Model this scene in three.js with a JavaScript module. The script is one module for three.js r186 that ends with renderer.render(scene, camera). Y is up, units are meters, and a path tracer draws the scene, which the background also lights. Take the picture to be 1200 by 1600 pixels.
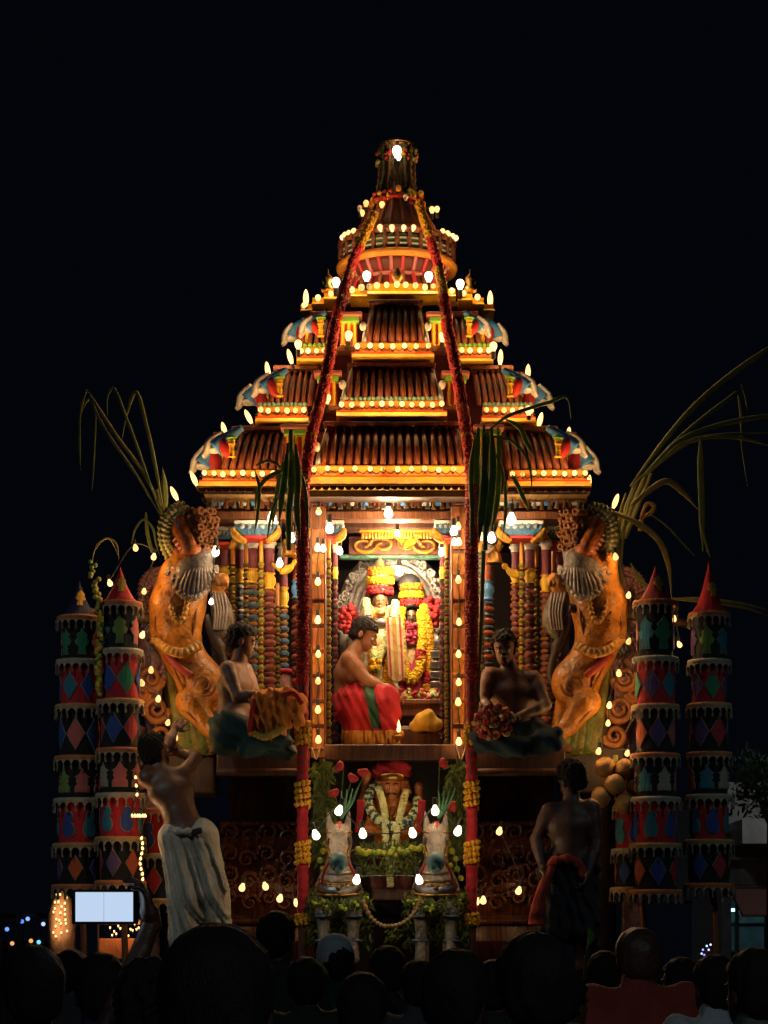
import * as THREE from 'three';
import { mergeGeometries, mergeVertices, toCreasedNormals } from 'three/addons/utils/BufferGeometryUtils.js';
import { TessellateModifier } from 'three/addons/modifiers/TessellateModifier.js';
import { RoundedBoxGeometry } from 'three/addons/geometries/RoundedBoxGeometry.js';

// ---------- camera, sky, moon, exposure ----------
const scene = new THREE.Scene();
const EYE = 1.7, DIST = 17, FOCAL = 3300;                       // lens measured against the photograph (1200 x 1600)
const camera = new THREE.PerspectiveCamera(2 * Math.atan(800 / FOCAL) * 180 / Math.PI, 0.75, 0.1, 400);
camera.position.set(0, EYE, DIST);
camera.setViewOffset(1200, 1600, 0, -665, 1200, 1600);          // level camera with a rising front: verticals stay upright
camera.updateProjectionMatrix();
const renderer = new THREE.WebGLRenderer();
renderer.toneMapping = THREE.LinearToneMapping;
renderer.toneMappingExposure = 1.2;
renderer.shadowMap.enabled = true;
{
  const w = 64, h = 32, d = new Float32Array(w * h * 4);
  for (let i = 0; i < w * h; i++) { d[i * 4] = 0.0008; d[i * 4 + 1] = 0.0011; d[i * 4 + 2] = 0.0022; d[i * 4 + 3] = 1; }
  const sky = new THREE.DataTexture(d, w, h, THREE.RGBAFormat, THREE.FloatType);
  sky.mapping = THREE.EquirectangularReflectionMapping; sky.magFilter = THREE.LinearFilter; sky.needsUpdate = true;
  scene.background = sky; scene.environment = sky;
}
const moon = new THREE.DirectionalLight(new THREE.Color(0.7, 0.85, 1), 0.07);
moon.position.set(-8, 14, 12); moon.target.position.set(0, 3, 0); moon.castShadow = true; moon.shadow.radius = 8;
Object.assign(moon.shadow.camera, { left: -12, right: 12, top: 12, bottom: -12, near: 1, far: 60 });
scene.add(moon, moon.target);

// ---------- small helpers ----------
let seed = 7;
const rnd = () => { seed = (seed + 0x6d2b79f5) | 0; let t = Math.imul(seed ^ (seed >>> 15), 1 | seed); t = (t + Math.imul(t ^ (t >>> 7), 61 | t)) ^ t; return ((t ^ (t >>> 14)) >>> 0) / 4294967296; };
const rr = (a, b) => a + (b - a) * rnd();
const mpp = (z) => (DIST - z) / FOCAL;                          // metres per photo pixel at depth z
const X = (px, z = 0) => (px - 600) * mpp(z), Y = (py, z = 0) => EYE + (1465 - py) * mpp(z);
const V = (px, py, z = 0) => new THREE.Vector3(X(px, z), Y(py, z), z);
const v3 = (x, y, z) => new THREE.Vector3(x, y, z);
const lerp = (a, b, t) => a + (b - a) * t;
const used = new Map();
const numbered = (n) => { const k = used.get(n) ?? 0; used.set(n, k + 1); return k ? `${n}_${String(k).padStart(3, '0')}` : n; };
const origins = new WeakMap();
const originOf = (o) => origins.get(o) ?? v3(0, 0, 0);
function thing(name, label, category, base = [0, 0, 0], group) {
  const o = new THREE.Group(); o.name = numbered(name); scene.add(o);
  o.position.set(...base); origins.set(o, o.position.clone());
  o.userData = { label, category }; if (group) o.userData.group = group;
  return o;
}
function sub(name, parent, label) {                             // a part that is itself made of pieces
  const o = new THREE.Group(); o.name = name; parent.add(o); origins.set(o, originOf(parent).clone());
  if (label) o.userData.label = label;
  return o;
}
function mesh(name, geo, mat, parent, at, label) {              // geo in world coordinates, or local with `at`
  const g = Array.isArray(geo) ? join(geo) : geo;
  const m = new THREE.Mesh(g, mat); m.name = name; m.castShadow = m.receiveShadow = true;
  if (at) m.position.copy(at);
  if (parent) { m.position.sub(originOf(parent)); parent.add(m); origins.set(m, originOf(parent).clone().add(m.position)); } else { scene.add(m); m.name = numbered(name); origins.set(m, m.position.clone()); }
  if (label) m.userData.label = label;
  return m;
}
const clean = (g) => {                                          // position, normal and a uv in metres by the face's direction
  let n = g.index ? g.toNonIndexed() : g;
  for (const k of Object.keys(n.attributes)) if (!['position', 'normal'].includes(k)) n.deleteAttribute(k);
  if (!n.attributes.normal) n.computeVertexNormals();
  const p = n.attributes.position, uv = new Float32Array(p.count * 2), a = v3(), b = v3(), c = v3();
  for (let i = 0; i + 2 < p.count; i += 3) {
    a.fromBufferAttribute(p, i); b.fromBufferAttribute(p, i + 1).sub(a); c.fromBufferAttribute(p, i + 2).sub(a); b.cross(c);
    const x = Math.abs(b.x), y = Math.abs(b.y), z = Math.abs(b.z);
    for (let k = 0; k < 3; k++) {
      const q = [p.getX(i + k), p.getY(i + k), p.getZ(i + k)];
      const [u, v] = x > y && x > z ? [q[2], q[1]] : y > z ? [q[0], q[2]] : [q[0], q[1]];
      uv[(i + k) * 2] = u; uv[(i + k) * 2 + 1] = v;
    }
  }
  n.setAttribute('uv', new THREE.BufferAttribute(uv, 2));
  n.morphAttributes = {}; n.clearGroups();
  return n;
};
const join = (list) => (list.length === 1 ? clean(list[0]) : mergeGeometries(list.map(clean)));
const box = (x0, x1, y0, y1, z0, z1, r = 0) => {
  const w = Math.abs(x1 - x0), h = Math.abs(y1 - y0), d = Math.abs(z1 - z0), q = Math.min(r, w / 2.1, h / 2.1, d / 2.1);
  return (q > 0.0005 ? new RoundedBoxGeometry(w, h, d, 1, q) : new THREE.BoxGeometry(w, h, d)).translate((x0 + x1) / 2, (y0 + y1) / 2, (z0 + z1) / 2);
};
const pbox = (px0, px1, py0, py1, zf, depth, r = 0.006) => box(X(px0, zf), X(px1, zf), Y(py1, zf), Y(py0, zf), zf - depth, zf, r);
const lathe = (prof, seg = 14) => new THREE.LatheGeometry(prof.map(([r, y]) => new THREE.Vector2(Math.max(r, 0.0001), y)), seg);
const ball = (r, d = 1) => new THREE.IcosahedronGeometry(r, d);
const sphere = (r, w = 14, h = 10) => new THREE.SphereGeometry(r, w, h);
const extrX = (prof, xa, xb) => {                               // profile of [z, y] points swept from xa to xb
  const s = new THREE.Shape(prof.map(([z, y]) => new THREE.Vector2(-z, y)));
  return new THREE.ExtrudeGeometry(s, { depth: xb - xa, bevelEnabled: false }).rotateY(Math.PI / 2).translate(xa, 0, 0);
};
const extr = (pts, depth, bevel = 0, curve = 6) => {
  const s = pts instanceof THREE.Shape ? pts : new THREE.Shape(pts.map(([x, y]) => new THREE.Vector2(x, y)));
  return new THREE.ExtrudeGeometry(s, { depth, bevelEnabled: bevel > 0, bevelSize: bevel, bevelThickness: bevel, bevelSegments: 2, curveSegments: curve });
};
// a tube with changing, possibly flattened section; radius(t) gives r or [across, along]
function sweep(pts, radius, seg = 8, steps = 0, up = v3(0, 0, 1)) {
  const curve = new THREE.CatmullRomCurve3(pts.map((p) => (Array.isArray(p) ? v3(...p) : p)), false, 'centripetal');
  const n = steps || Math.max(6, pts.length * 4), pos = [], idx = [], f = typeof radius === 'function' ? radius : () => radius;
  for (let i = 0; i <= n; i++) {
    const t = i / n, p = curve.getPoint(t), d = curve.getTangent(t).normalize();
    let a = up.clone().cross(d); if (a.lengthSq() < 1e-4) a = v3(1, 0.1, 0).cross(d); a.normalize();
    const b = d.clone().cross(a), q = f(t), [ra, rb] = Array.isArray(q) ? q : [q, q];
    for (let k = 0; k < seg; k++) { const w = (k / seg) * Math.PI * 2, c = Math.cos(w) * ra, s = Math.sin(w) * rb; pos.push(p.x + a.x * c + b.x * s, p.y + a.y * c + b.y * s, p.z + a.z * c + b.z * s); }
  }
  for (let i = 0; i < n; i++) for (let k = 0; k < seg; k++) { const a = i * seg + k, b = i * seg + (k + 1) % seg, c = a + seg, d = b + seg; idx.push(a, b, c, b, d, c); }
  const s0 = pos.length / 3; const e0 = curve.getPoint(0), e1 = curve.getPoint(1); pos.push(e0.x, e0.y, e0.z, e1.x, e1.y, e1.z);
  for (let k = 0; k < seg; k++) { idx.push(s0, (k + 1) % seg, k); idx.push(s0 + 1, n * seg + k, n * seg + (k + 1) % seg); }
  const g = new THREE.BufferGeometry(); g.setAttribute('position', new THREE.Float32BufferAttribute(pos, 3)); g.setIndex(idx); g.computeVertexNormals();
  return g;
}
const wire = (pts, r = 0.004, seg = 5) => sweep(pts, r, seg);
const place = (g, x, y, z, rx = 0, ry = 0, rz = 0, s = 1) => {
  const m = new THREE.Matrix4().compose(v3(x, y, z), new THREE.Quaternion().setFromEuler(new THREE.Euler(rx, ry, rz)), Array.isArray(s) ? v3(...s) : v3(s, s, s));
  return g.clone().applyMatrix4(m);
};
const blob = (p, r, d = 1, sq = [1, 1, 1]) => place(ball(1, d), p.x, p.y, p.z, rnd() * 3, rnd() * 3, rnd() * 3, [r * sq[0], r * sq[1], r * sq[2]]);

// ---------- textures: what surfaces are made of ----------
function lattice(n, s) { const a = new Float32Array(n * n); let k = s * 7919 + 13; for (let i = 0; i < a.length; i++) { k = (Math.imul(k, 1664525) + 1013904223) | 0; a[i] = ((k >>> 8) & 0xffff) / 65535; } return a; }
const noises = new Map();
function noise(u, v, n, s, m = n) {                             // tileable value noise, n by m cells over 0..1
  const key = n + '_' + s; if (!noises.has(key)) noises.set(key, lattice(Math.max(n, m), s));
  const L = noises.get(key), N = Math.max(n, m), x = u * n, y = v * m, i = Math.floor(x), j = Math.floor(y), fx = x - i, fy = y - j, a = fx * fx * (3 - 2 * fx), b = fy * fy * (3 - 2 * fy);
  const g = (p, q) => L[((q % m) + m) % m * N + ((p % n) + n) % n];
  return lerp(lerp(g(i, j), g(i + 1, j), a), lerp(g(i, j + 1), g(i + 1, j + 1), a), b);
}
function tex(size, fn, metres, srgb = true) {
  const d = new Uint8Array(size * size * 4);
  for (let j = 0; j < size; j++) for (let i = 0; i < size; i++) {
    const c = fn(i / size, j / size), o = (j * size + i) * 4, q = Array.isArray(c) ? c : [c, c, c];
    for (let k = 0; k < 3; k++) d[o + k] = Math.max(0, Math.min(255, Math.round(q[k] * 255)));
    d[o + 3] = 255;
  }
  const t = new THREE.DataTexture(d, size, size, THREE.RGBAFormat); t.wrapS = t.wrapT = THREE.RepeatWrapping; t.magFilter = THREE.LinearFilter; t.repeat.set(1 / metres, 1 / metres);
  if (srgb) t.colorSpace = THREE.SRGBColorSpace; t.needsUpdate = true; return t;
}
const fbm = (u, v, s) => 0.5 * noise(u, v, 6, s) + 0.27 * noise(u, v, 17, s + 1) + 0.15 * noise(u, v, 45, s + 2) + 0.08 * noise(u, v, 110, s + 3);
const chips = (u, v, s) => (noise(u, v, 60, s) * noise(u, v, 23, s + 4) > 0.62 ? 0.6 : 1);
const TX = {
  paint: tex(512, (u, v) => (0.72 + 0.3 * fbm(u, v, 1)) * (0.8 + 0.2 * chips(u, v, 5)), 0.6),
  paintBump: tex(512, (u, v) => 0.5 * noise(u, v, 40, 21) + 0.3 * noise(u, v, 120, 22) + 0.2 * chips(u, v, 5), 0.6, false),
  wood: tex(512, (u, v) => { const w = noise(u + 0.03 * noise(u, v, 5, 31), v, 70, 32, 4); return [0.62 + 0.4 * w, 0.58 + 0.38 * w, 0.55 + 0.36 * w].map((c) => c * (0.75 + 0.3 * fbm(u, v, 33))); }, 0.7),
  weave: tex(256, (u, v) => 0.82 + 0.1 * Math.sin(u * 256 * Math.PI) * Math.sin(v * 256 * Math.PI) + 0.14 * (fbm(u, v, 41) - 0.5), 0.25),
  weaveBump: tex(256, (u, v) => 0.5 + 0.3 * Math.sin(u * 128 * Math.PI) * Math.sin(v * 128 * Math.PI) + 0.25 * (fbm(u, v, 42) - 0.5), 0.25, false),
  skin: tex(256, (u, v) => { const n = fbm(u, v, 51), f = noise(u, v, 90, 52); return [0.86 + 0.14 * n, 0.82 + 0.18 * n - 0.04 * f, 0.8 + 0.2 * n - 0.05 * f]; }, 0.3),
  leaf: tex(256, (u, v) => { const n = fbm(u, v, 61), s = noise(u, v, 120, 62, 3); return [0.62 + 0.35 * n + 0.1 * s, 0.72 + 0.25 * n + 0.08 * s, 0.5 + 0.3 * n]; }, 0.3),
  crease: tex(512, (u, v) => { let a = 0, w = 0.5; for (const [n, s, m] of [[5, 91, 3], [11, 92, 6], [26, 93, 12]]) { a += w * (1 - Math.abs(noise(u + 0.05 * noise(u, v, 4, 95), v, n, s, m) * 2 - 1)) ** 2; w *= 0.6; } return 0.8 * a + 0.06 * Math.sin(u * 512 * Math.PI) * Math.sin(v * 512 * Math.PI) + 0.1; }, 0.55, false),
  weather: tex(512, (u, v) => { const n = fbm(u, v, 101), p = Math.max(0, noise(u, v, 9, 105) * 0.6 + noise(u, v, 31, 106) * 0.4 - 0.5) * 2.4, c = chips(u, v, 107); const k = (0.68 + 0.36 * n) * (1 - 0.36 * Math.min(1, p)) * (0.78 + 0.22 * c); return [k, k * 0.96, k * 0.9]; }, 0.5),
  weatherBump: tex(512, (u, v) => 0.55 * noise(u, v, 22, 111) + 0.25 * noise(u, v, 70, 112) + 0.2 * chips(u, v, 107), 0.5, false),
  hairBump: tex(256, (u, v) => 0.6 * noise(u + 0.06 * noise(u, v, 6, 121), v, 90, 122, 9) + 0.4 * noise(u, v, 60, 123), 0.15, false),
  brass: tex(256, (u, v) => 0.6 + 0.4 * fbm(u, v, 71), 0.2),
  asphalt: tex(512, (u, v) => 0.6 + 0.35 * fbm(u, v, 81) + 0.12 * noise(u, v, 220, 82), 1.6),
};
const mats = new Map();
const C = (r, g, b) => new THREE.Color().setRGB(r, g, b);
function mk(kind, r, g, b, o = {}) {
  const key = kind + [r, g, b].map((q) => q.toFixed(3)) + JSON.stringify(o);
  if (mats.has(key)) return mats.get(key);
  const base = {
    paint: { roughness: 0.42, map: TX.paint, bumpMap: TX.paintBump, bumpScale: 0.0012 },
    wood: { roughness: 0.5, map: TX.wood, bumpMap: TX.paintBump, bumpScale: 0.001 },
    cloth: { roughness: 0.9, map: TX.weave, bumpMap: TX.crease, bumpScale: 0.012, side: THREE.DoubleSide },
    skin: { roughness: 0.52, map: TX.skin, bumpMap: TX.weatherBump, bumpScale: 0.003 },
    old: { roughness: 0.3, map: TX.weather, bumpMap: TX.weatherBump, bumpScale: 0.008 },
    leaf: { roughness: 0.95, map: TX.leaf, side: THREE.DoubleSide },
    petal: { roughness: 0.8, map: TX.leaf, side: THREE.DoubleSide },
    metal: { roughness: 0.28, metalness: 1, map: TX.brass, bumpMap: TX.paintBump, bumpScale: 0.0012 },
    plain: { roughness: 0.6 },
  }[kind];
  const m = kind === 'leaf' ? new THREE.MeshPhysicalMaterial({ ...base, ...o, color: C(r, g, b), transmission: 0.35, thickness: 0 }) : new THREE.MeshStandardMaterial({ ...base, ...o, color: C(r, g, b) });
  mats.set(key, m); return m;
}
const paint = (r, g, b, o) => mk('paint', r, g, b, o), cloth = (r, g, b, o) => mk('cloth', r, g, b, o), metal = (r, g, b, o) => mk('metal', r, g, b, o);
const old = (r, g, b, o) => mk('old', r, g, b, o);
const wood = (r, g, b, o) => mk('wood', r, g, b, o), leafm = (r, g, b, o) => mk('leaf', r, g, b, o), petal = (r, g, b, o) => mk('petal', r, g, b, o), skinm = (r, g, b, o) => mk('skin', r, g, b, o);

// ---------- lamps ----------
const WARM = C(1, 0.53, 0.18), AMBER = C(1, 0.6, 0.25), WHITE = C(1, 0.72, 0.42);
const glow = (c, k) => new THREE.MeshStandardMaterial({ color: C(0.9, 0.85, 0.75), roughness: 0.3, emissive: c, emissiveIntensity: k });
const GLOW = { dim: glow(C(1, 0.42, 0.11), 1.1), off: glow(C(1, 0.5, 0.2), 0.03), bright: glow(C(1, 0.52, 0.18), 2.1),  warm: glow(C(1, 0.47, 0.14), 1.6), amber: glow(C(1, 0.5, 0.17), 2.1), white: glow(C(1, 0.78, 0.5), 4), flame: glow(C(1, 0.55, 0.18), 3) };
const bulbGeo = clean(lathe([[0, -1.9], [0.42, -1.8], [0.5, -1.3], [0.82, -0.75], [1, -0.1], [0.94, 0.4], [0.7, 0.78], [0.36, 0.96], [0, 1]], 12));
const candleGeo = clean(lathe([[0, -3.2], [0.45, -3.1], [0.6, -2.5], [0.95, -1.2], [1, 0], [0.85, 1.2], [0.5, 2.3], [0, 2.9]], 10));
const socketGeo = clean(lathe([[0, -3.6], [0.55, -3.6], [0.62, -3.4], [0.62, -1.7], [0.5, -1.6], [0, -1.6]], 9));
const socketMat = mk('plain', 0.02, 0.02, 0.02, { roughness: 0.4 });
let lampCount = 0;
// a glass bulb with its light inside, the socket a piece of it; tip points along dir
function bulb(parent, p, r, power, kind = 'warm', dir = v3(0, 1, 0), candle = false, name = 'bulb') {
  if (kind === 'warm') { const q = rnd(); if (q < 0.04) { kind = 'off'; power *= 0.004; } else if (q < 0.24) { kind = 'dim'; power *= 0.6; } else if (q > 0.72) { kind = 'bright'; power *= 1.25; } r *= rr(0.86, 1.02); }
  const m = mesh(name, candle ? candleGeo : bulbGeo, GLOW[kind], parent, p);
  m.scale.setScalar(r); m.quaternion.setFromUnitVectors(v3(0, 1, 0), dir.clone().normalize());
  const s = mesh('socket', socketGeo, socketMat, parent, candle ? p.clone().addScaledVector(dir.clone().normalize(), -1.2 * r) : p);
  s.scale.setScalar(r); s.quaternion.copy(m.quaternion);
  const l = new THREE.PointLight(kind === 'white' ? WHITE : kind === 'amber' ? AMBER : WARM, power * 1.7, 0, 2);
  l.position.copy(p); l.castShadow = true; l.shadow.radius = Math.max(0.5, r / 0.02); scene.add(l); lampCount++;
  return m;
}
// ================= the street =================
{
  const g = mesh('ground', [new THREE.PlaneGeometry(300, 300, 1, 1).rotateX(-Math.PI / 2)], mk('plain', 0.05, 0.05, 0.052, { map: TX.asphalt, roughness: 0.85 }), null);
  g.userData = { kind: 'structure', label: 'dark asphalt street under the crowd', category: 'street' };
}
// ================= the temple car =================
const AX = 617;                                                 // pixel column of the roof's axis
const car = thing('temple_car', 'tall wooden temple car with tiered bulb-lit roof, columns and carved base', 'temple car', [X(612), 0, -1.4]);
const YEL = paint(0.78, 0.45, 0.02), ORA = paint(0.72, 0.27, 0.03), RED = paint(0.5, 0.03, 0.025), DKRED = paint(0.13, 0.018, 0.014), SLAT = wood(0.21, 0.075, 0.04, { roughness: 0.32 }), SLAT2 = wood(0.26, 0.1, 0.055, { roughness: 0.32 });
const GREY = paint(0.34, 0.38, 0.36), TEAL = paint(0.2, 0.42, 0.33), GREEN = paint(0.16, 0.42, 0.05), BLUE = paint(0.1, 0.33, 0.72), PALE = paint(0.66, 0.62, 0.55), BROWN = wood(0.2, 0.075, 0.03), DARK = wood(0.05, 0.025, 0.016), PINK = paint(0.5, 0.16, 0.13), COPPER = wood(0.36, 0.13, 0.05);
const GOLD = metal(0.85, 0.5, 0.14), BRASS = metal(0.7, 0.42, 0.14), SILVER = metal(0.75, 0.72, 0.68);

// one bay of a roof tier: bulb board, fascia, curved slats behind it
const beadGeo = clean(sphere(1, 10, 8));
function bay(tier, o) {
  const { x0, x1, yc, z, sx0, sx1, sy, n, nb, fascia = 16, scallop = false, beads = null, power = 0.085 } = o;
  const k = mpp(z), xa = X(x0, z), xb = X(x1, z), yb = Y(yc, z), board = 9.5 * k;
  const ix = (x1 - x0) * 0.03 * k;
  mesh('bulb_board', [extrX([[z - 0.02, yb - board], [z - 0.02, yb + board * 0.75], [z - 0.035, yb + board], [z - 0.2, yb + board], [z - 0.2, yb - board]], xa + ix, xb - ix)], ORA, tier);
  mesh('cornice', [extrX([[z - 0.018, yb - board], [z + 0.035, yb - board - 2 * k], [z + 0.125, yb - board - fascia * 0.86 * k], [z + 0.125, yb - board - fascia * k], [z - 0.05, yb - board - fascia * k - 0.012], [z - 0.2, yb - board - fascia * k - 0.012], [z - 0.2, yb - board]], xa, xb)], YEL, tier);
  mesh('red_stripe', [box(xa - 0.004, xb + 0.004, yb - board - 1.4 * k, yb - board + 1.2 * k, z - 0.03, z + 0.02, 0.004)], RED, tier);
  mesh('soffit', [box(xa + 0.01, xb - 0.01, yb - board - fascia * k - 0.06, yb - board - fascia * k - 0.014, z - 0.24, z - 0.02)], DARK, tier);
  if (scallop) {
    const s = [], m = Math.round((x1 - x0) / 12), w = (xb - xa) / m, sh = new THREE.Shape(); sh.absarc(0, 0, w * 0.5, Math.PI, 0, false); sh.lineTo(w * 0.5, 0.008); sh.lineTo(-w * 0.5, 0.008);
    const g = clean(extr(sh, 0.012, 0, 8));
    for (let i = 0; i < m; i++) mesh('scallop', g, DKRED, tier, v3(xa + w * (i + 0.5), yb - board - fascia * k - 0.004, z + 0.1));
  }
  { const q = []; for (let i = 0; i <= nb * 2; i++) q.push(v3(lerp(xa, xb, i / (nb * 2)), yb + (i % 2 ? 0.004 : -0.022 + rr(-0.014, 0.008)), z + (i % 2 ? -0.004 : 0.006))); mesh('bulb_cable', [sweep(q, 0.0045, 5, nb * 8)], socketMat, tier); }
  for (let i = 0; i < nb; i++) bulb(tier, v3(lerp(xa, xb, (i + 0.5) / nb) + rr(-0.006, 0.006), yb + rr(-0.006, 0.006), z + 0.05), 4.3 * k, power, 'warm', v3(rr(-0.1, 0.1), 0.18, 1));
  // the curved slats
  const top = sy, bot = yc - 9, zb = z - 0.06, zt = z - 0.42, H = Y(top, z - 0.4) - Y(bot, zb), wid = ((x1 - x0) * k) / n;
  const g = clean(sweep([[0, 0, 0], [0, H * 0.25, -0.03], [0, H * 0.55, -0.12], [0, H * 0.8, -0.26], [0, H, -0.42 * 0.86]], (t) => [wid * 0.33 * (1 - 0.2 * t), wid * 0.36 * (1 + 0.25 * Math.sin(t * 9) * 0.2)], 7, 8));
  const capG = clean(sphere(wid * 0.34, 8, 6));
  for (let i = 0; i < n; i++) {
    const t = (i + 0.5) / n, xbot = lerp(sx0 - (sx0 - x0) * 0.35, sx1 + (x1 - sx1) * 0.35, t), xtop = lerp(sx0, sx1, t);
    const s = mesh('slat', g, i % 3 === 1 ? SLAT2 : SLAT, tier, v3(X(xbot, zb), Y(bot, zb), zb)); s.rotation.z = -((X(xtop, zb) - X(xbot, zb)) / H);
    mesh('slat_tip', capG, i % 2 ? COPPER : SLAT2, tier, v3(X(xtop, zb), Y(bot, zb) + H * 0.9, zb - 0.28));
  }
  const bz = zb - 0.05;
  mesh('slat_backing', [sweepSheet(X(sx0 - 2, bz), X(sx1 + 2, bz), X(lerp(sx0, x0, 0.35), bz), X(lerp(sx1, x1, 0.35), bz), Y(top, z - 0.4), Y(bot, bz), bz)], DKRED, tier);
  mesh('top_rail', [box(X(sx0 - 4, z), X(sx1 + 4, z), Y(top + 2, z - 0.3), Y(top - 5, z - 0.3), z - 0.5, z - 0.28, 0.01)], COPPER, tier);
  if (beads) {
    const m = Math.round((x1 - x0) / 7.5);
    for (let i = 0; i < m; i++) { const b = mesh('bead', beadGeo, beads, tier, v3(lerp(xa + ix, xb - ix, (i + 0.5) / m), yb + board + 3.6 * k, z - 0.05)); b.scale.set(3.6 * k, 4 * k, 3.6 * k); }
  }
}
function sweepSheet(xt0, xt1, xb0, xb1, yt, yb, z) {            // backing board that follows the slats' curve
  const rows = 6, pos = [], idx = [];
  for (let i = 0; i <= rows; i++) { const t = i / rows, y = lerp(yb, yt, t), zz = z - 0.34 * t * t, a = lerp(xb0, xt0, t), b = lerp(xb1, xt1, t); pos.push(a, y, zz, b, y, zz, a, y, zz - 0.03, b, y, zz - 0.03); }
  for (let i = 0; i < rows; i++) { const a = i * 4; idx.push(a, a + 1, a + 4, a + 1, a + 5, a + 4, a + 2, a + 6, a + 3, a + 3, a + 6, a + 7, a, a + 4, a + 2, a + 2, a + 4, a + 6, a + 1, a + 3, a + 5, a + 3, a + 7, a + 5); }
  const g = new THREE.BufferGeometry(); g.setAttribute('position', new THREE.Float32BufferAttribute(pos, 3)); g.setIndex(idx); g.computeVertexNormals(); return g;
}
// curved grey brackets either side of a centre bay
const bracket = (tier, px, sgn, top, bot, z) => {
  const pts = [[0, bot], [2, lerp(bot, top, 0.25)], [9, lerp(bot, top, 0.55)], [13, lerp(bot, top, 0.8)], [17, top]].map(([d, y], i) => V(px - sgn * d, y, z - 0.02 - 0.09 * i));
  mesh('bracket', [sweep(pts, (t) => [0.022 * (1 - 0.3 * t), 0.035], 8, 12)], GREY, tier);
  mesh('bracket_scroll', [place(sphere(0.035, 10, 8), X(px + sgn * 2, z), Y(lerp(bot, top, 0.46), z), z - 0.02, 0, 0, 0, [0.8, 1.1, 0.6])], PALE, tier);
  mesh('bracket_lining', [sweep(pts.map((p) => p.clone().add(v3(-sgn * 0.035, -0.01, 0.01))), 0.012, 6, 10)], RED, tier);
};
// niche of yellow colonnettes under a green cap, with a bulb
const colG = clean(lathe([[0, 0], [0.5, 0], [0.5, 0.06], [0.32, 0.1], [0.36, 0.4], [0.3, 0.44], [0.42, 0.5], [0.3, 0.56], [0.34, 0.86], [0.5, 0.92], [0.5, 1], [0, 1]], 10));
function niche(tier, px, yt, yb, z, w = 34, power = 0.15, bx = 0, by = 0.5) {
  const k = mpp(z), h = (yb - yt) * k;
  mesh('niche_back', [pbox(px - w / 2, px + w / 2, yt, yb, z - 0.06, 0.05)], RED, tier);
  for (const d of [-0.34, 0, 0.34]) { const c = mesh('colonnette', colG, YEL, tier, V(px + d * w, yb, z - 0.02)); c.scale.set(0.045, h, 0.045); }
  mesh('niche_cap', [pbox(px - w / 2 - 2, px + w / 2 + 2, yt - 6, yt + 2, z + 0.03, 0.12)], GREEN, tier);
  mesh('niche_roof', [pbox(px - w / 2 - 7, px + w / 2 + 7, yt - 14, yt - 7, z + 0.05, 0.16, 0.012)], PINK, tier);
  mesh('niche_sill', [pbox(px - w / 2 - 6, px + w / 2 + 6, yb, yb + 7, z + 0.05, 0.16, 0.01)], BROWN, tier);
  if (power) bulb(tier, V(px + bx, lerp(yt, yb, by), z + 0.07), 6 * k, power, 'amber', v3(0.1, 1, 0.2));
}
// blue and white corner horn with its red lining
function horn(tier, s, pts, z, w) {
  const q = pts.map(([x, y], i) => V(AX + s * x, y, z - 0.015 * i)), n = q.length - 1, e = q[n];
  mesh('corner_horn', [sweep(q, (t) => [w * (0.45 + 0.75 * t), w * (0.5 + 0.7 * t)], 10, 14)], BLUE, tier);
  const off = (i, k) => { const d = q[Math.min(n, i + 1)].clone().sub(q[Math.max(0, i - 1)]).normalize(); return q[i].clone().add(v3(s * Math.abs(d.y), Math.abs(d.x), 0).multiplyScalar(w * k)).add(v3(0, 0, 0.02)); };
  mesh('horn_edge', [sweep([...q.slice(1).map((_, i) => off(i + 1, 0.75 + 0.3 * (i + 1) / n)), e.clone().add(v3(s * w * 1.15, -0.045, 0.01)), e.clone().add(v3(s * w * 1.5, -0.075, 0.01))], (t) => [0.012 + 0.02 * Math.sin(t * 3.1), 0.03 + 0.02 * t], 8, 18)], PALE, tier);
  mesh('horn_tip', [place(sphere(1, 10, 8), e.x, e.y - 0.015, e.z, 0, 0, 0, [w * 1.1, 0.03, w * 0.9])], PALE, tier);
  mesh('horn_lining', [place(sphere(1, 12, 10), e.x - s * w * 1.5, e.y - 0.01, z + 0.02, 0, 0, -s * 0.35, [w * 0.8, w * 1.5, w * 0.6])], RED, tier);
  mesh('corner_figure', [place(colG, e.x - s * w * 2.5, e.y - 0.1, z + 0.08, 0, 0, 0, [0.06, 0.11, 0.06]), place(sphere(0.028, 8, 6), e.x - s * w * 2.5, e.y + 0.03, z + 0.08)], YEL, tier);
  mesh('figure_cap', [place(lathe([[0, 0.03], [0.045, 0], [0.04, -0.015], [0, -0.01]], 9), e.x - s * w * 2.5, e.y + 0.06, z + 0.08)], GREEN, tier);
}
const tierOf = (label) => sub('roof_tier', car, label);
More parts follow.
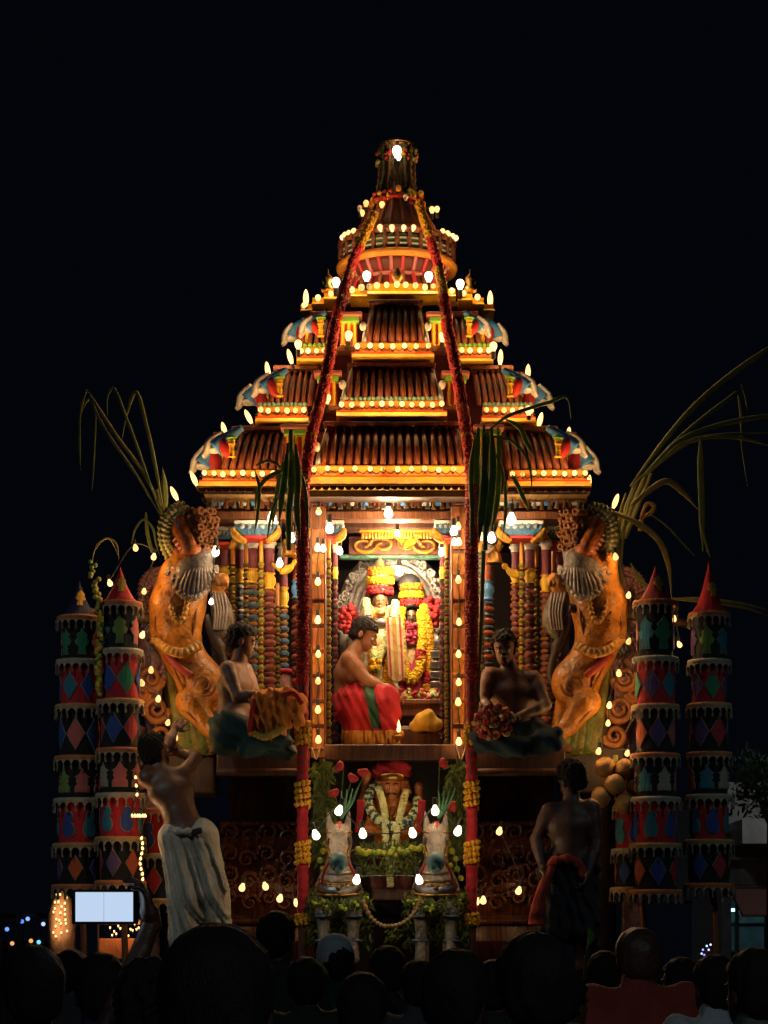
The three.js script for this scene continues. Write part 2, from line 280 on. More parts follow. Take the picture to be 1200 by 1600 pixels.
// ---- lowest tier
{
  const t = tierOf('widest roof tier with scalloped orange cornice');
  bay(t, { x0: 480, x1: 740, yc: 735, z: 0.32, sx0: 508, sx1: 718, sy: 664, n: 17, nb: 12, fascia: 19, scallop: true });
  bay(t, { x0: 312, x1: 434, yc: 742, z: 0.02, sx0: 362, sx1: 448, sy: 671, n: 8, nb: 8, fascia: 15, scallop: true });
  bay(t, { x0: 792, x1: 922, yc: 742, z: 0.02, sx0: 786, sx1: 872, sy: 671, n: 8, nb: 8, fascia: 15, scallop: true });
  bracket(t, 497, -1, 664, 726, 0.3); bracket(t, 728, 1, 664, 726, 0.3);
  niche(t, 462, 676, 728, 0.1, 34, 0); niche(t, 764, 676, 728, 0.1, 34, 0);
  for (const s of [-1, 1]) {
    horn(t, s, [[238, 668], [262, 684], [282, 700]], -0.05, 0.06);
    horn(t, s, [[270, 690], [288, 706], [299, 726]], -0.3, 0.075);
  }
  mesh('core', [box(X(330, -0.4), X(905, -0.4), Y(735, -0.4), Y(665, -0.4), -3.0, -0.62)], DKRED, t);
  mesh('eave', [box(X(316, -0.2), X(918, -0.2), Y(770, -0.2), Y(757, -0.2), -3.1, -0.25, 0.02)], DARK, t);
}
{
  const t = tierOf('second roof tier, bulbs above a yellow cornice');
  bay(t, { x0: 526, x1: 698, yc: 634, z: -0.12, sx0: 546, sx1: 678, sy: 572, n: 12, nb: 11, fascia: 14, beads: TEAL });
  bay(t, { x0: 400, x1: 482, yc: 643, z: -0.38, sx0: 428, sx1: 492, sy: 576, n: 7, nb: 6, fascia: 13, beads: TEAL });
  bay(t, { x0: 752, x1: 836, yc: 643, z: -0.38, sx0: 740, sx1: 802, sy: 576, n: 7, nb: 6, fascia: 13, beads: TEAL });
  bracket(t, 537, -1, 570, 626, -0.14); bracket(t, 689, 1, 570, 626, -0.14);
  niche(t, 512, 592, 634, -0.28, 30, 0.16, -1, 0.7); niche(t, 712, 592, 634, -0.28, 30, 0);
  for (const s of [-1, 1]) {
    horn(t, s, [[168, 577], [190, 592], [206, 606]], -0.45, 0.058);
    horn(t, s, [[198, 594], [216, 610], [228, 626]], -0.62, 0.072);
  }
  bulb(t, V(826, 640, -0.3), 6 * mpp(0), 0.14, 'amber');
  mesh('core', [box(X(412, -0.8), X(822, -0.8), Y(664, -0.8), Y(572, -0.8), -2.8, -0.98)], DKRED, t);
}
{
  const t = tierOf('third roof tier below the gilded crown');
  bay(t, { x0: 550, x1: 678, yc: 543, z: -0.5, sx0: 580, sx1: 658, sy: 474, n: 8, nb: 7, fascia: 13, beads: null });
  bay(t, { x0: 464, x1: 512, yc: 550, z: -0.74, sx0: 486, sx1: 524, sy: 492, n: 4, nb: 4, fascia: 12, beads: GREEN });
  bay(t, { x0: 714, x1: 770, yc: 550, z: -0.74, sx0: 708, sx1: 746, sy: 492, n: 4, nb: 4, fascia: 12, beads: GREEN });
  bracket(t, 569, -1, 478, 535, -0.52); bracket(t, 667, 1, 478, 535, -0.52);
  niche(t, 545, 500, 541, -0.62, 28, 0.2, 0, 0.56); niche(t, 687, 500, 541, -0.62, 28, 0.2, 5, 0.6);
  for (const s of [-1, 1]) {
    horn(t, s, [[108, 488], [124, 501], [136, 513]], -0.8, 0.045);
    horn(t, s, [[140, 500], [154, 512], [161, 526]], -0.95, 0.055);
  }
  bulb(t, V(466, 537, -0.6), 6 * mpp(0), 0.14, 'amber'); bulb(t, V(771, 540, -0.6), 6 * mpp(0), 0.14, 'amber');
  mesh('core', [box(X(478, -1.0), X(755, -1.0), Y(572, -1.0), Y(478, -1.0), -2.6, -1.2)], DKRED, t);
}
// ---- gilded crown platform, drum, ribbed dome and finial
const CZ = -1.75, ck = mpp(CZ), cx = X(620, CZ);
{
  const t = sub('crown', car, 'round upper crown with ringed drum and ribbed dome');
  const at = (px, py) => { const dx = X(px, CZ + 0.5) - cx, R = 0.86, zz = CZ + Math.sqrt(Math.max(0.0, R * R - dx * dx)) * 0.9; return V(px, py, zz); };
  // stepped yellow blocks round the front
  for (const [a, b, y0, y1] of [[574, 688, 442, 468], [548, 580, 450, 471], [684, 712, 450, 471], [506, 528, 456, 474], [488, 508, 464, 482], [470, 488, 474, 492], [716, 738, 458, 476], [736, 756, 464, 482], [753, 772, 474, 492]]) {
    const p = at((a + b) / 2, y0), zz = p.z, w = (b - a) * mpp(zz);
    mesh('gilded_block', [extrX([[zz - 0.01, Y(y1, zz)], [zz + 0.1, Y(lerp(y0, y1, 0.95), zz)], [zz + 0.1, Y(lerp(y0, y1, 0.86), zz)], [zz + 0.005, Y(lerp(y0, y1, 0.5), zz)], [zz - 0.02, Y(lerp(y0, y1, 0.45), zz)], [zz - 0.02, Y(y0, zz)], [zz - 0.16, Y(y0, zz)], [zz - 0.16, Y(y1, zz)]], p.x - w / 2, p.x + w / 2)], YEL, t);
  }
  mesh('crown_floor', [place(lathe([[0, 0.02], [0.6, 0.02], [0.66, 0.05], [0.62, 0.1], [0, 0.12]], 16), cx, Y(506, CZ), CZ)], BROWN, t);
  for (const [px, py] of [[476, 478], [497, 466], [517, 460], [550, 454], [565, 450], [577, 449], [589, 447], [604, 446], [620, 445], [634, 446], [649, 447], [664, 450], [677, 449], [706, 455], [725, 459], [746, 465]]) { const p = at(px, py); p.z += 0.02; bulb(t, p, 4.6 * ck, 0.06, 'warm', v3(0, 0.3, 1)); }
  for (const [px, py] of [[525, 440], [573, 430], [670, 431], [719, 443]]) { const p = at(px, py); bulb(t, p, 6.2 * ck, 0.3, 'white'); }
  for (const [px, py] of [[478, 476], [766, 478]]) bulb(t, at(px, py).add(v3(0, 0.06, 0)), 4.5 * ck, 0.05, 'amber', v3(0, 1, 0.1), true);
  for (const px of [512, 735]) mesh('small_finial', [place(lathe([[0, 0], [0.05, 0], [0.06, 0.03], [0.03, 0.06], [0.05, 0.09], [0.045, 0.12], [0.015, 0.15], [0.01, 0.19], [0, 0.2]], 10), at(px, 456).x, at(px, 456).y, at(px, 456).z)], GOLD, t);
  mesh('gold_pot', [place(lathe([[0, 0], [0.03, 0], [0.02, 0.02], [0.05, 0.05], [0.05, 0.09], [0.025, 0.115], [0.035, 0.13], [0.03, 0.14], [0, 0.15]], 12), X(620, CZ), Y(442, CZ + 0.78), CZ + 0.72)], GOLD, t);
  // flaring lower cone and its ribs
  const y0 = Y(484, CZ), y1 = Y(446, CZ), y2 = Y(421, CZ);
  mesh('lower_bell', [place(lathe([[0.5, y0 - 0.02], [0.43, lerp(y0, y1, 0.4)], [0.37, y1], [0.3, y1]], 24), cx, 0, CZ)], DKRED, t);
  mesh('under_ring', [place(lathe([[0.3, y1 - 0.01], [0.37, y1 - 0.005], [0.43, lerp(y1, y2, 0.6)], [0.46, y2], [0.3, y2 + 0.02]], 24), cx, 0, CZ)], DKRED, t);
  for (let i = 0; i < 26; i++) {
    const a = (i / 26) * Math.PI * 2, c = Math.cos(a), s = Math.sin(a), P = (r, y) => v3(cx + c * r, y, CZ + s * r);
    mesh('lower_rib', [sweep([P(0.52, y0 - 0.01), P(0.45, lerp(y0, y1, 0.4)), P(0.39, y1)], 0.018, 6, 5)], i % 2 ? RED : SLAT2, t);
    mesh('upper_rib', [sweep([P(0.385, y1 + 0.01), P(0.44, lerp(y1, y2, 0.6)), P(0.475, y2)], 0.016, 6, 5)], i % 2 ? PINK : RED, t);
  }
  mesh('waist_ring', [place(lathe([[0.36, -0.02], [0.405, -0.015], [0.41, 0.01], [0.36, 0.02]], 28), cx, y1, CZ)], PINK, t);
  // the drum
  const yd0 = Y(421, CZ), yd1 = Y(386, CZ), R = 92 * ck;
  mesh('drum_lower_ring', [place(lathe([[R - 0.08, -0.02], [R + 0.005, -0.03], [R + 0.02, 0], [R, 0.03], [R - 0.08, 0.03]], 32), cx, yd0, CZ)], ORA, t);
  mesh('drum_upper_ring', [place(lathe([[R - 0.08, -0.02], [R - 0.01, -0.025], [R + 0.01, 0.0], [R, 0.025], [R - 0.08, 0.025]], 32), cx, yd1, CZ)], COPPER, t);
  mesh('drum_wall', [place(lathe([[R - 0.05, yd0], [R - 0.05, yd1]], 32), cx, 0, CZ)], DARK, t);
  const postG = clean(lathe([[0, 0], [0.02, 0], [0.02, 0.1], [0.013, 0.14], [0.018, 0.5], [0.013, 0.86], [0.02, 0.9], [0.02, 1], [0, 1]], 8)), panG = clean(new RoundedBoxGeometry(0.07, 0.12, 0.02, 1, 0.006)), barG = clean(box(-0.03, 0.03, -0.006, 0.006, -0.006, 0.006));
  for (let i = 0; i < 30; i++) {
    const a = ((i + 0.5) / 30) * Math.PI * 2, c = Math.cos(a), s = Math.sin(a);
    const p = mesh('drum_post', postG, SLAT2, t, v3(cx + c * (R - 0.015), yd0 + 0.02, CZ + s * (R - 0.015))); p.scale.y = yd1 - yd0 - 0.03;
    const b = a + Math.PI / 30;
    const q = mesh('drum_panel', panG, paint(0.06, 0.12, 0.04), t, v3(cx + Math.cos(b) * (R - 0.035), (yd0 + yd1) / 2, CZ + Math.sin(b) * (R - 0.035))); q.rotation.y = Math.PI / 2 - b;
    for (const d of [-0.025, 0.02]) { const r = mesh('panel_bar', barG, PALE, t, v3(cx + Math.cos(b) * (R - 0.022), (yd0 + yd1) / 2 + d, CZ + Math.sin(b) * (R - 0.022))); r.rotation.y = Math.PI / 2 - b; }
  }
  for (const [px, py] of [[536, 371], [540, 367], [546, 364], [554, 361], [594, 355], [612, 355], [630, 355], [645, 355], [661, 357], [690, 361], [698, 365], [706, 369], [712, 372]]) { const dx = Math.min(R, Math.max(-R, X(px, CZ) - cx)); const zz = CZ + Math.sqrt(R * R - dx * dx); bulb(t, v3(cx + dx, Y(py, zz), zz), 4.4 * ck, 0.08, 'warm', v3(dx * 2, 0.8, 0.5)); }
  // dome
  const ydm = Y(378, CZ), ydt = Y(319, CZ), prof = [[0.36, ydm], [0.33, lerp(ydm, ydt, 0.3)], [0.26, lerp(ydm, ydt, 0.65)], [0.2, ydt], [0.12, ydt + 0.04]];
  mesh('dome', [place(lathe(prof, 24), cx, 0, CZ)], paint(0.16, 0.06, 0.03), t);
  for (let i = 0; i < 22; i++) { const a = (i / 22) * Math.PI * 2; mesh('dome_rib', [sweep(prof.slice(0, 4).map(([r, y]) => v3(cx + Math.cos(a) * (r + 0.008), y, CZ + Math.sin(a) * (r + 0.008))), 0.014, 6, 6)], i % 2 ? COPPER : DKRED, t); }
  mesh('dome_collar', [place(lathe([[0.16, -0.03], [0.24, -0.02], [0.25, 0.01], [0.2, 0.03], [0.14, 0.05]], 20), cx, ydt, CZ)], RED, t);
  for (const [px, py] of [[562, 325], [572, 317], [566, 332], [597, 319], [634, 308], [675, 327], [683, 326]]) { const r = 0.3, dx = X(px, CZ) - cx, zz = CZ + Math.sqrt(Math.max(0.01, r * r - dx * dx)) * 0.9; bulb(t, V(px, py, zz), 4.6 * ck, 0.12, 'warm'); }
  for (const s of [-1, 1]) mesh('bulb_arm', [wire([v3(cx + s * 0.2, ydt, CZ + 0.08), v3(cx + s * 0.26, Y(328, CZ) - 0.02, CZ + 0.1), v3(cx + s * 0.3, Y(328, CZ), CZ + 0.1)], 0.006)], SLAT2, t);
}
{
  const t = sub('finial', car, 'dark flower-hung finial at the very top');
  const y0 = Y(314, CZ), h = Y(229, CZ) - y0, P = (r, f) => [r, y0 + h * f];
  mesh('finial_pot', [place(lathe([P(0.14, 0), P(0.15, 0.06), P(0.1, 0.12), P(0.12, 0.3), P(0.115, 0.6), P(0.13, 0.75), P(0.12, 0.9), P(0.16, 0.96), P(0.17, 1), P(0, 1)], 18), cx, 0, CZ)], metal(0.35, 0.22, 0.12, { roughness: 0.4 }), t);
  for (let i = 0; i < 14; i++) { const a = (i / 14) * Math.PI * 2 + 0.2, c = Math.cos(a), s = Math.sin(a); mesh('hanging_strand', [sweep([v3(cx + c * 0.16, y0 + h * 0.95, CZ + s * 0.16), v3(cx + c * 0.155, y0 + h * 0.5, CZ + s * 0.155), v3(cx + c * (0.15 + rr(0, 0.05)), y0 + rr(-0.02, 0.06), CZ + s * 0.16)], (q) => 0.014 + 0.006 * Math.sin(q * 40), 6, 18)], [petal(0.12, 0.05, 0.04), petal(0.16, 0.09, 0.06), petal(0.05, 0.06, 0.03)][i % 3], t); }
  mesh('finial_plate', [place(lathe([[0, -0.012], [0.16, -0.012], [0.18, 0], [0.16, 0.012], [0, 0.012]], 20), cx, Y(229, CZ), CZ)], BRASS, t);
  mesh('finial_spike', [place(lathe([[0.03, 0], [0.035, 0.02], [0.012, 0.035], [0.006, 0.07], [0, 0.075]], 8), cx + 0.03, Y(229, CZ), CZ)], BRASS, t);
  const fl = [[], [], [], []]; for (let i = 0; i < 90; i++) { const a = rnd() * 6.28, r = rr(0.13, 0.18); fl[i % 4].push(blob(v3(cx + Math.cos(a) * r, Y(rr(236, 258), CZ), CZ + Math.sin(a) * r), rr(0.014, 0.026), 1)); }
  [[0.5, 0.04, 0.05], [0.6, 0.2, 0.02], [0.3, 0.28, 0.3], [0.12, 0.14, 0.05]].forEach((c, i) => mesh('flower_cluster', fl[i], petal(...c), t));
  bulb(t, v3(cx, Y(235, CZ + 0.21), CZ + 0.21), 7 * ck, 0.12, 'white', v3(0, 1, 0.3)); bulb(t, v3(cx + 0.015, Y(245, CZ + 0.21), CZ + 0.21), 4 * ck, 0.03, 'white');
  const g = [[], [], []]; for (let i = 0; i < 110; i++) { const a = rnd() * 6.28, r = rr(0.16, 0.26); g[i % 3].push(blob(v3(cx + Math.cos(a) * r, Y(rr(310, 332), CZ), CZ + Math.sin(a) * r), rr(0.018, 0.03), 1)); }
  [[0.7, 0.28, 0.01], [0.65, 0.42, 0.02], [0.45, 0.02, 0.03]].forEach((c, i) => mesh('flower_collar', g[i], petal(...c), t));
}
// candle bulbs leaning out along the roof's edges
for (const [px, py, lean, z] of [[303, 748, -0.45, -0.1], [272, 771, -0.5, -0.1], [350, 671, -0.25, -0.3], [388, 651, -0.5, -0.35], [418, 577, -0.15, -0.6], [453, 557, -0.3, -0.6], [920, 754, 0.12, -0.1], [962, 783, 0.35, -0.1], [888, 679, 0.15, -0.3], [844, 656, 0.25, -0.35], [825, 581, 0.03, -0.6], [782, 558, 0.05, -0.6]])
  bulb(car, V(px, py, z), 4.2 * mpp(z), 0.1, 'amber', v3(lean, 1, 0.1), true, 'candle_bulb');
// ---- beam band with hanging bells under the cornice
{
  const t = sub('frieze', car, 'dark frieze hung with small bells under the lowest cornice');
  mesh('frieze_rail', [pbox(318, 920, 768, 773, 0.2, 0.3, 0.008)], wood(0.22, 0.13, 0.04), t);
  mesh('frieze_board', [pbox(322, 912, 772, 800, -0.12, 0.1)], DARK, t);
  mesh('architrave', [pbox(330, 905, 798, 811, -0.02, 0.18, 0.012)], wood(0.2, 0.075, 0.026), t);
  mesh('frieze_soffit', [box(X(330, -0.3), X(905, -0.3), Y(802, -0.3), Y(797, -0.3), -3, -0.12)], DARK, t);
  const bellG = clean(lathe([[0, 1], [0.2, 1], [0.32, 0.75], [0.4, 0.35], [0.62, 0.05], [0.55, 0], [0, 0.08]], 9));
  for (let i = 0; i < 52; i++) { const px = lerp(326, 908, (i + 0.5) / 52) + rr(-1.5, 1.5); const m = mesh('bell', bellG, i % 3 ? BRASS : SILVER, t, V(px, 794 + rr(-1, 2), 0.02 + rr(-0.02, 0.06))); m.scale.set(0.034, 0.07, 0.034); m.rotation.z = rr(-0.1, 0.1); }
  for (let i = 0; i < 30; i++) { const px = lerp(332, 905, (i + 0.5) / 30); mesh('frieze_panel', [pbox(px - 7, px + 7, 776, 790, -0.1, 0.03)], i % 3 === 0 ? BLUE : i % 3 === 1 ? DKRED : PALE, t); }
}
const budG = clean(sphere(1, 9, 7));
// ---- floor, dark carved base, side platforms
{
  const t = sub('platform', car, 'dark timber platform and carved base');
  mesh('shrine_floor', [box(X(330, -0.1), X(890, -0.1), Y(1176, 0), Y(1165, 0), -3, 0.05, 0.01)], BROWN, t);
  mesh('shrine_lip', [pbox(506, 724, 1163, 1188, 0.14, 0.12, 0.012)], wood(0.11, 0.045, 0.025), t);
  for (const [a, b] of [[338, 484], [738, 884]]) {
    mesh('side_board', [pbox(a, b, 1172, 1204, 0.12, 0.16, 0.015)], wood(0.07, 0.03, 0.02), t);
    mesh('side_moulding', [sweep([V(a, 1206, 0.1), V(b, 1206, 0.1)], 0.035, 8, 2)], wood(0.09, 0.035, 0.02), t);
  }
  // the body steps in, then swells towards the axle beams
  const prof = [[-0.05, 1188], [-0.12, 1200], [-0.95, 1204], [-0.95, 1276], [-0.3, 1284], [-0.2, 1300], [0.02, 1335], [0.08, 1380], [0.02, 1430], [0.12, 1470], [0.12, 1560]];
  for (const [a, b] of [[345, 492], [732, 880]]) {
    mesh('carved_body', [extrX([...prof.map(([z, y]) => [z, Y(y)]), [-1.3, Y(1560)], [-1.3, Y(1188)]], X(a), X(b))], wood(0.07, 0.025, 0.014, { roughness: 0.2 }), t);
    for (let r = 0; r < 4; r++) for (let i = 0; i < 5; i++) {     // carved scrolls in relief
      const px = lerp(a + 14, b - 14, i / 4) + rr(-3, 3), py = 1300 + r * 34 + (i % 2) * 9, z0 = [-0.19, 0.03, 0.1, 0.07][r] + 0.01, q = [];
      for (let j = 0; j < 12; j++) { const w = j * 0.75, rad = (15 - j * 1.05) * 0.00515; q.push(v3(X(px) + Math.cos(w) * rad * (i % 2 ? 1 : -1), Y(py) + Math.sin(w) * rad, z0 + 0.012 + j * 0.002)); }
      mesh('carved_scroll', [sweep(q, (u) => 0.02 * (1 - 0.5 * u), 6, 26)], wood(0.07, 0.025, 0.014, { roughness: 0.2 }), t);
    }
    for (let i = 0; i < 46; i++) {                                   // leaves and buds carved between the scrolls
      const py = rr(1292, 1408), px = rr(a + 8, b - 8), z0 = lerp(-0.22, 0.1, Math.min(1, (py - 1292) / 70)), c = mesh('carved_bud', budG, wood(0.07, 0.025, 0.014, { roughness: 0.2 }), t, V(px, py, z0)); c.scale.set(rr(0.016, 0.034), rr(0.02, 0.05), rr(0.02, 0.035)); c.rotation.z = rr(-1.5, 1.5);
    }
    for (let i = 0; i < 4; i++) mesh('base_moulding', [sweep([V(a, [1200, 1288, 1400, 1440][i], [-0.1, -0.24, 0.06, 0.06][i]), V(b, [1200, 1288, 1400, 1440][i], [-0.1, -0.24, 0.06, 0.06][i])], [0.02, 0.025, 0.022, 0.03][i], 8, 2)], wood(0.07, 0.025, 0.014, { roughness: 0.2 }), t);
  }
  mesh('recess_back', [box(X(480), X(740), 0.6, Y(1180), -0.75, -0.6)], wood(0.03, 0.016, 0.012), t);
  mesh('chassis_beam', [box(X(380), X(850), 0.55, 1.0, -3, 0.3, 0.02)], DARK, t);
  const wheel = clean(new THREE.CylinderGeometry(0.62, 0.62, 0.24, 28).rotateZ(Math.PI / 2));
  for (const x of [-1.35, 1.5]) for (const z of [-0.35, -2.5]) mesh('wheel', wheel, DARK, t, v3(x, 0.62, z));
}
// ---- columns of turned beads
const vaseG = clean(lathe([[0.6, 0], [0.75, 0.04], [0.7, 0.1], [0.5, 0.16], [0.78, 0.45], [0.74, 0.7], [0.5, 0.88], [0.72, 0.95], [0.72, 1], [0, 1]], 12)), ringG = clean(new THREE.TorusGeometry(1, 0.3, 6, 14).rotateX(Math.PI / 2)), fluteG = clean(lathe([[0.8, 0], [0.72, 0.05], [0.66, 0.5], [0.72, 0.95], [0.8, 1], [0, 1]], 10));
const lotusG = clean(lathe([[0.7, 0], [0.9, 0.15], [0.85, 0.35], [1.2, 0.5], [1.25, 0.7], [0.9, 0.8], [1.1, 0.92], [1.1, 1], [0, 1]], 10));
function column(px, z, y0, yv, y1, r, cols, opt = {}) {           // y0 foot, yv foot of the vase, y1 top, all in photo pixels at depth z
  const t = sub('column', car, opt.label), k = mpp(z), R = r * k, foot = Y(y0, z), x = X(px, z), bh = opt.pitch ?? 10.5;
  const n = Math.round((y0 - yv) / bh), h = (Y(yv, z) - foot) / n;
  mesh('shaft', [place(new THREE.CylinderGeometry(R * 0.62, R * 0.62, Y(y1, z) - foot, 10), x, (foot + Y(y1, z)) / 2, z)], opt.shaft ?? DKRED, t);
  for (let i = 0; i < n; i++) { const b = mesh('bead', i % 2 && cols[1] ? ringG : beadGeo, cols[i % cols.length], t, v3(x, foot + h * (i + 0.5), z)); if (i % 2 && cols[1]) b.scale.set(R * 0.66, h * 0.9, R * 0.66); else b.scale.set(R, h * 0.62, R); }
  if (opt.string) return;
  const vh = Math.min(32, (yv - y1) * 0.34) * k, fh = Y(y1, z) - Y(yv, z) - vh - 14 * k;
  const a = mesh('vase', vaseG, opt.vase ?? YEL, t, v3(x, Y(yv, z), z)); a.scale.set(R * 1.25, vh, R * 1.25);
  const f = mesh('flute', fluteG, opt.flute ?? paint(0.2, 0.03, 0.05), t, v3(x, Y(yv, z) + vh, z)); f.scale.set(R * 1.1, fh, R * 1.1);
  const c = mesh('lotus_cap', lotusG, PALE, t, v3(x, Y(yv, z) + vh + fh, z)); c.scale.set(R * 0.95, 14 * k, R * 0.95);
}
const cBlue = old(0.1, 0.24, 0.42), cPink = old(0.42, 0.13, 0.1), cOr = old(0.6, 0.13, 0.03), cGr = old(0.2, 0.3, 0.02), cDk = old(0.1, 0.035, 0.03), cOl = old(0.34, 0.42, 0.03), cTeal = old(0.1, 0.3, 0.24), cRose = old(0.36, 0.09, 0.1), cGold = old(0.55, 0.28, 0.05);
for (const [px, z, y0, yv, y1, r, cols, o] of [
  [350, -0.85, 1160, 905, 846, 9, [cRose, cDk]], [376, -0.7, 1160, 912, 846, 9, [cBlue, PALE]], [395, -0.25, 1165, 912, 844, 9.5, [cBlue, cGold]], [421, -0.3, 1165, 922, 844, 10.5, [cPink, cRose]], [443, -0.75, 1160, 950, 850, 9, [cBlue, cGold]], [465, -0.3, 1165, 936, 852, 10, [cOr, cDk], { vase: BLUE, flute: cOr }],
  [763, -0.3, 1165, 938, 852, 10, [cOr, cBlue], { vase: BLUE, flute: cOr }], [806, -0.6, 1165, 912, 850, 9, [cPink, cOr]], [828, -0.28, 1165, 912, 846, 10.5, [cPink, cDk]], [853, -0.25, 1168, 926, 846, 10, [cPink, cGold]], [873, -0.6, 1165, 924, 850, 9, [cRose, cDk]],
  [524, -0.4, 1160, 905, 850, 5, [cDk, cRose]], [691, -0.4, 1160, 905, 850, 5, [cDk, cRose]],
]) column(px, z, y0, yv, y1, r, cols, { pitch: 9.6, ...o });
for (const [px, z, y0, y1, r, m] of [[364, -0.5, 1160, 880, 6, cGr], [385, -0.5, 1165, 880, 6, cGr], [408, -0.14, 1165, 878, 5.5, cOl], [433, -0.4, 1165, 945, 6, cGr], [514, -0.1, 1163, 870, 4.6, cOl], [698, -0.1, 1163, 870, 4.6, cGr], [752, -0.14, 1165, 862, 6, cTeal], [815, -0.16, 1165, 880, 5.5, cOl], [838, -0.4, 1165, 885, 6, cGr], [865, -0.35, 1165, 895, 6, cGr]])
  column(px, z, y0, y1, y1 - 34, r, [m, cDk], { string: true, pitch: 7.4, shaft: ORA });
// painted bracket capitals over the columns
function capital(px, py, w, z) {
  const t = sub('capital', car), k = mpp(z), W = w * k, bowl = new THREE.Shape(); bowl.moveTo(-0.5, 0.12); bowl.lineTo(0.5, 0.12); bowl.quadraticCurveTo(0.46, -0.14, 0.26, -0.17); bowl.lineTo(-0.26, -0.17); bowl.quadraticCurveTo(-0.46, -0.14, -0.5, 0.12);
  mesh('abacus', [pbox(px - w * 0.55, px + w * 0.55, py - 12, py - 5, z + 0.03, 0.3, 0.012)], PALE, t);
  mesh('bowl', [place(extr(bowl, 0.22, 0.01, 8), X(px, z), Y(py + 3, z), z - 0.2, 0, 0, 0, [W, W * 0.9, 1])], old(0.06, 0.16, 0.3), t);
  mesh('band', [pbox(px - w * 0.3, px + w * 0.3, py + 12, py + 17, z + 0.025, 0.26, 0.006)], RED, t);
  for (let i = 0; i < 5; i++) mesh('petal', [place(sphere(1, 8, 6), X(px + (i - 2) * w * 0.17, z), Y(py - 1, z), z + 0.022, 0, 0, 0, [w * 0.08 * k, 5 * k, 0.018])], old(0.3, 0.4, 0.48), t);
  for (const s of [-1, 1]) {
    const a = [[0.56, 2], [0.52, 10], [0.4, 17], [0.24, 23]].map(([u, d]) => V(px + s * u * w, py + d, z));
    mesh('arm', [sweep(a, (q) => [0.03 * (0.55 + Math.sin(q * 3.1) * 0.6), 0.05], 8, 10)], old(0.6, 0.3, 0.03), t);
  }
}
for (const [px, py, w, z] of [[400, 824, 64, -0.02], [815, 824, 64, -0.02], [512, 824, 46, -0.05], [704, 824, 46, -0.05], [350, 834, 34, -0.3], [872, 834, 34, -0.3], [462, 842, 30, -0.3], [764, 842, 30, -0.3]]) capital(px, py, w, z);
// small painted birds and bells between the capitals
for (const [px, py, s] of [[448, 890, 1], [802, 896, -1], [640, 848, 1]]) {
  const p = V(px, py, -0.2);
  mesh('carved_bird', [place(sphere(0.05, 12, 8), p.x, p.y, p.z, 0, 0, s * 0.5, [1.3, 0.7, 0.6]), place(sphere(0.026, 10, 8), p.x + s * 0.07, p.y + 0.06, p.z), sweep([p.clone().add(v3(s * 0.03, 0.02, 0)), p.clone().add(v3(s * 0.07, 0.06, 0))], 0.018, 7, 4), sweep([p.clone().add(v3(-s * 0.05, 0, 0)), p.clone().add(v3(-s * 0.12, 0.05, 0))], (t) => 0.025 * (1 - 0.6 * t), 7, 4)], YEL, car);
}
const bigBell = clean(lathe([[0.01, 0.13], [0.02, 0.1], [0.05, 0.08], [0.06, 0.02], [0.075, 0], [0.06, -0.006], [0, 0.01]], 14));
mesh('hanging_bell', bigBell, GOLD, car, V(773, 880, -0.1)); mesh('hanging_bell', bigBell, GOLD, car, V(452, 868, -0.1));
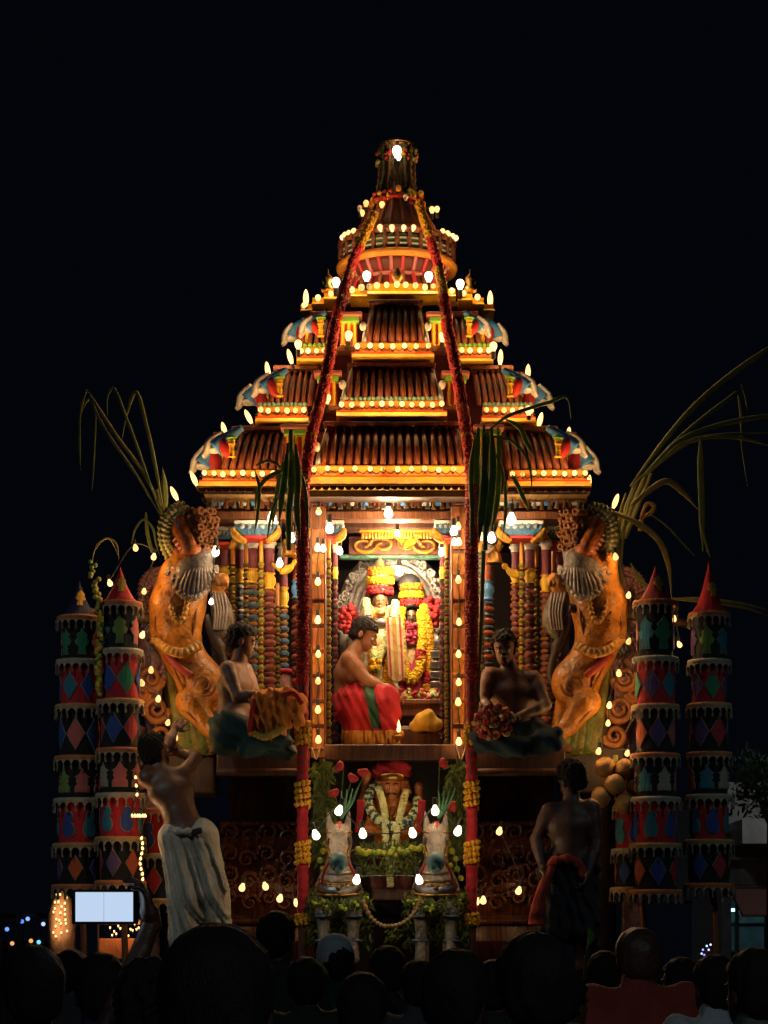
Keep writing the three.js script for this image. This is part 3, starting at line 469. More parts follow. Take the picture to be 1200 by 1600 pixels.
// ---- shrine walls, header, door posts
{
  const t = sub('shrine', car, 'open shrine chamber framed by bulb-lit posts');
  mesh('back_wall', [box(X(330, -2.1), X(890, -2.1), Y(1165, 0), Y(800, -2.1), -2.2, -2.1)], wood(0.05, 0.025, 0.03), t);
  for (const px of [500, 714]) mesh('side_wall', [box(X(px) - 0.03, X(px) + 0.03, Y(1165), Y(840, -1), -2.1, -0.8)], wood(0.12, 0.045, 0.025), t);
  mesh('header_beam', [pbox(536, 692, 806, 826, -0.5, 0.2, 0.012)], wood(0.09, 0.036, 0.02), t);
  mesh('header_rail', [pbox(528, 698, 800, 808, -0.3, 0.3, 0.01)], BROWN, t);
  mesh('pelmet', [pbox(562, 678, 826, 832, -0.55, 0.04)], ORA, t);
  const fr = clean(lathe([[0, 0], [0.012, 0.004], [0.016, 0.02], [0.012, 0.05], [0, 0.055]], 7));
  for (let i = 0; i < 22; i++) mesh('pelmet_fringe', fr, ORA, t, V(lerp(564, 676, (i + 0.5) / 22), 842, -0.56));
  mesh('scroll_panel', [pbox(545, 690, 838, 866, -0.9, 0.05)], wood(0.2, 0.06, 0.03), t);
  for (const s of [-1, 1]) for (const [d, f] of [[20, 1], [48, -1]]) {
    const q = []; for (let j = 0; j < 14; j++) { const w = j * 0.6, rad = (13 - j * 0.8) * 0.0055; q.push(v3(X(617 + s * d, -0.9) + s * f * Math.cos(w) * rad * 1.6, Y(852, -0.9) + Math.sin(w) * rad * f, -0.885)); }
    mesh('gilded_scroll', [sweep(q, (u) => 0.02 * (1 - 0.55 * u), 6, 26)], old(0.45, 0.22, 0.03), t);
  }
  mesh('ceiling', [box(X(505, -0.5), X(712, -0.5), Y(812, -0.5), Y(806, -0.5), -2.1, -0.5)], DARK, t);
  mesh('teal_lintel', [pbox(530, 700, 866, 872, -0.95, 0.1)], cTeal, t);
  // posts
  for (const [px, ys, s] of [[497, [800, 857, 910, 970, 1023, 1065, 1110, 1157], -1], [717, [823, 848, 907, 973, 1023, 1067, 1098, 1160], 1]]) {
    mesh('door_post', [pbox(px - 12, px + 12, 790, 1185, 0.1, 0.14, 0.01)], wood(0.24, 0.09, 0.032), t);
    for (let i = 0; i < 9; i++) mesh('post_panel', [pbox(px - 9, px + 9, 826 + i * 39, 858 + i * 39, 0.115, 0.03, 0.006)], i % 2 ? metal(0.75, 0.36, 0.1, { roughness: 0.5 }) : wood(0.5, 0.2, 0.06), t);
    mesh('post_wire', [wire(ys.map((y, i) => V(px + (i % 2 ? 2 : -2), y - 14, 0.135)), 0.004)], socketMat, t);
    for (const y of ys) bulb(t, V(px + rr(-1, 1), y, 0.165), 5 * mpp(0.16), 0.13, 'warm', v3(0, -1, 0.25));
    mesh('post_cap', [place(lotusG, X(px, 0.05), Y(800, 0.05), 0.03, 0, 0, 0, [0.06, 0.1, 0.06])], cDk, t);
  }
  for (const s of [-1, 1]) mesh('post_rope', [wire([V(607 + s * 120, 1168, 0.14), V(607 + s * 113, 1187, 0.15), V(607 + s * 106, 1166, 0.14)], 0.007)], cloth(0.5, 0.42, 0.3), t);
}
// bright lamps hung about the shrine and the bays
for (const [px, py, z, p, r, kind] of [[607, 803, 0.05, 0.8, 7, 'white'], [425, 811, 0.12, 0.4, 7.5, 'white'], [515, 827, 0.2, 0.35, 6.5, 'white'], [799, 813, 0.12, 0.4, 7.5, 'white'], [455, 842, 0.32, 0.28, 6, 'white'], [768, 842, 0.22, 0.28, 6.5, 'white'], [709, 831, 0.2, 0.3, 6, 'white'], [621, 836, -0.4, 0.8, 5, 'white'], [624, 894, -0.62, 1.9, 6, 'white'], [437, 881, 0.05, 0.2, 5.5, 'white'], [531, 862, -0.1, 0.4, 5, 'white'], [690, 864, -0.1, 0.4, 5, 'white'], [505, 858, 0.2, 0.1, 4.5, 'white'], [710, 848, 0.2, 0.1, 4.5, 'white'], [337, 863, 0.1, 0.12, 6, 'white'], [752, 840, 0.15, 0.1, 5, 'amber']])
  bulb(car, V(px, py, z), r * mpp(z), p, kind, v3(0, -1, 0.15), false, 'lamp_bulb');
for (const [px, py, z] of [[607, 803, 0.05], [425, 811, 0.12], [799, 813, 0.12], [768, 842, 0.22], [455, 842, 0.32], [437, 881, 0.05]]) mesh('lamp_cord', [wire([V(px, py - 18, z), V(px + 2, py - 30, z - 0.05), V(px + 1, Math.min(776, py - 36), z - 0.1)], 0.004)], socketMat, car);

// ================= flowers =================
const PETALS = { orange: petal(0.78, 0.2, 0.012), yellow: petal(0.8, 0.46, 0.012), gold: petal(0.72, 0.33, 0.01), red: petal(0.42, 0.012, 0.03), crimson: petal(0.3, 0.008, 0.022), white: petal(0.78, 0.74, 0.66), violet: petal(0.2, 0.05, 0.42), magenta: petal(0.6, 0.05, 0.25), green: petal(0.12, 0.2, 0.03), lime: petal(0.34, 0.42, 0.03), blue: petal(0.1, 0.18, 0.42) };
const bloomG = (() => { const g = ball(1, 1), p = g.attributes.position; for (let i = 0; i < p.count; i++) { const a = Math.sin(p.getX(i) * 9.1) * Math.sin(p.getY(i) * 8.3 + 1) * Math.sin(p.getZ(i) * 7.7); const f = 1 + 0.22 * a; p.setXYZ(i, p.getX(i) * f, p.getY(i) * f, p.getZ(i) * f); } g.computeVertexNormals(); return g; })();
const bloom = (p, r) => place(bloomG, p.x, p.y, p.z, rnd() * 6, rnd() * 6, rnd() * 6, [r, r * rr(0.75, 1), r]);
function rope(pts, R, r, gap, jitter = 0.25) {                   // blooms packed round a line
  const c = new THREE.CatmullRomCurve3(pts, false, 'centripetal'), L = c.getLength(), n = Math.max(2, Math.round(L / gap)), out = [];
  for (let i = 0; i <= n; i++) {
    const p = c.getPointAt(i / n), d = c.getTangentAt(i / n), a = v3(0.3, 0.2, 1).cross(d).normalize(), b = d.clone().cross(a), m = Math.max(3, Math.round((R * 6.3) / (r * 1.5)));
    for (let k = 0; k < m; k++) { const w = ((k + (i % 2) * 0.5) / m) * 6.283; out.push(bloom(p.clone().addScaledVector(a, Math.cos(w) * R * 0.75).addScaledVector(b, Math.sin(w) * R * 0.75), r * rr(1 - jitter, 1 + jitter))); }
  }
  return out;
}
function ringStack(c, rx, rz, y, h, r) { const out = [], n = Math.round((rx + rz) * 3.1 / (r * 1.25)); for (let j = 0; j < Math.max(1, Math.round(h / (r * 1.3))); j++) for (let i = 0; i < n; i++) { const w = ((i + (j % 2) / 2) / n) * 6.283; out.push(bloom(v3(c.x + Math.cos(w) * rx, y + j * r * 1.3, c.z + Math.sin(w) * rz), r * rr(0.85, 1.2))); } return out; }
// ================= bodies as smooth fields =================
const cap = (a, b, ra, rb = ra, k = 0.03) => ({ a, b, ra, rb, k });
const ell = (c, r, k = 0.02, q = null) => ({ c, r, k, q });
function dist(s, x, y, z) {
  if (s.c) {
    let dx = x - s.c.x, dy = y - s.c.y, dz = z - s.c.z;
    if (s.q) { const [A, B, D] = s.q, ox = dx, oy = dy, oz = dz; dx = ox * A.x + oy * A.y + oz * A.z; dy = ox * B.x + oy * B.y + oz * B.z; dz = ox * D.x + oy * D.y + oz * D.z; }
    const [rx, ry, rz] = s.r, k0 = Math.sqrt((dx / rx) ** 2 + (dy / ry) ** 2 + (dz / rz) ** 2), k1 = Math.sqrt((dx / rx / rx) ** 2 + (dy / ry / ry) ** 2 + (dz / rz / rz) ** 2);
    return k1 < 1e-9 ? -Math.min(rx, ry, rz) : (k0 * (k0 - 1)) / k1;
  }
  const { a, b } = s, ux = b.x - a.x, uy = b.y - a.y, uz = b.z - a.z, px = x - a.x, py = y - a.y, pz = z - a.z, L = ux * ux + uy * uy + uz * uz || 1e-9;
  const t = Math.max(0, Math.min(1, (px * ux + py * uy + pz * uz) / L)), qx = px - ux * t, qy = py - uy * t, qz = pz - uz * t;
  return Math.sqrt(qx * qx + qy * qy + qz * qz) - (s.ra + (s.rb - s.ra) * t);
}
function field(shapes, x, y, z) {
  let d = 1e3;
  for (const s of shapes) {
    const e = dist(s, x, y, z);
    if (s.cut) { const k = s.k, h = Math.max(0, Math.min(1, 0.5 - 0.5 * (d + e) / k)); d = lerp(d, -e, h) + k * h * (1 - h); continue; }
    if (d > 100) { d = e; continue; }
    const k = s.k, h = Math.max(0, Math.min(1, 0.5 + 0.5 * (d - e) / k)); d = lerp(d, e, h) - k * h * (1 - h);
  }
  return d;
}
function nets(shapes, cell, warp = null, clip = null) {          // naive surface nets
  const lo = v3(1e9, 1e9, 1e9), hi = v3(-1e9, -1e9, -1e9);
  for (const s of shapes) if (!s.cut) { const pts = s.c ? [[s.c, Math.max(...s.r)]] : [[s.a, s.ra], [s.b, s.rb]]; for (const [p, r] of pts) { lo.min(v3(p.x - r, p.y - r, p.z - r)); hi.max(v3(p.x + r, p.y + r, p.z + r)); } }
  lo.subScalar(cell * 3 + (warp ? 0.03 : 0)); hi.addScalar(cell * 3 + (warp ? 0.03 : 0));
  const nx = Math.ceil((hi.x - lo.x) / cell) + 1, ny = Math.ceil((hi.y - lo.y) / cell) + 1, nz = Math.ceil((hi.z - lo.z) / cell) + 1, F = new Float32Array(nx * ny * nz);
  for (let k = 0, o = 0; k < nz; k++) for (let j = 0; j < ny; j++) for (let i = 0; i < nx; i++, o++) {
    const x = lo.x + i * cell, y = lo.y + j * cell, z = lo.z + k * cell;
    let d = field(shapes, x, y, z);
    if (warp && Math.abs(d) < 0.08) d += warp(x, y, z);
    if (clip) d = Math.max(d, clip(x, y, z));
    F[o] = d;
  }
  const id = new Int32Array(nx * ny * nz).fill(-1), pos = [], idx = [], at = (i, j, k) => (k * ny + j) * nx + i;
  for (let k = 0; k < nz - 1; k++) for (let j = 0; j < ny - 1; j++) for (let i = 0; i < nx - 1; i++) {
    let n = 0, sx = 0, sy = 0, sz = 0; const c = [];
    let neg = 0; for (let q = 0; q < 8; q++) { const v = F[at(i + (q & 1), j + ((q >> 1) & 1), k + (q >> 2))]; c.push(v); if (v < 0) neg++; }
    if (neg === 0 || neg === 8) continue;
    for (const [p, q] of EDGES) if (c[p] < 0 !== c[q] < 0) { const t = c[p] / (c[p] - c[q]); sx += lerp(p & 1, q & 1, t); sy += lerp((p >> 1) & 1, (q >> 1) & 1, t); sz += lerp(p >> 2, q >> 2, t); n++; }
    id[at(i, j, k)] = pos.length / 3; pos.push(lo.x + (i + sx / n) * cell, lo.y + (j + sy / n) * cell, lo.z + (k + sz / n) * cell);
  }
  const quad = (a, b, c, d, flip) => { if (a < 0 || b < 0 || c < 0 || d < 0) return; if (flip) idx.push(a, c, b, a, d, c); else idx.push(a, b, c, a, c, d); };
  for (let k = 1; k < nz - 1; k++) for (let j = 1; j < ny - 1; j++) for (let i = 1; i < nx - 1; i++) {
    const v = F[at(i, j, k)] < 0;
    if (v !== F[at(i + 1, j, k)] < 0) quad(id[at(i, j - 1, k - 1)], id[at(i, j, k - 1)], id[at(i, j, k)], id[at(i, j - 1, k)], !v);
    if (v !== F[at(i, j + 1, k)] < 0) quad(id[at(i - 1, j, k - 1)], id[at(i - 1, j, k)], id[at(i, j, k)], id[at(i, j, k - 1)], !v);
    if (v !== F[at(i, j, k + 1)] < 0) quad(id[at(i - 1, j - 1, k)], id[at(i, j - 1, k)], id[at(i, j, k)], id[at(i - 1, j, k)], !v);
  }
  const g = new THREE.BufferGeometry(); g.setAttribute('position', new THREE.Float32BufferAttribute(pos, 3)); g.setIndex(idx); g.computeVertexNormals();
  return g;
}
const EDGES = [[0, 1], [2, 3], [4, 5], [6, 7], [0, 2], [1, 3], [4, 6], [5, 7], [0, 4], [1, 5], [2, 6], [3, 7]];
const frame = (f, u) => { const F = f.clone().normalize(), R = u.clone().cross(F).normalize(), U = F.clone().cross(R); return { F, R, U }; };
function headShapes(c, face, up, s = 1) {
  const { F, R, U } = frame(face, up), q = [R, U, F], at = (r, u, f) => c.clone().addScaledVector(R, r * s).addScaledVector(U, u * s).addScaledVector(F, f * s), e = (r, u, f, rad, k = 0.015) => ell(at(r, u, f), rad.map((x) => x * s), k * s, q);
  return [e(0, 0.03, -0.012, [0.075, 0.088, 0.095]), e(0, -0.045, 0.03, [0.056, 0.068, 0.06], 0.03), e(0, -0.088, 0.06, [0.026, 0.022, 0.024], 0.02), e(0, 0.018, 0.078, [0.05, 0.012, 0.014], 0.015),
    { ...cap(at(0, 0.01, 0.088), at(0, -0.028, 0.108), 0.009 * s, 0.015 * s), k: 0.012 * s }, e(0.014, -0.03, 0.095, [0.01, 0.009, 0.012], 0.008), e(-0.014, -0.03, 0.095, [0.01, 0.009, 0.012], 0.008),
    e(0, -0.056, 0.086, [0.026, 0.008, 0.012], 0.006), e(0, -0.068, 0.083, [0.022, 0.008, 0.012], 0.006), e(0.077, -0.01, -0.012, [0.01, 0.034, 0.02], 0.008), e(-0.077, -0.01, -0.012, [0.01, 0.034, 0.02], 0.008),
    { ...e(0.031, 0.0, 0.1, [0.018, 0.011, 0.018], 0.012), cut: true }, { ...e(-0.031, 0.0, 0.1, [0.018, 0.011, 0.018], 0.012), cut: true }];
}
const headGeo = (c, face, up, s = 1, cell = 0.006) => nets(headShapes(c, face, up, s), cell);
function eyesFor(parent, c, face, up, s = 1) {
  const { F, R, U } = frame(face, up), W = mk('plain', 0.5, 0.47, 0.42, { roughness: 0.3 }), B = mk('plain', 0.02, 0.012, 0.008, { roughness: 0.2 });
  for (const d of [-1, 1]) { const p = c.clone().addScaledVector(R, d * 0.031 * s).addScaledVector(F, 0.076 * s).addScaledVector(U, -0.001 * s); mesh('eye', [place(sphere(0.013 * s, 10, 8), p.x, p.y, p.z)], W, parent); const i = p.clone().addScaledVector(F, 0.009 * s); mesh('pupil', [place(sphere(0.0065 * s, 8, 6), i.x, i.y, i.z)], B, parent); mesh('eyebrow', [sweep([-0.02, 0, 0.02].map((w, n) => c.clone().addScaledVector(R, d * (0.032 + w) * s).addScaledVector(U, (0.026 + (n === 1 ? 0.006 : 0)) * s).addScaledVector(F, 0.088 * s)), 0.0045 * s, 6, 6)], B, parent); }
}
function hairGeo(c, face, up, s = 1, o = {}) {
  const { F, R, U } = frame(face, up), q = [R, U, F], at = (r, u, f) => c.clone().addScaledVector(R, r * s).addScaledVector(U, u * s).addScaledVector(F, f * s), g = o.grow ?? 0.014;
  const sh = [ell(at(0, 0.036, -0.016), [0.078 + g, 0.09 + g, 0.096 + g].map((x) => x * s), 0.02, q), ell(at(0, -0.03, -0.06), [0.062 + g, 0.06 + (o.nape ?? 0), 0.05].map((x) => x * s), 0.03, q)];
  const line = o.line ?? 0.05;
  return nets(sh, o.cell ?? 0.007, (x, y, z) => (o.rough ?? 1) * (0.006 * Math.sin(x * 130 + 3 * Math.sin(y * 60)) * Math.sin(y * 110) + 0.005 * Math.sin(z * 140 + x * 40)), (x, y, z) => {
    const dx = x - c.x, dy = y - c.y, dz = z - c.z, f = (dx * F.x + dy * F.y + dz * F.z) / s, u = (dx * U.x + dy * U.y + dz * U.z) / s;
    return (f - 0.012 - Math.max(0, (u - line) * 3.2)) * 0.5 * s;                     // the face stays clear
  });
}
function handShapes(w, dir, palm, side, curl = 0.6, s = 1) {                          // wrist, finger direction, palm normal, side of the thumb
  const D = dir.clone().normalize(), T = D.clone().cross(palm).normalize().multiplyScalar(side), P = T.clone().cross(D).multiplyScalar(side).normalize();
  const at = (d, t, p) => w.clone().addScaledVector(D, d * s).addScaledVector(T, t * s).addScaledVector(P, p * s), out = [cap(at(-0.01, 0, 0), at(0.03, 0, 0), 0.026 * s, 0.028 * s, 0.012), cap(at(0.03, 0.022, 0), at(0.085, 0.026, 0), 0.017 * s, 0.014 * s, 0.015), cap(at(0.03, -0.022, 0), at(0.08, -0.028, 0), 0.017 * s, 0.013 * s, 0.015), cap(at(0.04, 0, 0), at(0.088, 0, 0), 0.018 * s, 0.014 * s, 0.015)];
  [[0.029, 0.066], [0.01, 0.075], [-0.011, 0.07], [-0.03, 0.055]].forEach(([t, l], i) => {
    let p = at(0.088 - (i === 3 ? 0.012 : 0), t, 0), a = 0.25;
    for (const seg of [0.45, 0.32, 0.26]) { const n = p.clone().addScaledVector(D, Math.cos(a) * l * seg * s).addScaledVector(P, Math.sin(a) * l * seg * s); out.push(cap(p, n, 0.0095 * s, 0.0085 * s, 0.004)); p = n; a += curl; }
  });
  const a = at(0.025, 0.028, 0.008), b = at(0.055, 0.052, 0.018), c = at(0.085, 0.056, 0.03); out.push(cap(a, b, 0.013 * s, 0.011 * s, 0.01), cap(b, c, 0.0105 * s, 0.009 * s, 0.005));
  return out;
}
function bodyGeo(j, s = 1, cell = 0.013, fine = 0.0065) {
  const M = j.hip[0].clone().lerp(j.hip[1], 0.5), Cc = j.sh[0].clone().lerp(j.sh[1], 0.5), up = Cc.clone().sub(M).normalize(), chest = Cc.clone().addScaledVector(up, -0.12 * s), waist = M.clone().lerp(chest, 0.45), S = [];
  S.push(cap(j.hip[0].clone().lerp(M, 0.35), j.hip[1].clone().lerp(M, 0.35), 0.11 * s, 0.11 * s), cap(M, waist, 0.12 * s, 0.108 * s, 0.05), cap(waist, chest, 0.108 * s, 0.125 * s, 0.05));
  S.push(cap(chest.clone().lerp(j.sh[0], 0.5).addScaledVector(up, -0.05 * s), chest.clone().lerp(j.sh[1], 0.5).addScaledVector(up, -0.05 * s), 0.095 * s, 0.095 * s, 0.05), cap(j.sh[0].clone().lerp(Cc, 0.2), j.sh[1].clone().lerp(Cc, 0.2), 0.058 * s, 0.058 * s, 0.05), cap(Cc.clone().addScaledVector(up, -0.02), j.neck, 0.066 * s, 0.054 * s, 0.04), cap(j.neck, j.head.clone().lerp(j.neck, 0.35), 0.054 * s, 0.052 * s, 0.02));
  for (const i of [0, 1]) {
    if (!j.el[i]) continue;
    S.push(cap(j.sh[i], j.sh[i].clone().lerp(j.el[i], 0.35), 0.06 * s, 0.053 * s, 0.03), cap(j.sh[i].clone().lerp(j.el[i], 0.3), j.el[i], 0.053 * s, 0.041 * s, 0.02), cap(j.el[i], j.el[i].clone().lerp(j.wr[i], 0.3), 0.042 * s, 0.044 * s, 0.02), cap(j.el[i].clone().lerp(j.wr[i], 0.3), j.wr[i], 0.044 * s, 0.027 * s, 0.02));
  }
  if (j.kn) for (const i of [0, 1]) { S.push(cap(j.hip[i], j.kn[i], 0.088 * s, 0.058 * s, 0.04), cap(j.kn[i], j.kn[i].clone().lerp(j.an[i], 0.35), 0.055 * s, 0.056 * s, 0.02), cap(j.kn[i].clone().lerp(j.an[i], 0.35), j.an[i], 0.056 * s, 0.036 * s, 0.02)); if (j.toe) S.push(cap(j.an[i], j.toe[i], 0.036 * s, 0.026 * s, 0.03)); }
  const parts = [nets(S, cell), headGeo(j.head, j.face, j.up ?? v3(0, 1, 0), s, fine)];
  for (const i of [0, 1]) if (j.wr[i] && j.hd) parts.push(nets(handShapes(j.wr[i], j.hd[i][0], j.hd[i][1], i ? 1 : -1, j.curl ?? 0.6, s), fine * 0.92));
  return join(parts);
}
const HAIR = new THREE.MeshPhysicalMaterial({ color: C(0.008, 0.006, 0.005), roughness: 0.75, specularIntensity: 0.4, bumpMap: TX.hairBump, bumpScale: 0.003 });
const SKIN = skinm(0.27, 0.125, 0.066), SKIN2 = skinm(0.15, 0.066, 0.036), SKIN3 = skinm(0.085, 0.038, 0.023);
const folds = (fx, fy, fz, a = 0.012, f = 60) => (x, y, z) => a * Math.sin((x * fx + y * fy + z * fz) * f + 2.2 * Math.sin(y * 9 + x * 5)) + a * 0.5 * Math.sin((x * fz + y * fx - z * fy) * f * 0.6 + 1);
const P3 = (z) => (px, py, dz = 0) => V(px, py, z + dz);

// ---- priest bending over the offerings inside the shrine
{
  const p = P3(-0.42), t = thing('person', 'bare-chested priest in red dhoti seated inside the shrine, facing the idols', 'person', [X(555), Y(1165), -0.42]);
  const j = { hip: [p(545, 1098, -0.12), p(549, 1098, 0.12)], sh: [p(548, 1027, -0.2), p(545, 1030, 0.19)], neck: p(556, 1014), head: p(569, 992), face: v3(1, -0.5, 0.12), up: v3(0.45, 1, 0), el: [p(572, 1062, -0.2), p(573, 1064, 0.2)], wr: [p(598, 1072, -0.18), p(604, 1082, 0.13)], hd: [[v3(1, -0.25, 0.1), v3(0, -1, 0)], [v3(1, -0.3, 0), v3(0, -1, 0)]] };
  mesh('body', bodyGeo(j, 1.1), SKIN, t); mesh('hair', [hairGeo(j.head, j.face, j.up, 1.1, { grow: 0.012, nape: -0.022, line: 0.035 })], HAIR, t);
  eyesFor(t, j.head, j.face, j.up, 1.1);
  const D = [cap(p(540, 1094, -0.1), p(552, 1094, 0.1), 0.13, 0.13), cap(p(548, 1098, 0.13), p(606, 1092, 0.2), 0.13, 0.1, 0.06), cap(p(548, 1098, -0.13), p(608, 1098, -0.12), 0.13, 0.1, 0.06), cap(p(604, 1094, 0.2), p(614, 1150, 0.2), 0.1, 0.07, 0.05), cap(p(606, 1098, -0.1), p(614, 1150, -0.05), 0.1, 0.07, 0.05), cap(p(555, 1110, 0.1), p(560, 1150, 0.1), 0.14, 0.13, 0.08), cap(p(585, 1110, 0.12), p(590, 1150, 0.12), 0.12, 0.1, 0.08)];
  mesh('dhoti', [nets(D, 0.013, folds(0.9, 0.35, 0.3, 0.013, 75))], cloth(0.52, 0.012, 0.03), t);
  const wf = folds(0.9, 0.35, 0.3, 0.013, 75), by = Y(1141, -0.2), grown = (x, y, z) => wf(x, y, z) - 0.005;
  mesh('dhoti_border', [nets(D, 0.011, grown, (x, y, z) => Math.max(Math.abs(x - lerp(X(589, -0.2), X(574, -0.2), (y - by) / 0.4)) - 0.045, by - y + 0.012, -z - 0.32))], cloth(0.025, 0.1, 0.06), t);
  mesh('dhoti_hem', [nets(D, 0.011, (x, y, z) => grown(x, y, z) - 0.003 + 0.006 * Math.sin(x * 190), (x, y, z) => y - by)], cloth(0.55, 0.26, 0.04), t);
  mesh('waist_cloth', [sweep([p(530, 1082, 0.17), p(548, 1088, 0.24), p(566, 1082, 0.16)], 0.03, 8, 10)], cloth(0.42, 0.012, 0.03), t);
  mesh('sacred_thread', [wire([p(548, 1020, 0.14), p(556, 1050, 0.16), p(560, 1078, 0.05)], 0.005)], cloth(0.7, 0.66, 0.55), t);
}
// ---- man seated at the edge, seen from the side, holding a bundle of orange cloth
{
  const p = P3(0.32), t = thing('person', 'bare-chested man in dark green dhoti seated in profile, holding orange silk', 'person', [X(372), Y(1172), 0.32]);
  const j = { hip: [p(362, 1130, -0.14), p(368, 1132, 0.14)], sh: [p(382, 1048, -0.17), p(356, 1046, 0.17)], neck: p(374, 1032), head: p(379, 1002), face: v3(1, -0.22, -0.1), up: v3(0.1, 1, 0), el: [p(402, 1092, -0.12), p(372, 1090, 0.24)], wr: [p(430, 1092, 0.0), p(424, 1084, 0.24)], hd: [[v3(1, -0.4, 0.1), v3(0, -1, 0)], [v3(1, -0.25, 0), v3(0, -1, 0.2)]] };
  mesh('body', bodyGeo(j, 1.12), SKIN2, t); mesh('hair', [hairGeo(j.head, j.face, j.up, 1.12, { grow: 0.009, nape: -0.02, line: 0.03 })], HAIR, t); eyesFor(t, j.head, j.face, j.up, 1.12);
  const D = [cap(p(356, 1136, -0.1), p(362, 1138, 0.12), 0.15, 0.15), cap(p(364, 1142, 0.15), p(432, 1152, 0.22), 0.13, 0.1, 0.06), cap(p(366, 1140, -0.13), p(430, 1146, -0.1), 0.13, 0.1, 0.06), cap(p(430, 1150, 0.2), p(384, 1170, 0.28), 0.09, 0.07, 0.06), cap(p(350, 1160, 0.05), p(450, 1172, 0.1), 0.09, 0.07, 0.08)];
  mesh('dhoti', [nets(D, 0.014, folds(0.3, 0.8, 0.4, 0.012, 60))], cloth(0.012, 0.05, 0.045), t);
}
{
  const p = P3(0.62), t = thing('cloth_bundle', 'orange and gold silk cloth in the hands of the seated man by the blue columns', 'cloth', [X(420), Y(1160), 0.46]);
  const S = [cap(p(408, 1096), p(396, 1140), 0.06, 0.045), cap(p(424, 1092), p(420, 1150), 0.07, 0.04, 0.05), cap(p(446, 1090), p(440, 1138), 0.075, 0.05, 0.05), cap(p(464, 1100), p(466, 1130), 0.05, 0.04, 0.04), cap(p(404, 1094), p(466, 1098), 0.055, 0.06, 0.05)];
  mesh('silk', [nets(S, 0.011, folds(1, 0.15, 0.6, 0.016, 110))], cloth(0.78, 0.24, 0.025), t);
  mesh('red_edge', [sweep([p(398, 1092, 0.06), p(392, 1120, 0.07), p(390, 1144, 0.05)], 0.018, 7, 10)], cloth(0.5, 0.015, 0.02), t); mesh('red_edge', [sweep([p(440, 1086, 0.08), p(460, 1084, 0.1), p(472, 1100, 0.08)], 0.02, 7, 8)], cloth(0.5, 0.015, 0.02), t);
  mesh('gold_edge', [sweep([p(396, 1146, 0.05), p(412, 1152, 0.06), p(426, 1148, 0.06), p(444, 1138, 0.06)], (u) => [0.028, 0.016 + 0.006 * Math.sin(u * 50)], 7, 30)], cloth(0.66, 0.4, 0.05), t);
}
// ---- man facing the camera on the other side, red bundle in his lap
{
  const p = P3(0.3), t = thing('person', 'bare-chested man facing the camera, seated among pink columns with red flowers in his lap', 'person', [X(800), Y(1172), 0.3]);
  const j = { hip: [p(785, 1142, -0.02), p(822, 1142, -0.06)], sh: [p(765, 1056, 0.02), p(836, 1062, -0.02)], neck: p(796, 1042), head: p(788, 1014, 0.03), face: v3(-0.12, -0.32, 1), up: v3(-0.06, 1, 0.25), el: [p(755, 1098, 0.1), p(852, 1102, 0.1)], wr: [p(768, 1120, 0.3), p(806, 1122, 0.3)], hd: [[v3(0.5, -0.5, 0.4), v3(0.2, -1, 0)], [v3(-0.9, -0.25, 0.2), v3(0, -1, 0)]] };
  mesh('body', bodyGeo(j, 1.12), SKIN2, t); mesh('hair', [hairGeo(j.head, j.face, j.up, 1.12, { grow: 0.014, nape: -0.03, line: 0.05 })], HAIR, t); eyesFor(t, j.head, j.face, j.up, 1.12);
  mesh('moustache', [sweep([p(781, 1023, 0.14), p(787, 1021, 0.155), p(794, 1023, 0.14)], 0.007, 6, 8)], HAIR, t);
  const D = [cap(p(785, 1145, -0.05), p(822, 1145, -0.05), 0.14, 0.14), cap(p(785, 1148, 0), p(755, 1152, 0.3), 0.12, 0.1, 0.06), cap(p(822, 1148, 0), p(862, 1156, 0.25), 0.12, 0.1, 0.06), cap(p(755, 1158, 0.28), p(815, 1166, 0.34), 0.08, 0.07, 0.06), cap(p(862, 1160, 0.22), p(800, 1168, 0.33), 0.08, 0.07, 0.06)];
  mesh('dhoti', [nets(D, 0.014, folds(0.5, 0.7, 0.4, 0.012, 60))], cloth(0.015, 0.04, 0.05), t);
}
{
  const t = thing('flower_heap', 'heap of red and orange flowers in the lap of the man facing the camera', 'flowers', [X(770), Y(1160), 0.66]);
  const a = [[], [], []]; for (let i = 0; i < 150; i++) { const u = rr(-1, 1), w = rr(-1, 1) * Math.sqrt(1 - u * u * 0.8); a[rnd() < 0.6 ? 0 : rnd() < 0.5 ? 1 : 2].push(bloom(V(772 + u * 28, 1128 + w * 26, 0.66 + (1 - u * u) * 0.06), rr(0.014, 0.03))); }
  mesh('red_flowers', a[0], PETALS.red, t); mesh('orange_flowers', a[1], PETALS.orange, t); mesh('pale_flowers', a[2], petal(0.45, 0.35, 0.35), t);
}
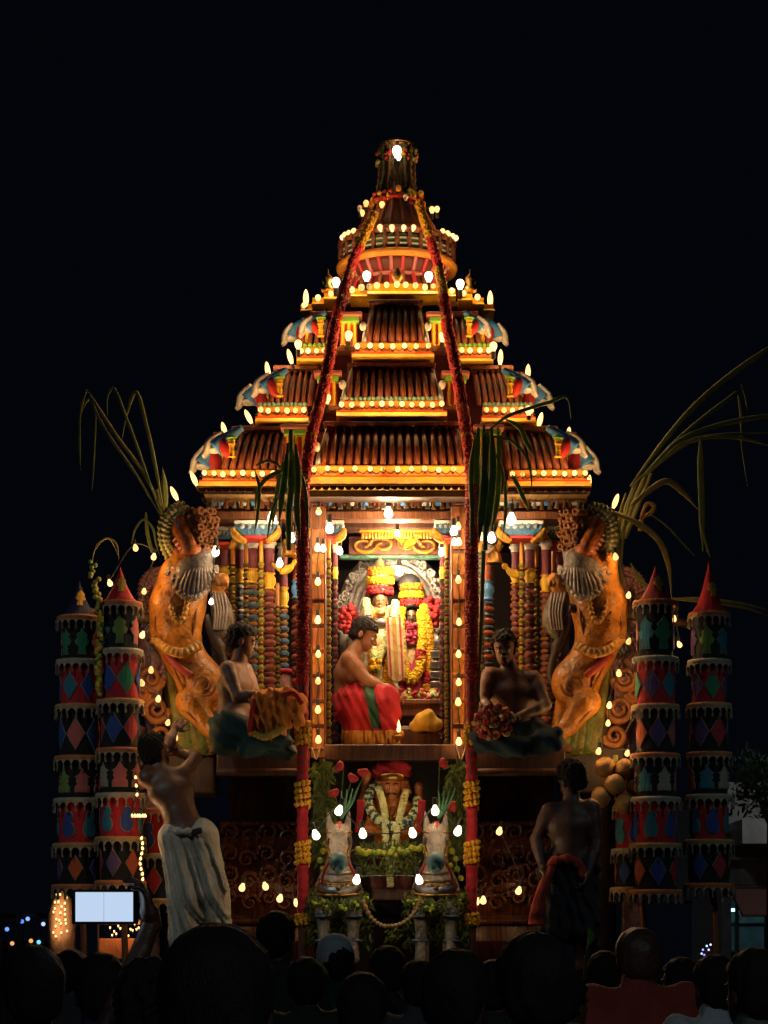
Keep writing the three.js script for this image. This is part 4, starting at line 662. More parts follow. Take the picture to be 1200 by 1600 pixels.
// ---- man in a white dhoti leaning out from the corner, seen from behind
{
  const p = P3(0.75), t = thing('person', 'man seen from behind in long white dhoti, leaning out with raised arms', 'person', [X(310, 0.75), Y(1560, 0.75), 0.75]);
  const j = { hip: [p(272, 1306, 0), p(316, 1304, 0.02)], sh: [p(228, 1216, -0.02), p(288, 1210, -0.06)], neck: p(250, 1198, -0.08), head: p(243, 1174, -0.1), face: v3(0.7, 0.35, -0.75), up: v3(-0.15, 1, 0.1), el: [p(262, 1166, -0.3), p(306, 1184, -0.22)], wr: [p(272, 1142, -0.42), p(280, 1176, -0.36)], hd: [[v3(0.4, 0.6, -0.4), v3(0, 0, -1)], [v3(-0.5, 0.5, -0.5), v3(0, 0, -1)]], kn: [p(292, 1396, 0.03), p(330, 1390, -0.02)], an: [p(296, 1486, 0), p(338, 1480, -0.05)], toe: [p(292, 1498, -0.14), p(340, 1492, -0.2)] };
  mesh('body', bodyGeo(j, 1.12), SKIN2, t); mesh('hair', [hairGeo(j.head, j.face, j.up, 1.12, { grow: 0.013, nape: -0.01 })], HAIR, t);
  const D = [cap(p(276, 1308), p(312, 1306, 0.02), 0.135, 0.135), cap(p(280, 1312), p(292, 1400, 0.04), 0.14, 0.13, 0.06), cap(p(312, 1310), p(330, 1395, 0), 0.135, 0.12, 0.06), cap(p(292, 1400, 0.04), p(292, 1470, 0.03), 0.13, 0.13, 0.06), cap(p(330, 1395), p(340, 1440, -0.02), 0.12, 0.1, 0.06)];
  mesh('dhoti', [nets(D, 0.0095, (x, y, z) => Math.min(1, Math.max(0.1, (Y(1298, 0.75) - y) * 4)) * (0.013 * Math.sin((x * 0.95 + y * 0.2 + z * 0.5) * 85 + 1.5 * Math.sin(y * 6)) + 0.009 * Math.sin((x + z * 0.6 + y * 0.35) * 160 + 2 * Math.sin(y * 4))))], cloth(0.62, 0.56, 0.45), t);
  mesh('waist_fold', [sweep([p(262, 1298, 0.1), p(290, 1300, 0.17), p(322, 1296, 0.1)], (u) => 0.028 + 0.008 * Math.sin(u * 25), 8, 20)], cloth(0.62, 0.56, 0.45), t);
  mesh('waist_pouch', [place(new RoundedBoxGeometry(0.075, 0.05, 0.03, 2, 0.012), X(309, 0.9), Y(1299, 0.9), 0.93, 0, 0, 0.25)], mk('plain', 0.01, 0.01, 0.012), t);
}
// ---- man on the other corner, dark, orange cloth at his waist
{
  const p = P3(0.7), t = thing('person', 'shadowed bare-backed man with orange cloth at his waist, standing before the coconuts', 'person', [X(893, 0.7), Y(1560, 0.7), 0.7]);
  const j = { hip: [p(868, 1348), p(910, 1348)], sh: [p(858, 1268, 0.02), p(924, 1262, 0)], neck: p(893, 1246, -0.02), head: p(892, 1219, -0.02), face: v3(-0.5, -0.25, -0.8), up: v3(-0.1, 1, -0.1), el: [p(838, 1312, 0.02), p(932, 1320, 0.04)], wr: [p(846, 1350, 0.12), p(920, 1360, 0.14)], hd: [[v3(0.3, -1, 0.1), v3(1, 0, 0)], [v3(-0.3, -1, 0.1), v3(-1, 0, 0)]], kn: [p(870, 1430), p(908, 1430)], an: [p(872, 1512), p(906, 1512)], toe: [p(868, 1522, -0.15), p(908, 1522, -0.15)] };
  mesh('body', bodyGeo(j, 1.12), SKIN3, t); mesh('hair', [hairGeo(j.head, j.face, j.up, 1.12, { grow: 0.02, nape: 0.0 })], HAIR, t);
  const D = [cap(p(870, 1354), p(908, 1354), 0.135, 0.135), cap(p(870, 1358), p(868, 1450, 0.02), 0.13, 0.14, 0.06), cap(p(908, 1358), p(910, 1450, 0.02), 0.13, 0.14, 0.06)];
  mesh('dhoti', [nets(D, 0.014, folds(1, 0.2, 0.6, 0.014, 70))], cloth(0.03, 0.025, 0.03), t);
  mesh('waist_cloth', [sweep([p(850, 1362, 0.1), p(866, 1346, 0.16), p(890, 1342, 0.17), p(906, 1352, 0.15), p(914, 1372, 0.13)], (u) => [0.035 + 0.008 * Math.sin(u * 30), 0.03], 8, 24), sweep([p(864, 1352, 0.15), p(850, 1384, 0.17), p(840, 1420, 0.17), p(838, 1446, 0.16)], (u) => [0.03 + 0.035 * u, 0.02 + 0.01 * Math.sin(u * 20)], 8, 20)], cloth(0.5, 0.06, 0.025), t);
}
// ================= inside the shrine =================
{
  const z = -1.25, k = mpp(z), t = thing('silver_arch', 'ornate silver arch behind the garlanded idols', 'arch', [X(612, z), Y(1165, 0), z]);
  const arc = (rx, ry, y0, dz = 0, a0 = -0.25, n = 22) => Array.from({ length: n }, (_, i) => { const w = lerp(a0, Math.PI - a0, i / (n - 1)); return V(614 + Math.cos(w) * rx, y0 - Math.sin(w) * ry, z + dz); });
  const M = metal(0.9, 0.87, 0.83, { roughness: 0.2, metalness: 0.12 });
  for (const [rx, ry, r, dz] of [[52, 66, 0.02, 0.03], [60, 76, 0.03, 0.04], [68, 86, 0.018, 0.03]]) mesh('band', [sweep(arc(rx, ry, 962, dz), r, 8, 60)], M, t);
  mesh('plate', [sweep(arc(62, 80, 962, -0.02), [0.14, 0.015], 6, 50)], metal(0.6, 0.58, 0.55, { roughness: 0.3, metalness: 0.12 }), t);
  const orn = []; for (const q of arc(78, 98, 962, 0.02, -0.2, 30)) for (let i = 0; i < 4; i++) { const c = q.clone().add(v3(rr(-0.035, 0.035), rr(-0.035, 0.035), rr(0, 0.03))); orn.push(rnd() < 0.5 ? blob(c, rr(0.014, 0.026), 1) : place(new THREE.TorusGeometry(rr(0.018, 0.03), 0.008, 5, 9), c.x, c.y, c.z, rr(-0.4, 0.4), rr(-0.4, 0.4), 0)); }
  mesh('filigree', orn, M, t);
  const top = []; for (let i = 0; i < 34; i++) { const u = rr(-1, 1), w = rnd(); top.push(blob(V(612 + u * 30 * (1 - w * 0.75), 884 - w * 42, z + rr(0, 0.07)), rr(0.018, 0.036), 1)); }
  mesh('crest', top, M, t);
  for (const s of [-1, 1]) mesh('pillar', [place(lathe([[0.07, 0], [0.08, 0.04], [0.045, 0.08], [0.05, 0.5], [0.06, 0.55], [0.045, 0.6], [0.05, 0.95], [0.075, 1.0], [0.06, 1.1], [0, 1.1]], 12), X(614 + s * 72, z), Y(1165), z)], M, t);
  const fl = []; for (let i = 0; i < 40; i++) fl.push(blob(V(614 + (i % 2 ? 72 : -72) + rr(-9, 9), rr(960, 1120), z + 0.06), rr(0.012, 0.022), 1)); mesh('relief', fl, M, t);
}
function idol(px, z, top, label, tall) {
  const k = mpp(z), t = thing('idol', label, 'idol', [X(px, z), Y(1110, 0), z]), p = (x, y, d = 0) => V(px + x, y, z + d), G = metal(0.78, 0.52, 0.24, { roughness: 0.3, metalness: 0.3 });
  const h = top + 58;                                                        // face row
  mesh('body', [nets([cap(p(0, h + 22), p(0, h + 70), 0.085, 0.12, 0.05), cap(p(-18, h + 26), p(18, h + 26), 0.055, 0.055, 0.04), cap(p(0, h + 70), p(0, h + 150), 0.13, 0.18, 0.06), cap(p(-17, h + 28), p(-25, h + 58, 0.06), 0.036, 0.03), cap(p(17, h + 28), p(25, h + 58, 0.06), 0.036, 0.03), cap(p(-25, h + 58, 0.06), p(-14, h + 66, 0.16), 0.03, 0.024), cap(p(25, h + 58, 0.06), p(14, h + 66, 0.16), 0.03, 0.024), cap(p(0, h + 8), p(0, h + 24), 0.045, 0.05)], 0.012)], G, t);
  mesh('face', [headGeo(p(0, h), v3(0, -0.05, 1), v3(0, 1, 0), 0.78, 0.006)], tall ? metal(0.5, 0.33, 0.17, { roughness: 0.4, metalness: 0.5 }) : metal(0.25, 0.16, 0.1, { roughness: 0.4, metalness: 0.5 }), t);
  mesh('crown', [place(lathe([[0.085, 0], [0.095, 0.03], [0.075, 0.05], [0.08, 0.14], [0.06, 0.2], [0.03, 0.27], [0.015, 0.3], [0, 0.31]], 16), X(px, z), Y(h - 12, z), z)], tall ? G : metal(0.12, 0.1, 0.1), t);
  mesh('chest_plate', [place(sphere(1, 14, 10), X(px, z), Y(h + 36, z), z + 0.1, 0, 0, 0, [0.06, 0.045, 0.03])], SILVER, t);
  mesh('pendant', [place(sphere(1, 12, 8), X(px, z), Y(h + 22, z), z + 0.1, 0, 0, 0, [0.045, 0.03, 0.03])], metal(0.9, 0.6, 0.2), t);
  return { t, p, h };
}
{
  const z = -0.95, a = idol(594, z, 882, 'larger gilt idol under orange, yellow and red flower rings', true), { p, h, t } = a, c = p(0, 0);
  mesh('robe', [nets([cap(p(-4, h + 90, 0.02), p(0, h + 150, 0.04), 0.15, 0.19, 0.05)], 0.013, folds(1, 0.1, 0.3, 0.01, 90))], cloth(0.66, 0.55, 0.36), t);
  for (const s of [-1, 1]) { mesh('shawl', [sweep([p(s * 18, h + 6, 0.04), p(s * 28, h + 36, 0.08), p(s * 34, h + 80, 0.08), p(s * 40, h + 130, 0.06)], [0.05, 0.03], 8, 16)], cloth(0.74, 0.6, 0.42), t); mesh('shawl_stripe', [sweep([p(s * 21, h + 6, 0.075), p(s * 31, h + 36, 0.115), p(s * 37, h + 80, 0.115), p(s * 43, h + 130, 0.09)], [0.012, 0.008], 6, 16)], cloth(0.62, 0.08, 0.02), t); }
  const g = thing('flower_headdress', 'stacked flower rings round the larger idol head', 'garland', [c.x, Y(926, z), z]);
  mesh('orange_ring', ringStack(c, 0.094, 0.08, Y(896, z), 0.06, 0.022), PETALS.orange, g); mesh('yellow_ring', ringStack(c, 0.102, 0.086, Y(911, z), 0.06, 0.022), PETALS.yellow, g); mesh('red_ring', ringStack(c, 0.098, 0.08, Y(926, z), 0.055, 0.024), PETALS.red, g);
  // thick white garland in a V
  const w = thing('white_garland', 'white jasmine garland with violet bands and marigold end on the larger idol', 'garland', [c.x, Y(1050, z), z + 0.2]);
  const q = [p(-22, 938, 0.1), p(-20, 965, 0.16), p(-14, 1000, 0.2), p(-9, 1030, 0.22)], r = [p(24, 941, 0.1), p(22, 965, 0.16), p(10, 1000, 0.2), p(-3, 1030, 0.22)];
  mesh('jasmine_strand', rope(q, 0.032, 0.012, 0.014), PETALS.white, w); mesh('jasmine_strand', rope(r, 0.032, 0.012, 0.014), PETALS.white, w);
  mesh('violet_band', [...rope([p(-20, 964, 0.16), p(-18, 972, 0.17)], 0.036, 0.012, 0.014), ...rope([p(20, 966, 0.16), p(18, 974, 0.165)], 0.036, 0.012, 0.014)], PETALS.violet, w);
  mesh('pink_band', rope([p(16, 978, 0.17), p(14, 986, 0.18)], 0.036, 0.012, 0.014), PETALS.magenta, w);
  mesh('marigold_end', [...Array(26)].map(() => bloom(p(-8 + rr(-9, 9), 1038 + rr(-6, 7), 0.23 + rr(-0.02, 0.03)), 0.022)), PETALS.yellow, w);
  mesh('leaf_tip', [...Array(14)].map(() => bloom(p(-7 + rr(-5, 5), 1047 + rr(-4, 4), 0.24 + rr(-0.02, 0.02)), 0.016)), PETALS.green, w);
  const y = thing('marigold_garland', 'yellow marigold garland hanging in a loop below the white one', 'garland', [p(8, 0).x, Y(1075, z), z + 0.16]);
  mesh('strand', rope([p(-20, 945, 0.08), p(-16, 1000, 0.12), p(-8, 1058, 0.16), p(6, 1068, 0.18), p(10, 1040, 0.17), p(18, 1000, 0.14)], 0.03, 0.018, 0.022), PETALS.gold, y);
  // stiff striped sash
  const s = thing('silk_sash', 'cream silk sash striped in red and gold hanging between the idols', 'sash', [X(620, z), Y(1074, z), z + 0.25]);
  const strip = (x0, x1, d) => { const pts = [[x0 - 5, 972], [x1 - 5, 972], [x1, 1062], [(x1 * 2 + x0) / 3, 1070], [(x1 + x0 * 2) / 3, 1070], [x0, 1062]].map(([x, yy]) => [X(x, z), Y(yy, z)]); return extr(pts, 0.012).translate(0, 0, z + d); };
  mesh('cream_cloth', [strip(607, 633, 0.25)], cloth(0.78, 0.66, 0.42), s);
  mesh('red_stripe', [strip(609.5, 612.5, 0.256), strip(627.5, 630.5, 0.256)], cloth(0.62, 0.1, 0.02), s); mesh('gold_stripe', [strip(617, 623, 0.256)], cloth(0.62, 0.36, 0.06), s);
}
{
  const z = -1.0, a = idol(643, z, 906, 'smaller dark idol with yellow marigold garlands', false), { p, h, t } = a, c = p(0, 0);
  mesh('robe', [nets([cap(p(0, h + 80, 0.02), p(0, h + 120, 0.04), 0.13, 0.16, 0.05)], 0.013, folds(1, 0.1, 0.3, 0.01, 90))], cloth(0.45, 0.03, 0.1), t);
  const g = thing('flower_headdress', 'stacked flower rings round the smaller idol head', 'garland', [c.x, Y(950, z), z]);
  mesh('orange_ring', ringStack(c, 0.085, 0.07, Y(920, z), 0.04, 0.02), PETALS.orange, g); mesh('yellow_ring', ringStack(c, 0.092, 0.076, Y(933, z), 0.045, 0.02), PETALS.yellow, g); mesh('red_ring', ringStack(c, 0.086, 0.07, Y(946, z), 0.045, 0.021), PETALS.red, g);
  mesh('black_wig', [place(sphere(1, 14, 10), c.x - 0.02, Y(912, z), z - 0.02, 0, 0, 0, [0.1, 0.09, 0.08])], mk('plain', 0.02, 0.02, 0.024), t);
  const y = thing('marigold_garland', 'thick yellow marigold garland looped over the smaller idol', 'garland', [c.x, Y(1080, z), z + 0.2]);
  mesh('strand', rope([p(-16, 952, 0.08), p(-19, 990, 0.14), p(-14, 1030, 0.17), p(-2, 1062, 0.19), p(10, 1050, 0.19), p(16, 1010, 0.16), p(16, 955, 0.1)], 0.036, 0.019, 0.022), PETALS.yellow, y);
  mesh('red_band', rope([p(15, 1018, 0.17), p(13, 1030, 0.175)], 0.042, 0.018, 0.02), PETALS.red, y);
  const y2 = thing('marigold_garland', 'outer straight yellow marigold strand ending in a red tassel', 'garland', [p(26, 0).x, Y(1075, z), z + 0.14]);
  mesh('strand', rope([p(20, 948, 0.08), p(27, 985, 0.13), p(27, 1052, 0.14)], 0.034, 0.019, 0.022), PETALS.gold, y2);
  mesh('tassel', rope([p(26, 1052, 0.14), p(25, 1070, 0.14)], 0.038, 0.018, 0.02), PETALS.red, y2); mesh('tassel_tip', rope([p(25, 1072, 0.14), p(25, 1080, 0.14)], 0.04, 0.018, 0.02), PETALS.gold, y2);
  const m = thing('magenta_posy', 'magenta flower posy at the chest of the smaller idol', 'flowers', [c.x, Y(1000, z), z + 0.14]);
  mesh('blooms', [...Array(40)].map(() => bloom(p(rr(-7, 7), 990 + rr(-16, 18), 0.15 + rr(-0.02, 0.03)), 0.018)), PETALS.magenta, m);
}
for (const [x0, x1, y0, y1, z, label] of [[530, 556, 946, 988, -0.95, 'crimson flower mass beside the larger idol'], [660, 694, 934, 976, -1.0, 'crimson flower mass beside the smaller idol'], [650, 690, 800, 0, 0, '']]) {
  if (!y1) continue;
  const a = []; for (let i = 0; i < 110; i++) { const u = rr(-1, 1), w = rr(-1, 1); if (u * u + w * w > 1.1) continue; a.push(bloom(V(lerp(x0, x1, (u + 1) / 2), lerp(y0, y1, (w + 1) / 2), z + rr(0, 0.08) + 0.05 * (1 - u * u)), rr(0.018, 0.032))); }
  const t = thing('flower_mass', label, 'flowers', [X((x0 + x1) / 2, z), Y(y1, z), z]); mesh('blooms', a.slice(0, -30), PETALS.red, t); mesh('dark_blooms', a.slice(-30), PETALS.crimson, t);
}
// altar with offerings
{
  const t = thing('altar_table', 'stepped brown altar table with silver risers before the idols', 'altar', [X(645, -0.6), Y(1165), -0.6]);
  mesh('table_top', [pbox(610, 692, 1092, 1100, -0.5, 0.5, 0.01)], wood(0.34, 0.14, 0.06), t); mesh('front_panel', [pbox(612, 690, 1099, 1118, -0.53, 0.45)], wood(0.24, 0.09, 0.045), t);
  mesh('lower_step', [pbox(618, 692, 1138, 1164, -0.4, 0.6, 0.012)], wood(0.2, 0.075, 0.04), t); mesh('step_cloth', [pbox(626, 690, 1134, 1140, -0.42, 0.3, 0.01)], cloth(0.6, 0.5, 0.4), t);
  for (let i = 0; i < 5; i++) mesh('silver_riser', [pbox(672, 692, 1000 + i * 16, 1012 + i * 16, -0.85 + i * 0.03, 0.1, 0.01)], SILVER, t);
  mesh('base_block', [pbox(610, 692, 1118, 1164, -0.7, 0.4)], wood(0.12, 0.05, 0.03), t);
}
{
  const t = thing('offering_flowers', 'loose pink, white and red flowers heaped on the altar table', 'flowers', [X(650, -0.7), Y(1092, -0.7), -0.7]);
  const a = [[], [], [], []]; for (let i = 0; i < 170; i++) a[i % 4].push(bloom(V(rr(612, 692), rr(1078, 1092), rr(-0.95, -0.52)), rr(0.012, 0.026)));
  [PETALS.magenta, PETALS.white, PETALS.red, PETALS.lime].forEach((m, i) => mesh(['pink', 'white', 'red', 'green'][i] + '_blooms', a[i], m, t));
}
{
  const z = -0.34, t = thing('yellow_cloth', 'crumpled yellow cloth bundle on the altar step', 'cloth', [X(664, z), Y(1140, z), z]);
  mesh('folds', [nets([cap(V(650, 1134, z), V(682, 1134, z), 0.05, 0.045), cap(V(660, 1124, z), V(668, 1116, z), 0.06, 0.04, 0.05), cap(V(668, 1122, z), V(680, 1132, z), 0.05, 0.04, 0.05)], 0.009, folds(0.7, 0.6, 0.5, 0.004, 60))], cloth(0.75, 0.42, 0.03), t);
}
{
  const z = -0.15, t = thing('oil_lamp', 'small burning oil lamp on a brass stand beside the priest', 'lamp', [X(623, z), Y(1165), z]);
  mesh('stand', [place(lathe([[0.05, 0], [0.05, 0.015], [0.015, 0.03], [0.012, 0.06], [0.045, 0.08], [0.05, 0.1], [0, 0.09]], 14), X(623, z), Y(1165), z)], BRASS, t);
  mesh('flame', [place(lathe([[0, 0], [0.014, 0.012], [0.018, 0.035], [0.01, 0.075], [0, 0.11]], 10), X(623, z), Y(1145, z), z)], GLOW.flame, t);
  const l = new THREE.PointLight(WARM, 0.12); l.position.copy(V(623, 1138, z)); l.castShadow = true; scene.add(l);
}
{
  const z = -0.5, t = thing('red_chair', 'pale pink upholstered chair back with red frame behind the orange silk', 'chair', [X(438, z), Y(1165), z]);
  mesh('back_cushion', [pbox(424, 456, 1054, 1092, z, 0.05, 0.02)], cloth(0.55, 0.28, 0.24), t);
  mesh('frame', [sweep([V(420, 1165, z), V(420, 1060, z), V(425, 1050, z), V(440, 1048, z), V(456, 1050, z), V(460, 1060, z), V(460, 1165, z)], 0.02, 8, 30)], cloth(0.45, 0.02, 0.03), t);
  mesh('seat', [pbox(420, 460, 1110, 1122, z + 0.3, 0.35, 0.02)], cloth(0.45, 0.02, 0.03), t);
}
// ================= rearing lion statues at the corners =================
function lionParts(t, s, z, m) {
  const p = (x, y, d = 0) => V(s < 0 ? x : 1213 - x, y, z + d);
  const body = [cap(p(296, 858), p(291, 905, 0.02), 0.12, 0.16, 0.05), cap(p(288, 905, 0.02), p(277, 948, 0.04), 0.21, 0.22, 0.05), cap(p(277, 950, 0.04), p(274, 985, 0.04), 0.22, 0.2, 0.05), cap(p(274, 985, 0.04), p(286, 1024, 0.02), 0.195, 0.165, 0.05), cap(p(286, 1024, 0.02), p(312, 1062), 0.16, 0.19, 0.05), ell(p(314, 1070, 0.02), [0.19, 0.19, 0.16], 0.04), cap(p(314, 1082, 0.05), p(298, 1096, 0.12), 0.14, 0.12, 0.03), cap(p(298, 1098, 0.12), p(324, 1132, 0.1), 0.115, 0.08, 0.03), cap(p(324, 1136, 0.1), p(342, 1148, 0.18), 0.07, 0.065, 0.03), ...[0, 1, 2].map((i) => cap(p(338 + i * 8, 1146, 0.22 - i * 0.02), p(342 + i * 8, 1156, 0.26 - i * 0.02), 0.026, 0.016, 0.01)), cap(p(320, 1080, -0.12), p(340, 1140, -0.12), 0.12, 0.06, 0.05),
    cap(p(318, 905, 0.05), p(342, 915, 0.16), 0.085, 0.06, 0.05), ell(p(347, 906, 0.2), [0.06, 0.055, 0.06], 0.03), ...[0, 1, 2].map((i) => cap(p(340 + i * 7, 908, 0.25), p(341 + i * 7, 917, 0.27), 0.02, 0.014, 0.01)), ...(s > 0 ? [cap(p(266, 925, 0.06), p(254, 926, 0.14), 0.08, 0.06, 0.05), cap(p(254, 926, 0.14), p(257, 884, 0.16), 0.056, 0.048, 0.03), ell(p(258, 876, 0.17), [0.055, 0.05, 0.06], 0.03), ...[0, 1, 2].map((i) => cap(p(252 + i * 6, 872, 0.22), p(251 + i * 7, 864, 0.22), 0.018, 0.013, 0.01))] : [cap(p(268, 920, 0.06), p(255, 950, 0.1), 0.08, 0.05, 0.06), ell(p(256, 962, 0.14), [0.045, 0.05, 0.05], 0.03)])];
  mesh('body', [nets(body, 0.0165)], m.body, t);
  // head
  const skull = [ell(p(300, 826), [0.13, 0.12, 0.12], 0.04), cap(p(277, 814, 0.08), p(295, 852, 0.2), 0.085, 0.066, 0.04), ell(p(298, 860, 0.22), [0.068, 0.05, 0.055], 0.02), ell(p(288, 864, 0.2), [0.04, 0.03, 0.04], 0.015), ell(p(308, 858, 0.2), [0.04, 0.034, 0.04], 0.015), ell(p(292, 872, 0.16), [0.02, 0.016, 0.02], 0.01), ell(p(304, 870, 0.18), [0.02, 0.016, 0.02], 0.01), ell(p(272, 806, 0.08), [0.05, 0.035, 0.05], 0.03), cap(p(262, 846, 0.04), p(288, 876, 0.13), 0.035, 0.026, 0.02), cap(p(296, 830), p(262, 846, 0.03), 0.06, 0.035, 0.03)];
  mesh('head', [nets(skull, 0.01)], m.head, t);
  mesh('tongue', [sweep([p(266, 834, 0.06), p(278, 852, 0.12), p(289, 868, 0.16)], (u) => [0.024 * (1 - 0.4 * u), 0.012], 7, 10)], paint(0.45, 0.03, 0.05), t);
  for (let i = 0; i < 6; i++) { const q = p(262 + i * 4.6, 832 + i * 6.2, 0.1 + i * 0.013), c = mesh('tooth', [new THREE.ConeGeometry(0.014, 0.05, 7)], paint(0.62, 0.58, 0.45), t, q); c.rotation.z = s < 0 ? 2.2 : -2.2; }
  mesh('eye', [place(sphere(0.028, 12, 9), p(288, 818, 0.13).x, p(288, 818, 0.13).y, p(288, 818, 0.13).z)], paint(0.75, 0.55, 0.45, { roughness: 0.15 }), t);
  mesh('pupil', [place(sphere(0.013, 9, 7), p(288, 819, 0.155).x, p(288, 819, 0.155).y, p(288, 819, 0.155).z)], mk('plain', 0.01, 0.01, 0.01), t);
  for (let i = 0; i < 3; i++) {                                              // ribbed crest
    const o = i * 6, q = [p(262 + o, 874 - o, 0.08), p(252 + o, 848, 0.12), p(252 + o, 816 + o * 0.6, 0.15), p(265 + o * 0.7, 795 + o, 0.15), p(288 + o, 787 + o, 0.1)];
    mesh('crest', [sweep(q, (u) => (0.026 + 0.006 * Math.sin(u * 90)) * (1 - 0.4 * Math.abs(u - 0.5)), 8, 70)], i === 1 ? m.crest2 : m.crest, t);
  }
  for (let i = 0; i < 7; i++) mesh('cheek_rib', [sweep([p(262 + i * 1.5, 852 + i * 4, 0.03), p(254 + i * 2, 857 + i * 4.5, 0.07), p(258 + i * 2, 866 + i * 4, 0.09)], 0.011, 6, 8)], i % 2 ? m.crest : m.crest2, t);
  const curlG = clean(new THREE.TorusGeometry(0.62, 0.4, 7, 10));
  for (let i = 0; i < 36; i++) { const u = i % 6, w = Math.floor(i / 6), c = mesh('curl', curlG, m.curl, t, p(300 + u * 6.8 + (w % 2) * 2.5 + rr(-1, 1), 800 + w * 11 + rr(-2, 2), 0.2 - Math.abs(u - 2) * 0.022)); c.scale.setScalar(rr(0.028, 0.042)); c.rotation.set(rr(-0.5, 0.5), rr(-0.6, 0.6), rr(0, 6)); }
  // fluted bib
  mesh('bib_base', [nets([ell(p(303, 901, 0.18), [0.165, 0.17, 0.09], 0.03), cap(p(322, 856, 0.08), p(310, 884, 0.16), 0.07, 0.11, 0.05)], 0.013)], m.bib, t);
  for (let i = 0; i < 13; i++) {
    const f = (i / 12) * 2 - 1, x1 = 302 + f * 36, y1 = 934 - Math.abs(f) ** 2.2 * 38, d1 = 0.265 - f * f * 0.1;
    mesh('bib_flute', [sweep([p(316 + f * 9, 864, 0.18), p(307 + f * 24, 892, 0.268 - f * f * 0.06), p(x1, y1 - 10, d1 + 0.015), p(x1 - 2, y1 + 2, d1 + 0.02), p(x1 - 5, y1 - 3, d1 + 0.035)], (u) => 0.016 + 0.012 * u, 7, 18)], m.bib2, t);
  }
  mesh('wing', [sweep([p(338, 920, -0.1), p(345, 950, -0.02), p(350, 975, -0.02), p(338, 1000, -0.04)], (u) => [0.09 * Math.sin(0.5 + u * 2.4), 0.05], 10, 16)], m.bib, t);
  for (let i = 0; i < 5; i++) mesh('wing_flute', [sweep([p(330 + i * 5, 926, 0), p(336 + i * 4.5, 955, 0.05), p(334 + i * 4, 984, 0.03)], 0.012, 6, 10)], m.bib2, t);
  mesh('belt', [sweep([p(240, 996, 0.16), p(260, 1014, 0.24), p(284, 1020, 0.24), p(312, 1008, 0.16)], (u) => [0.04, 0.025 + 0.008 * Math.sin(u * 70)], 8, 40)], m.belt, t);
  mesh('belt_sash', [sweep([p(258, 1022, 0.18), p(276, 1040, 0.2), p(298, 1056, 0.21)], [0.03, 0.02], 8, 12)], paint(0.35, 0.04, 0.02), t);
  mesh('necklace', [sweep([p(266, 938, 0.25), p(270, 960, 0.275), p(279, 972, 0.28), p(288, 960, 0.275), p(292, 940, 0.25)], (u) => 0.02 + 0.006 * Math.sin(u * 60), 8, 40)], m.belt, t);
  const spiral = (cx2, cy2, r0, d) => { const q = []; for (let i = 0; i < 20; i++) { const w = i * 0.55, r = r0 * (1 - i / 24); q.push(p(cx2 + Math.cos(w) * r, cy2 + Math.sin(w) * r, d)); } return q; };
  for (const q of [[[246, 950], [241, 974], [246, 998]], [[308, 944], [306, 968], [300, 992]], [[262, 1030], [276, 1056], [288, 1080]], [[284, 1094], [292, 1112], [308, 1128]]]) mesh('carved_edge', [sweep(q.map(([x, y], i) => p(x, y, [0.17, 0.2, 0.17][i])), 0.012, 7, 14)], paint(0.3, 0.1, 0.025), t);
  for (let i = 0; i < 9; i++) mesh('chest_curl', curlG, m.belt, t, p(258 + (i % 3) * 12 + Math.floor(i / 3) * 2, 944 + Math.floor(i / 3) * 13, 0.25)).scale.setScalar(0.02);
  mesh('haunch_spiral', [sweep(spiral(318, 1070, 19, 0.185), (u) => 0.014 * (1 - 0.3 * u), 6, 44)], paint(0.26, 0.09, 0.02), t);
  mesh('tail', [sweep([p(330, 1090, -0.1), p(352, 1060, -0.1), p(346, 1020, -0.06), p(332, 990, -0.02), p(322, 960, 0.02)], (u) => 0.026 + 0.05 * u * (1 - u) * (u > 0.5 ? 2.2 : 0.4), 8, 20)], paint(0.06, 0.05, 0.045), t);
  // green and gilt plinth
  for (let i = 0; i < 5; i++) mesh('plinth_frond', [sweep([p(262 + i * 13, 1040 + i * 12, -0.12), p(272 + i * 12, 1090 + i * 6, 0.02), p(280 + i * 11, 1130, 0.05), p(286 + i * 12, 1178, 0.0)], (u) => [0.05 * (0.5 + u), 0.035], 8, 14)], i % 2 ? old(0.1, 0.14, 0.03) : old(0.17, 0.17, 0.04), t);
  for (const [a, b, r] of [[236, 1060, 20], [244, 1108, 22], [252, 1150, 18], [222, 1085, 13]]) mesh('plinth_scroll', [sweep(spiral(a, b, r, 0.0), (u) => 0.03 * (1 - 0.55 * u), 8, 40)], old(0.3, 0.12, 0.04), t);
  mesh('plinth', [pbox(s < 0 ? 236 : 877, s < 0 ? 336 : 977, 1150, 1240, z - 0.02, 0.5, 0.02)], wood(0.05, 0.025, 0.016), t);
  mesh('plinth_post', [place(new THREE.CylinderGeometry(0.09, 0.12, Y(1060, z) - 0.3, 10), p(270, 1100, -0.25).x, (Y(1060, z) + 0.3) / 2, z - 0.25)], DARK, t);
}
const lionM = { body: old(0.52, 0.22, 0.04, { roughness: 0.28 }), head: old(0.34, 0.11, 0.04, { roughness: 0.16 }), crest: old(0.22, 0.25, 0.1, { roughness: 0.22 }), crest2: old(0.5, 0.5, 0.32, { roughness: 0.22 }), curl: old(0.5, 0.22, 0.1, { roughness: 0.14 }), bib: old(0.2, 0.18, 0.18), bib2: old(0.36, 0.32, 0.31), belt: old(0.55, 0.3, 0.07) };
const lionA = thing('lion_statue', 'orange rearing lion statue with grey bib, beside the man in profile', 'statue', [X(300), Y(1240), -0.1], 'corner lion statues'); lionParts(lionA, -1, -0.1, lionM);
const lionB = thing('lion_statue', 'orange rearing lion statue with grey bib, above the shadowed man', 'statue', [X(913), Y(1240), -0.1], 'corner lion statues'); lionParts(lionB, 1, -0.1, lionM);
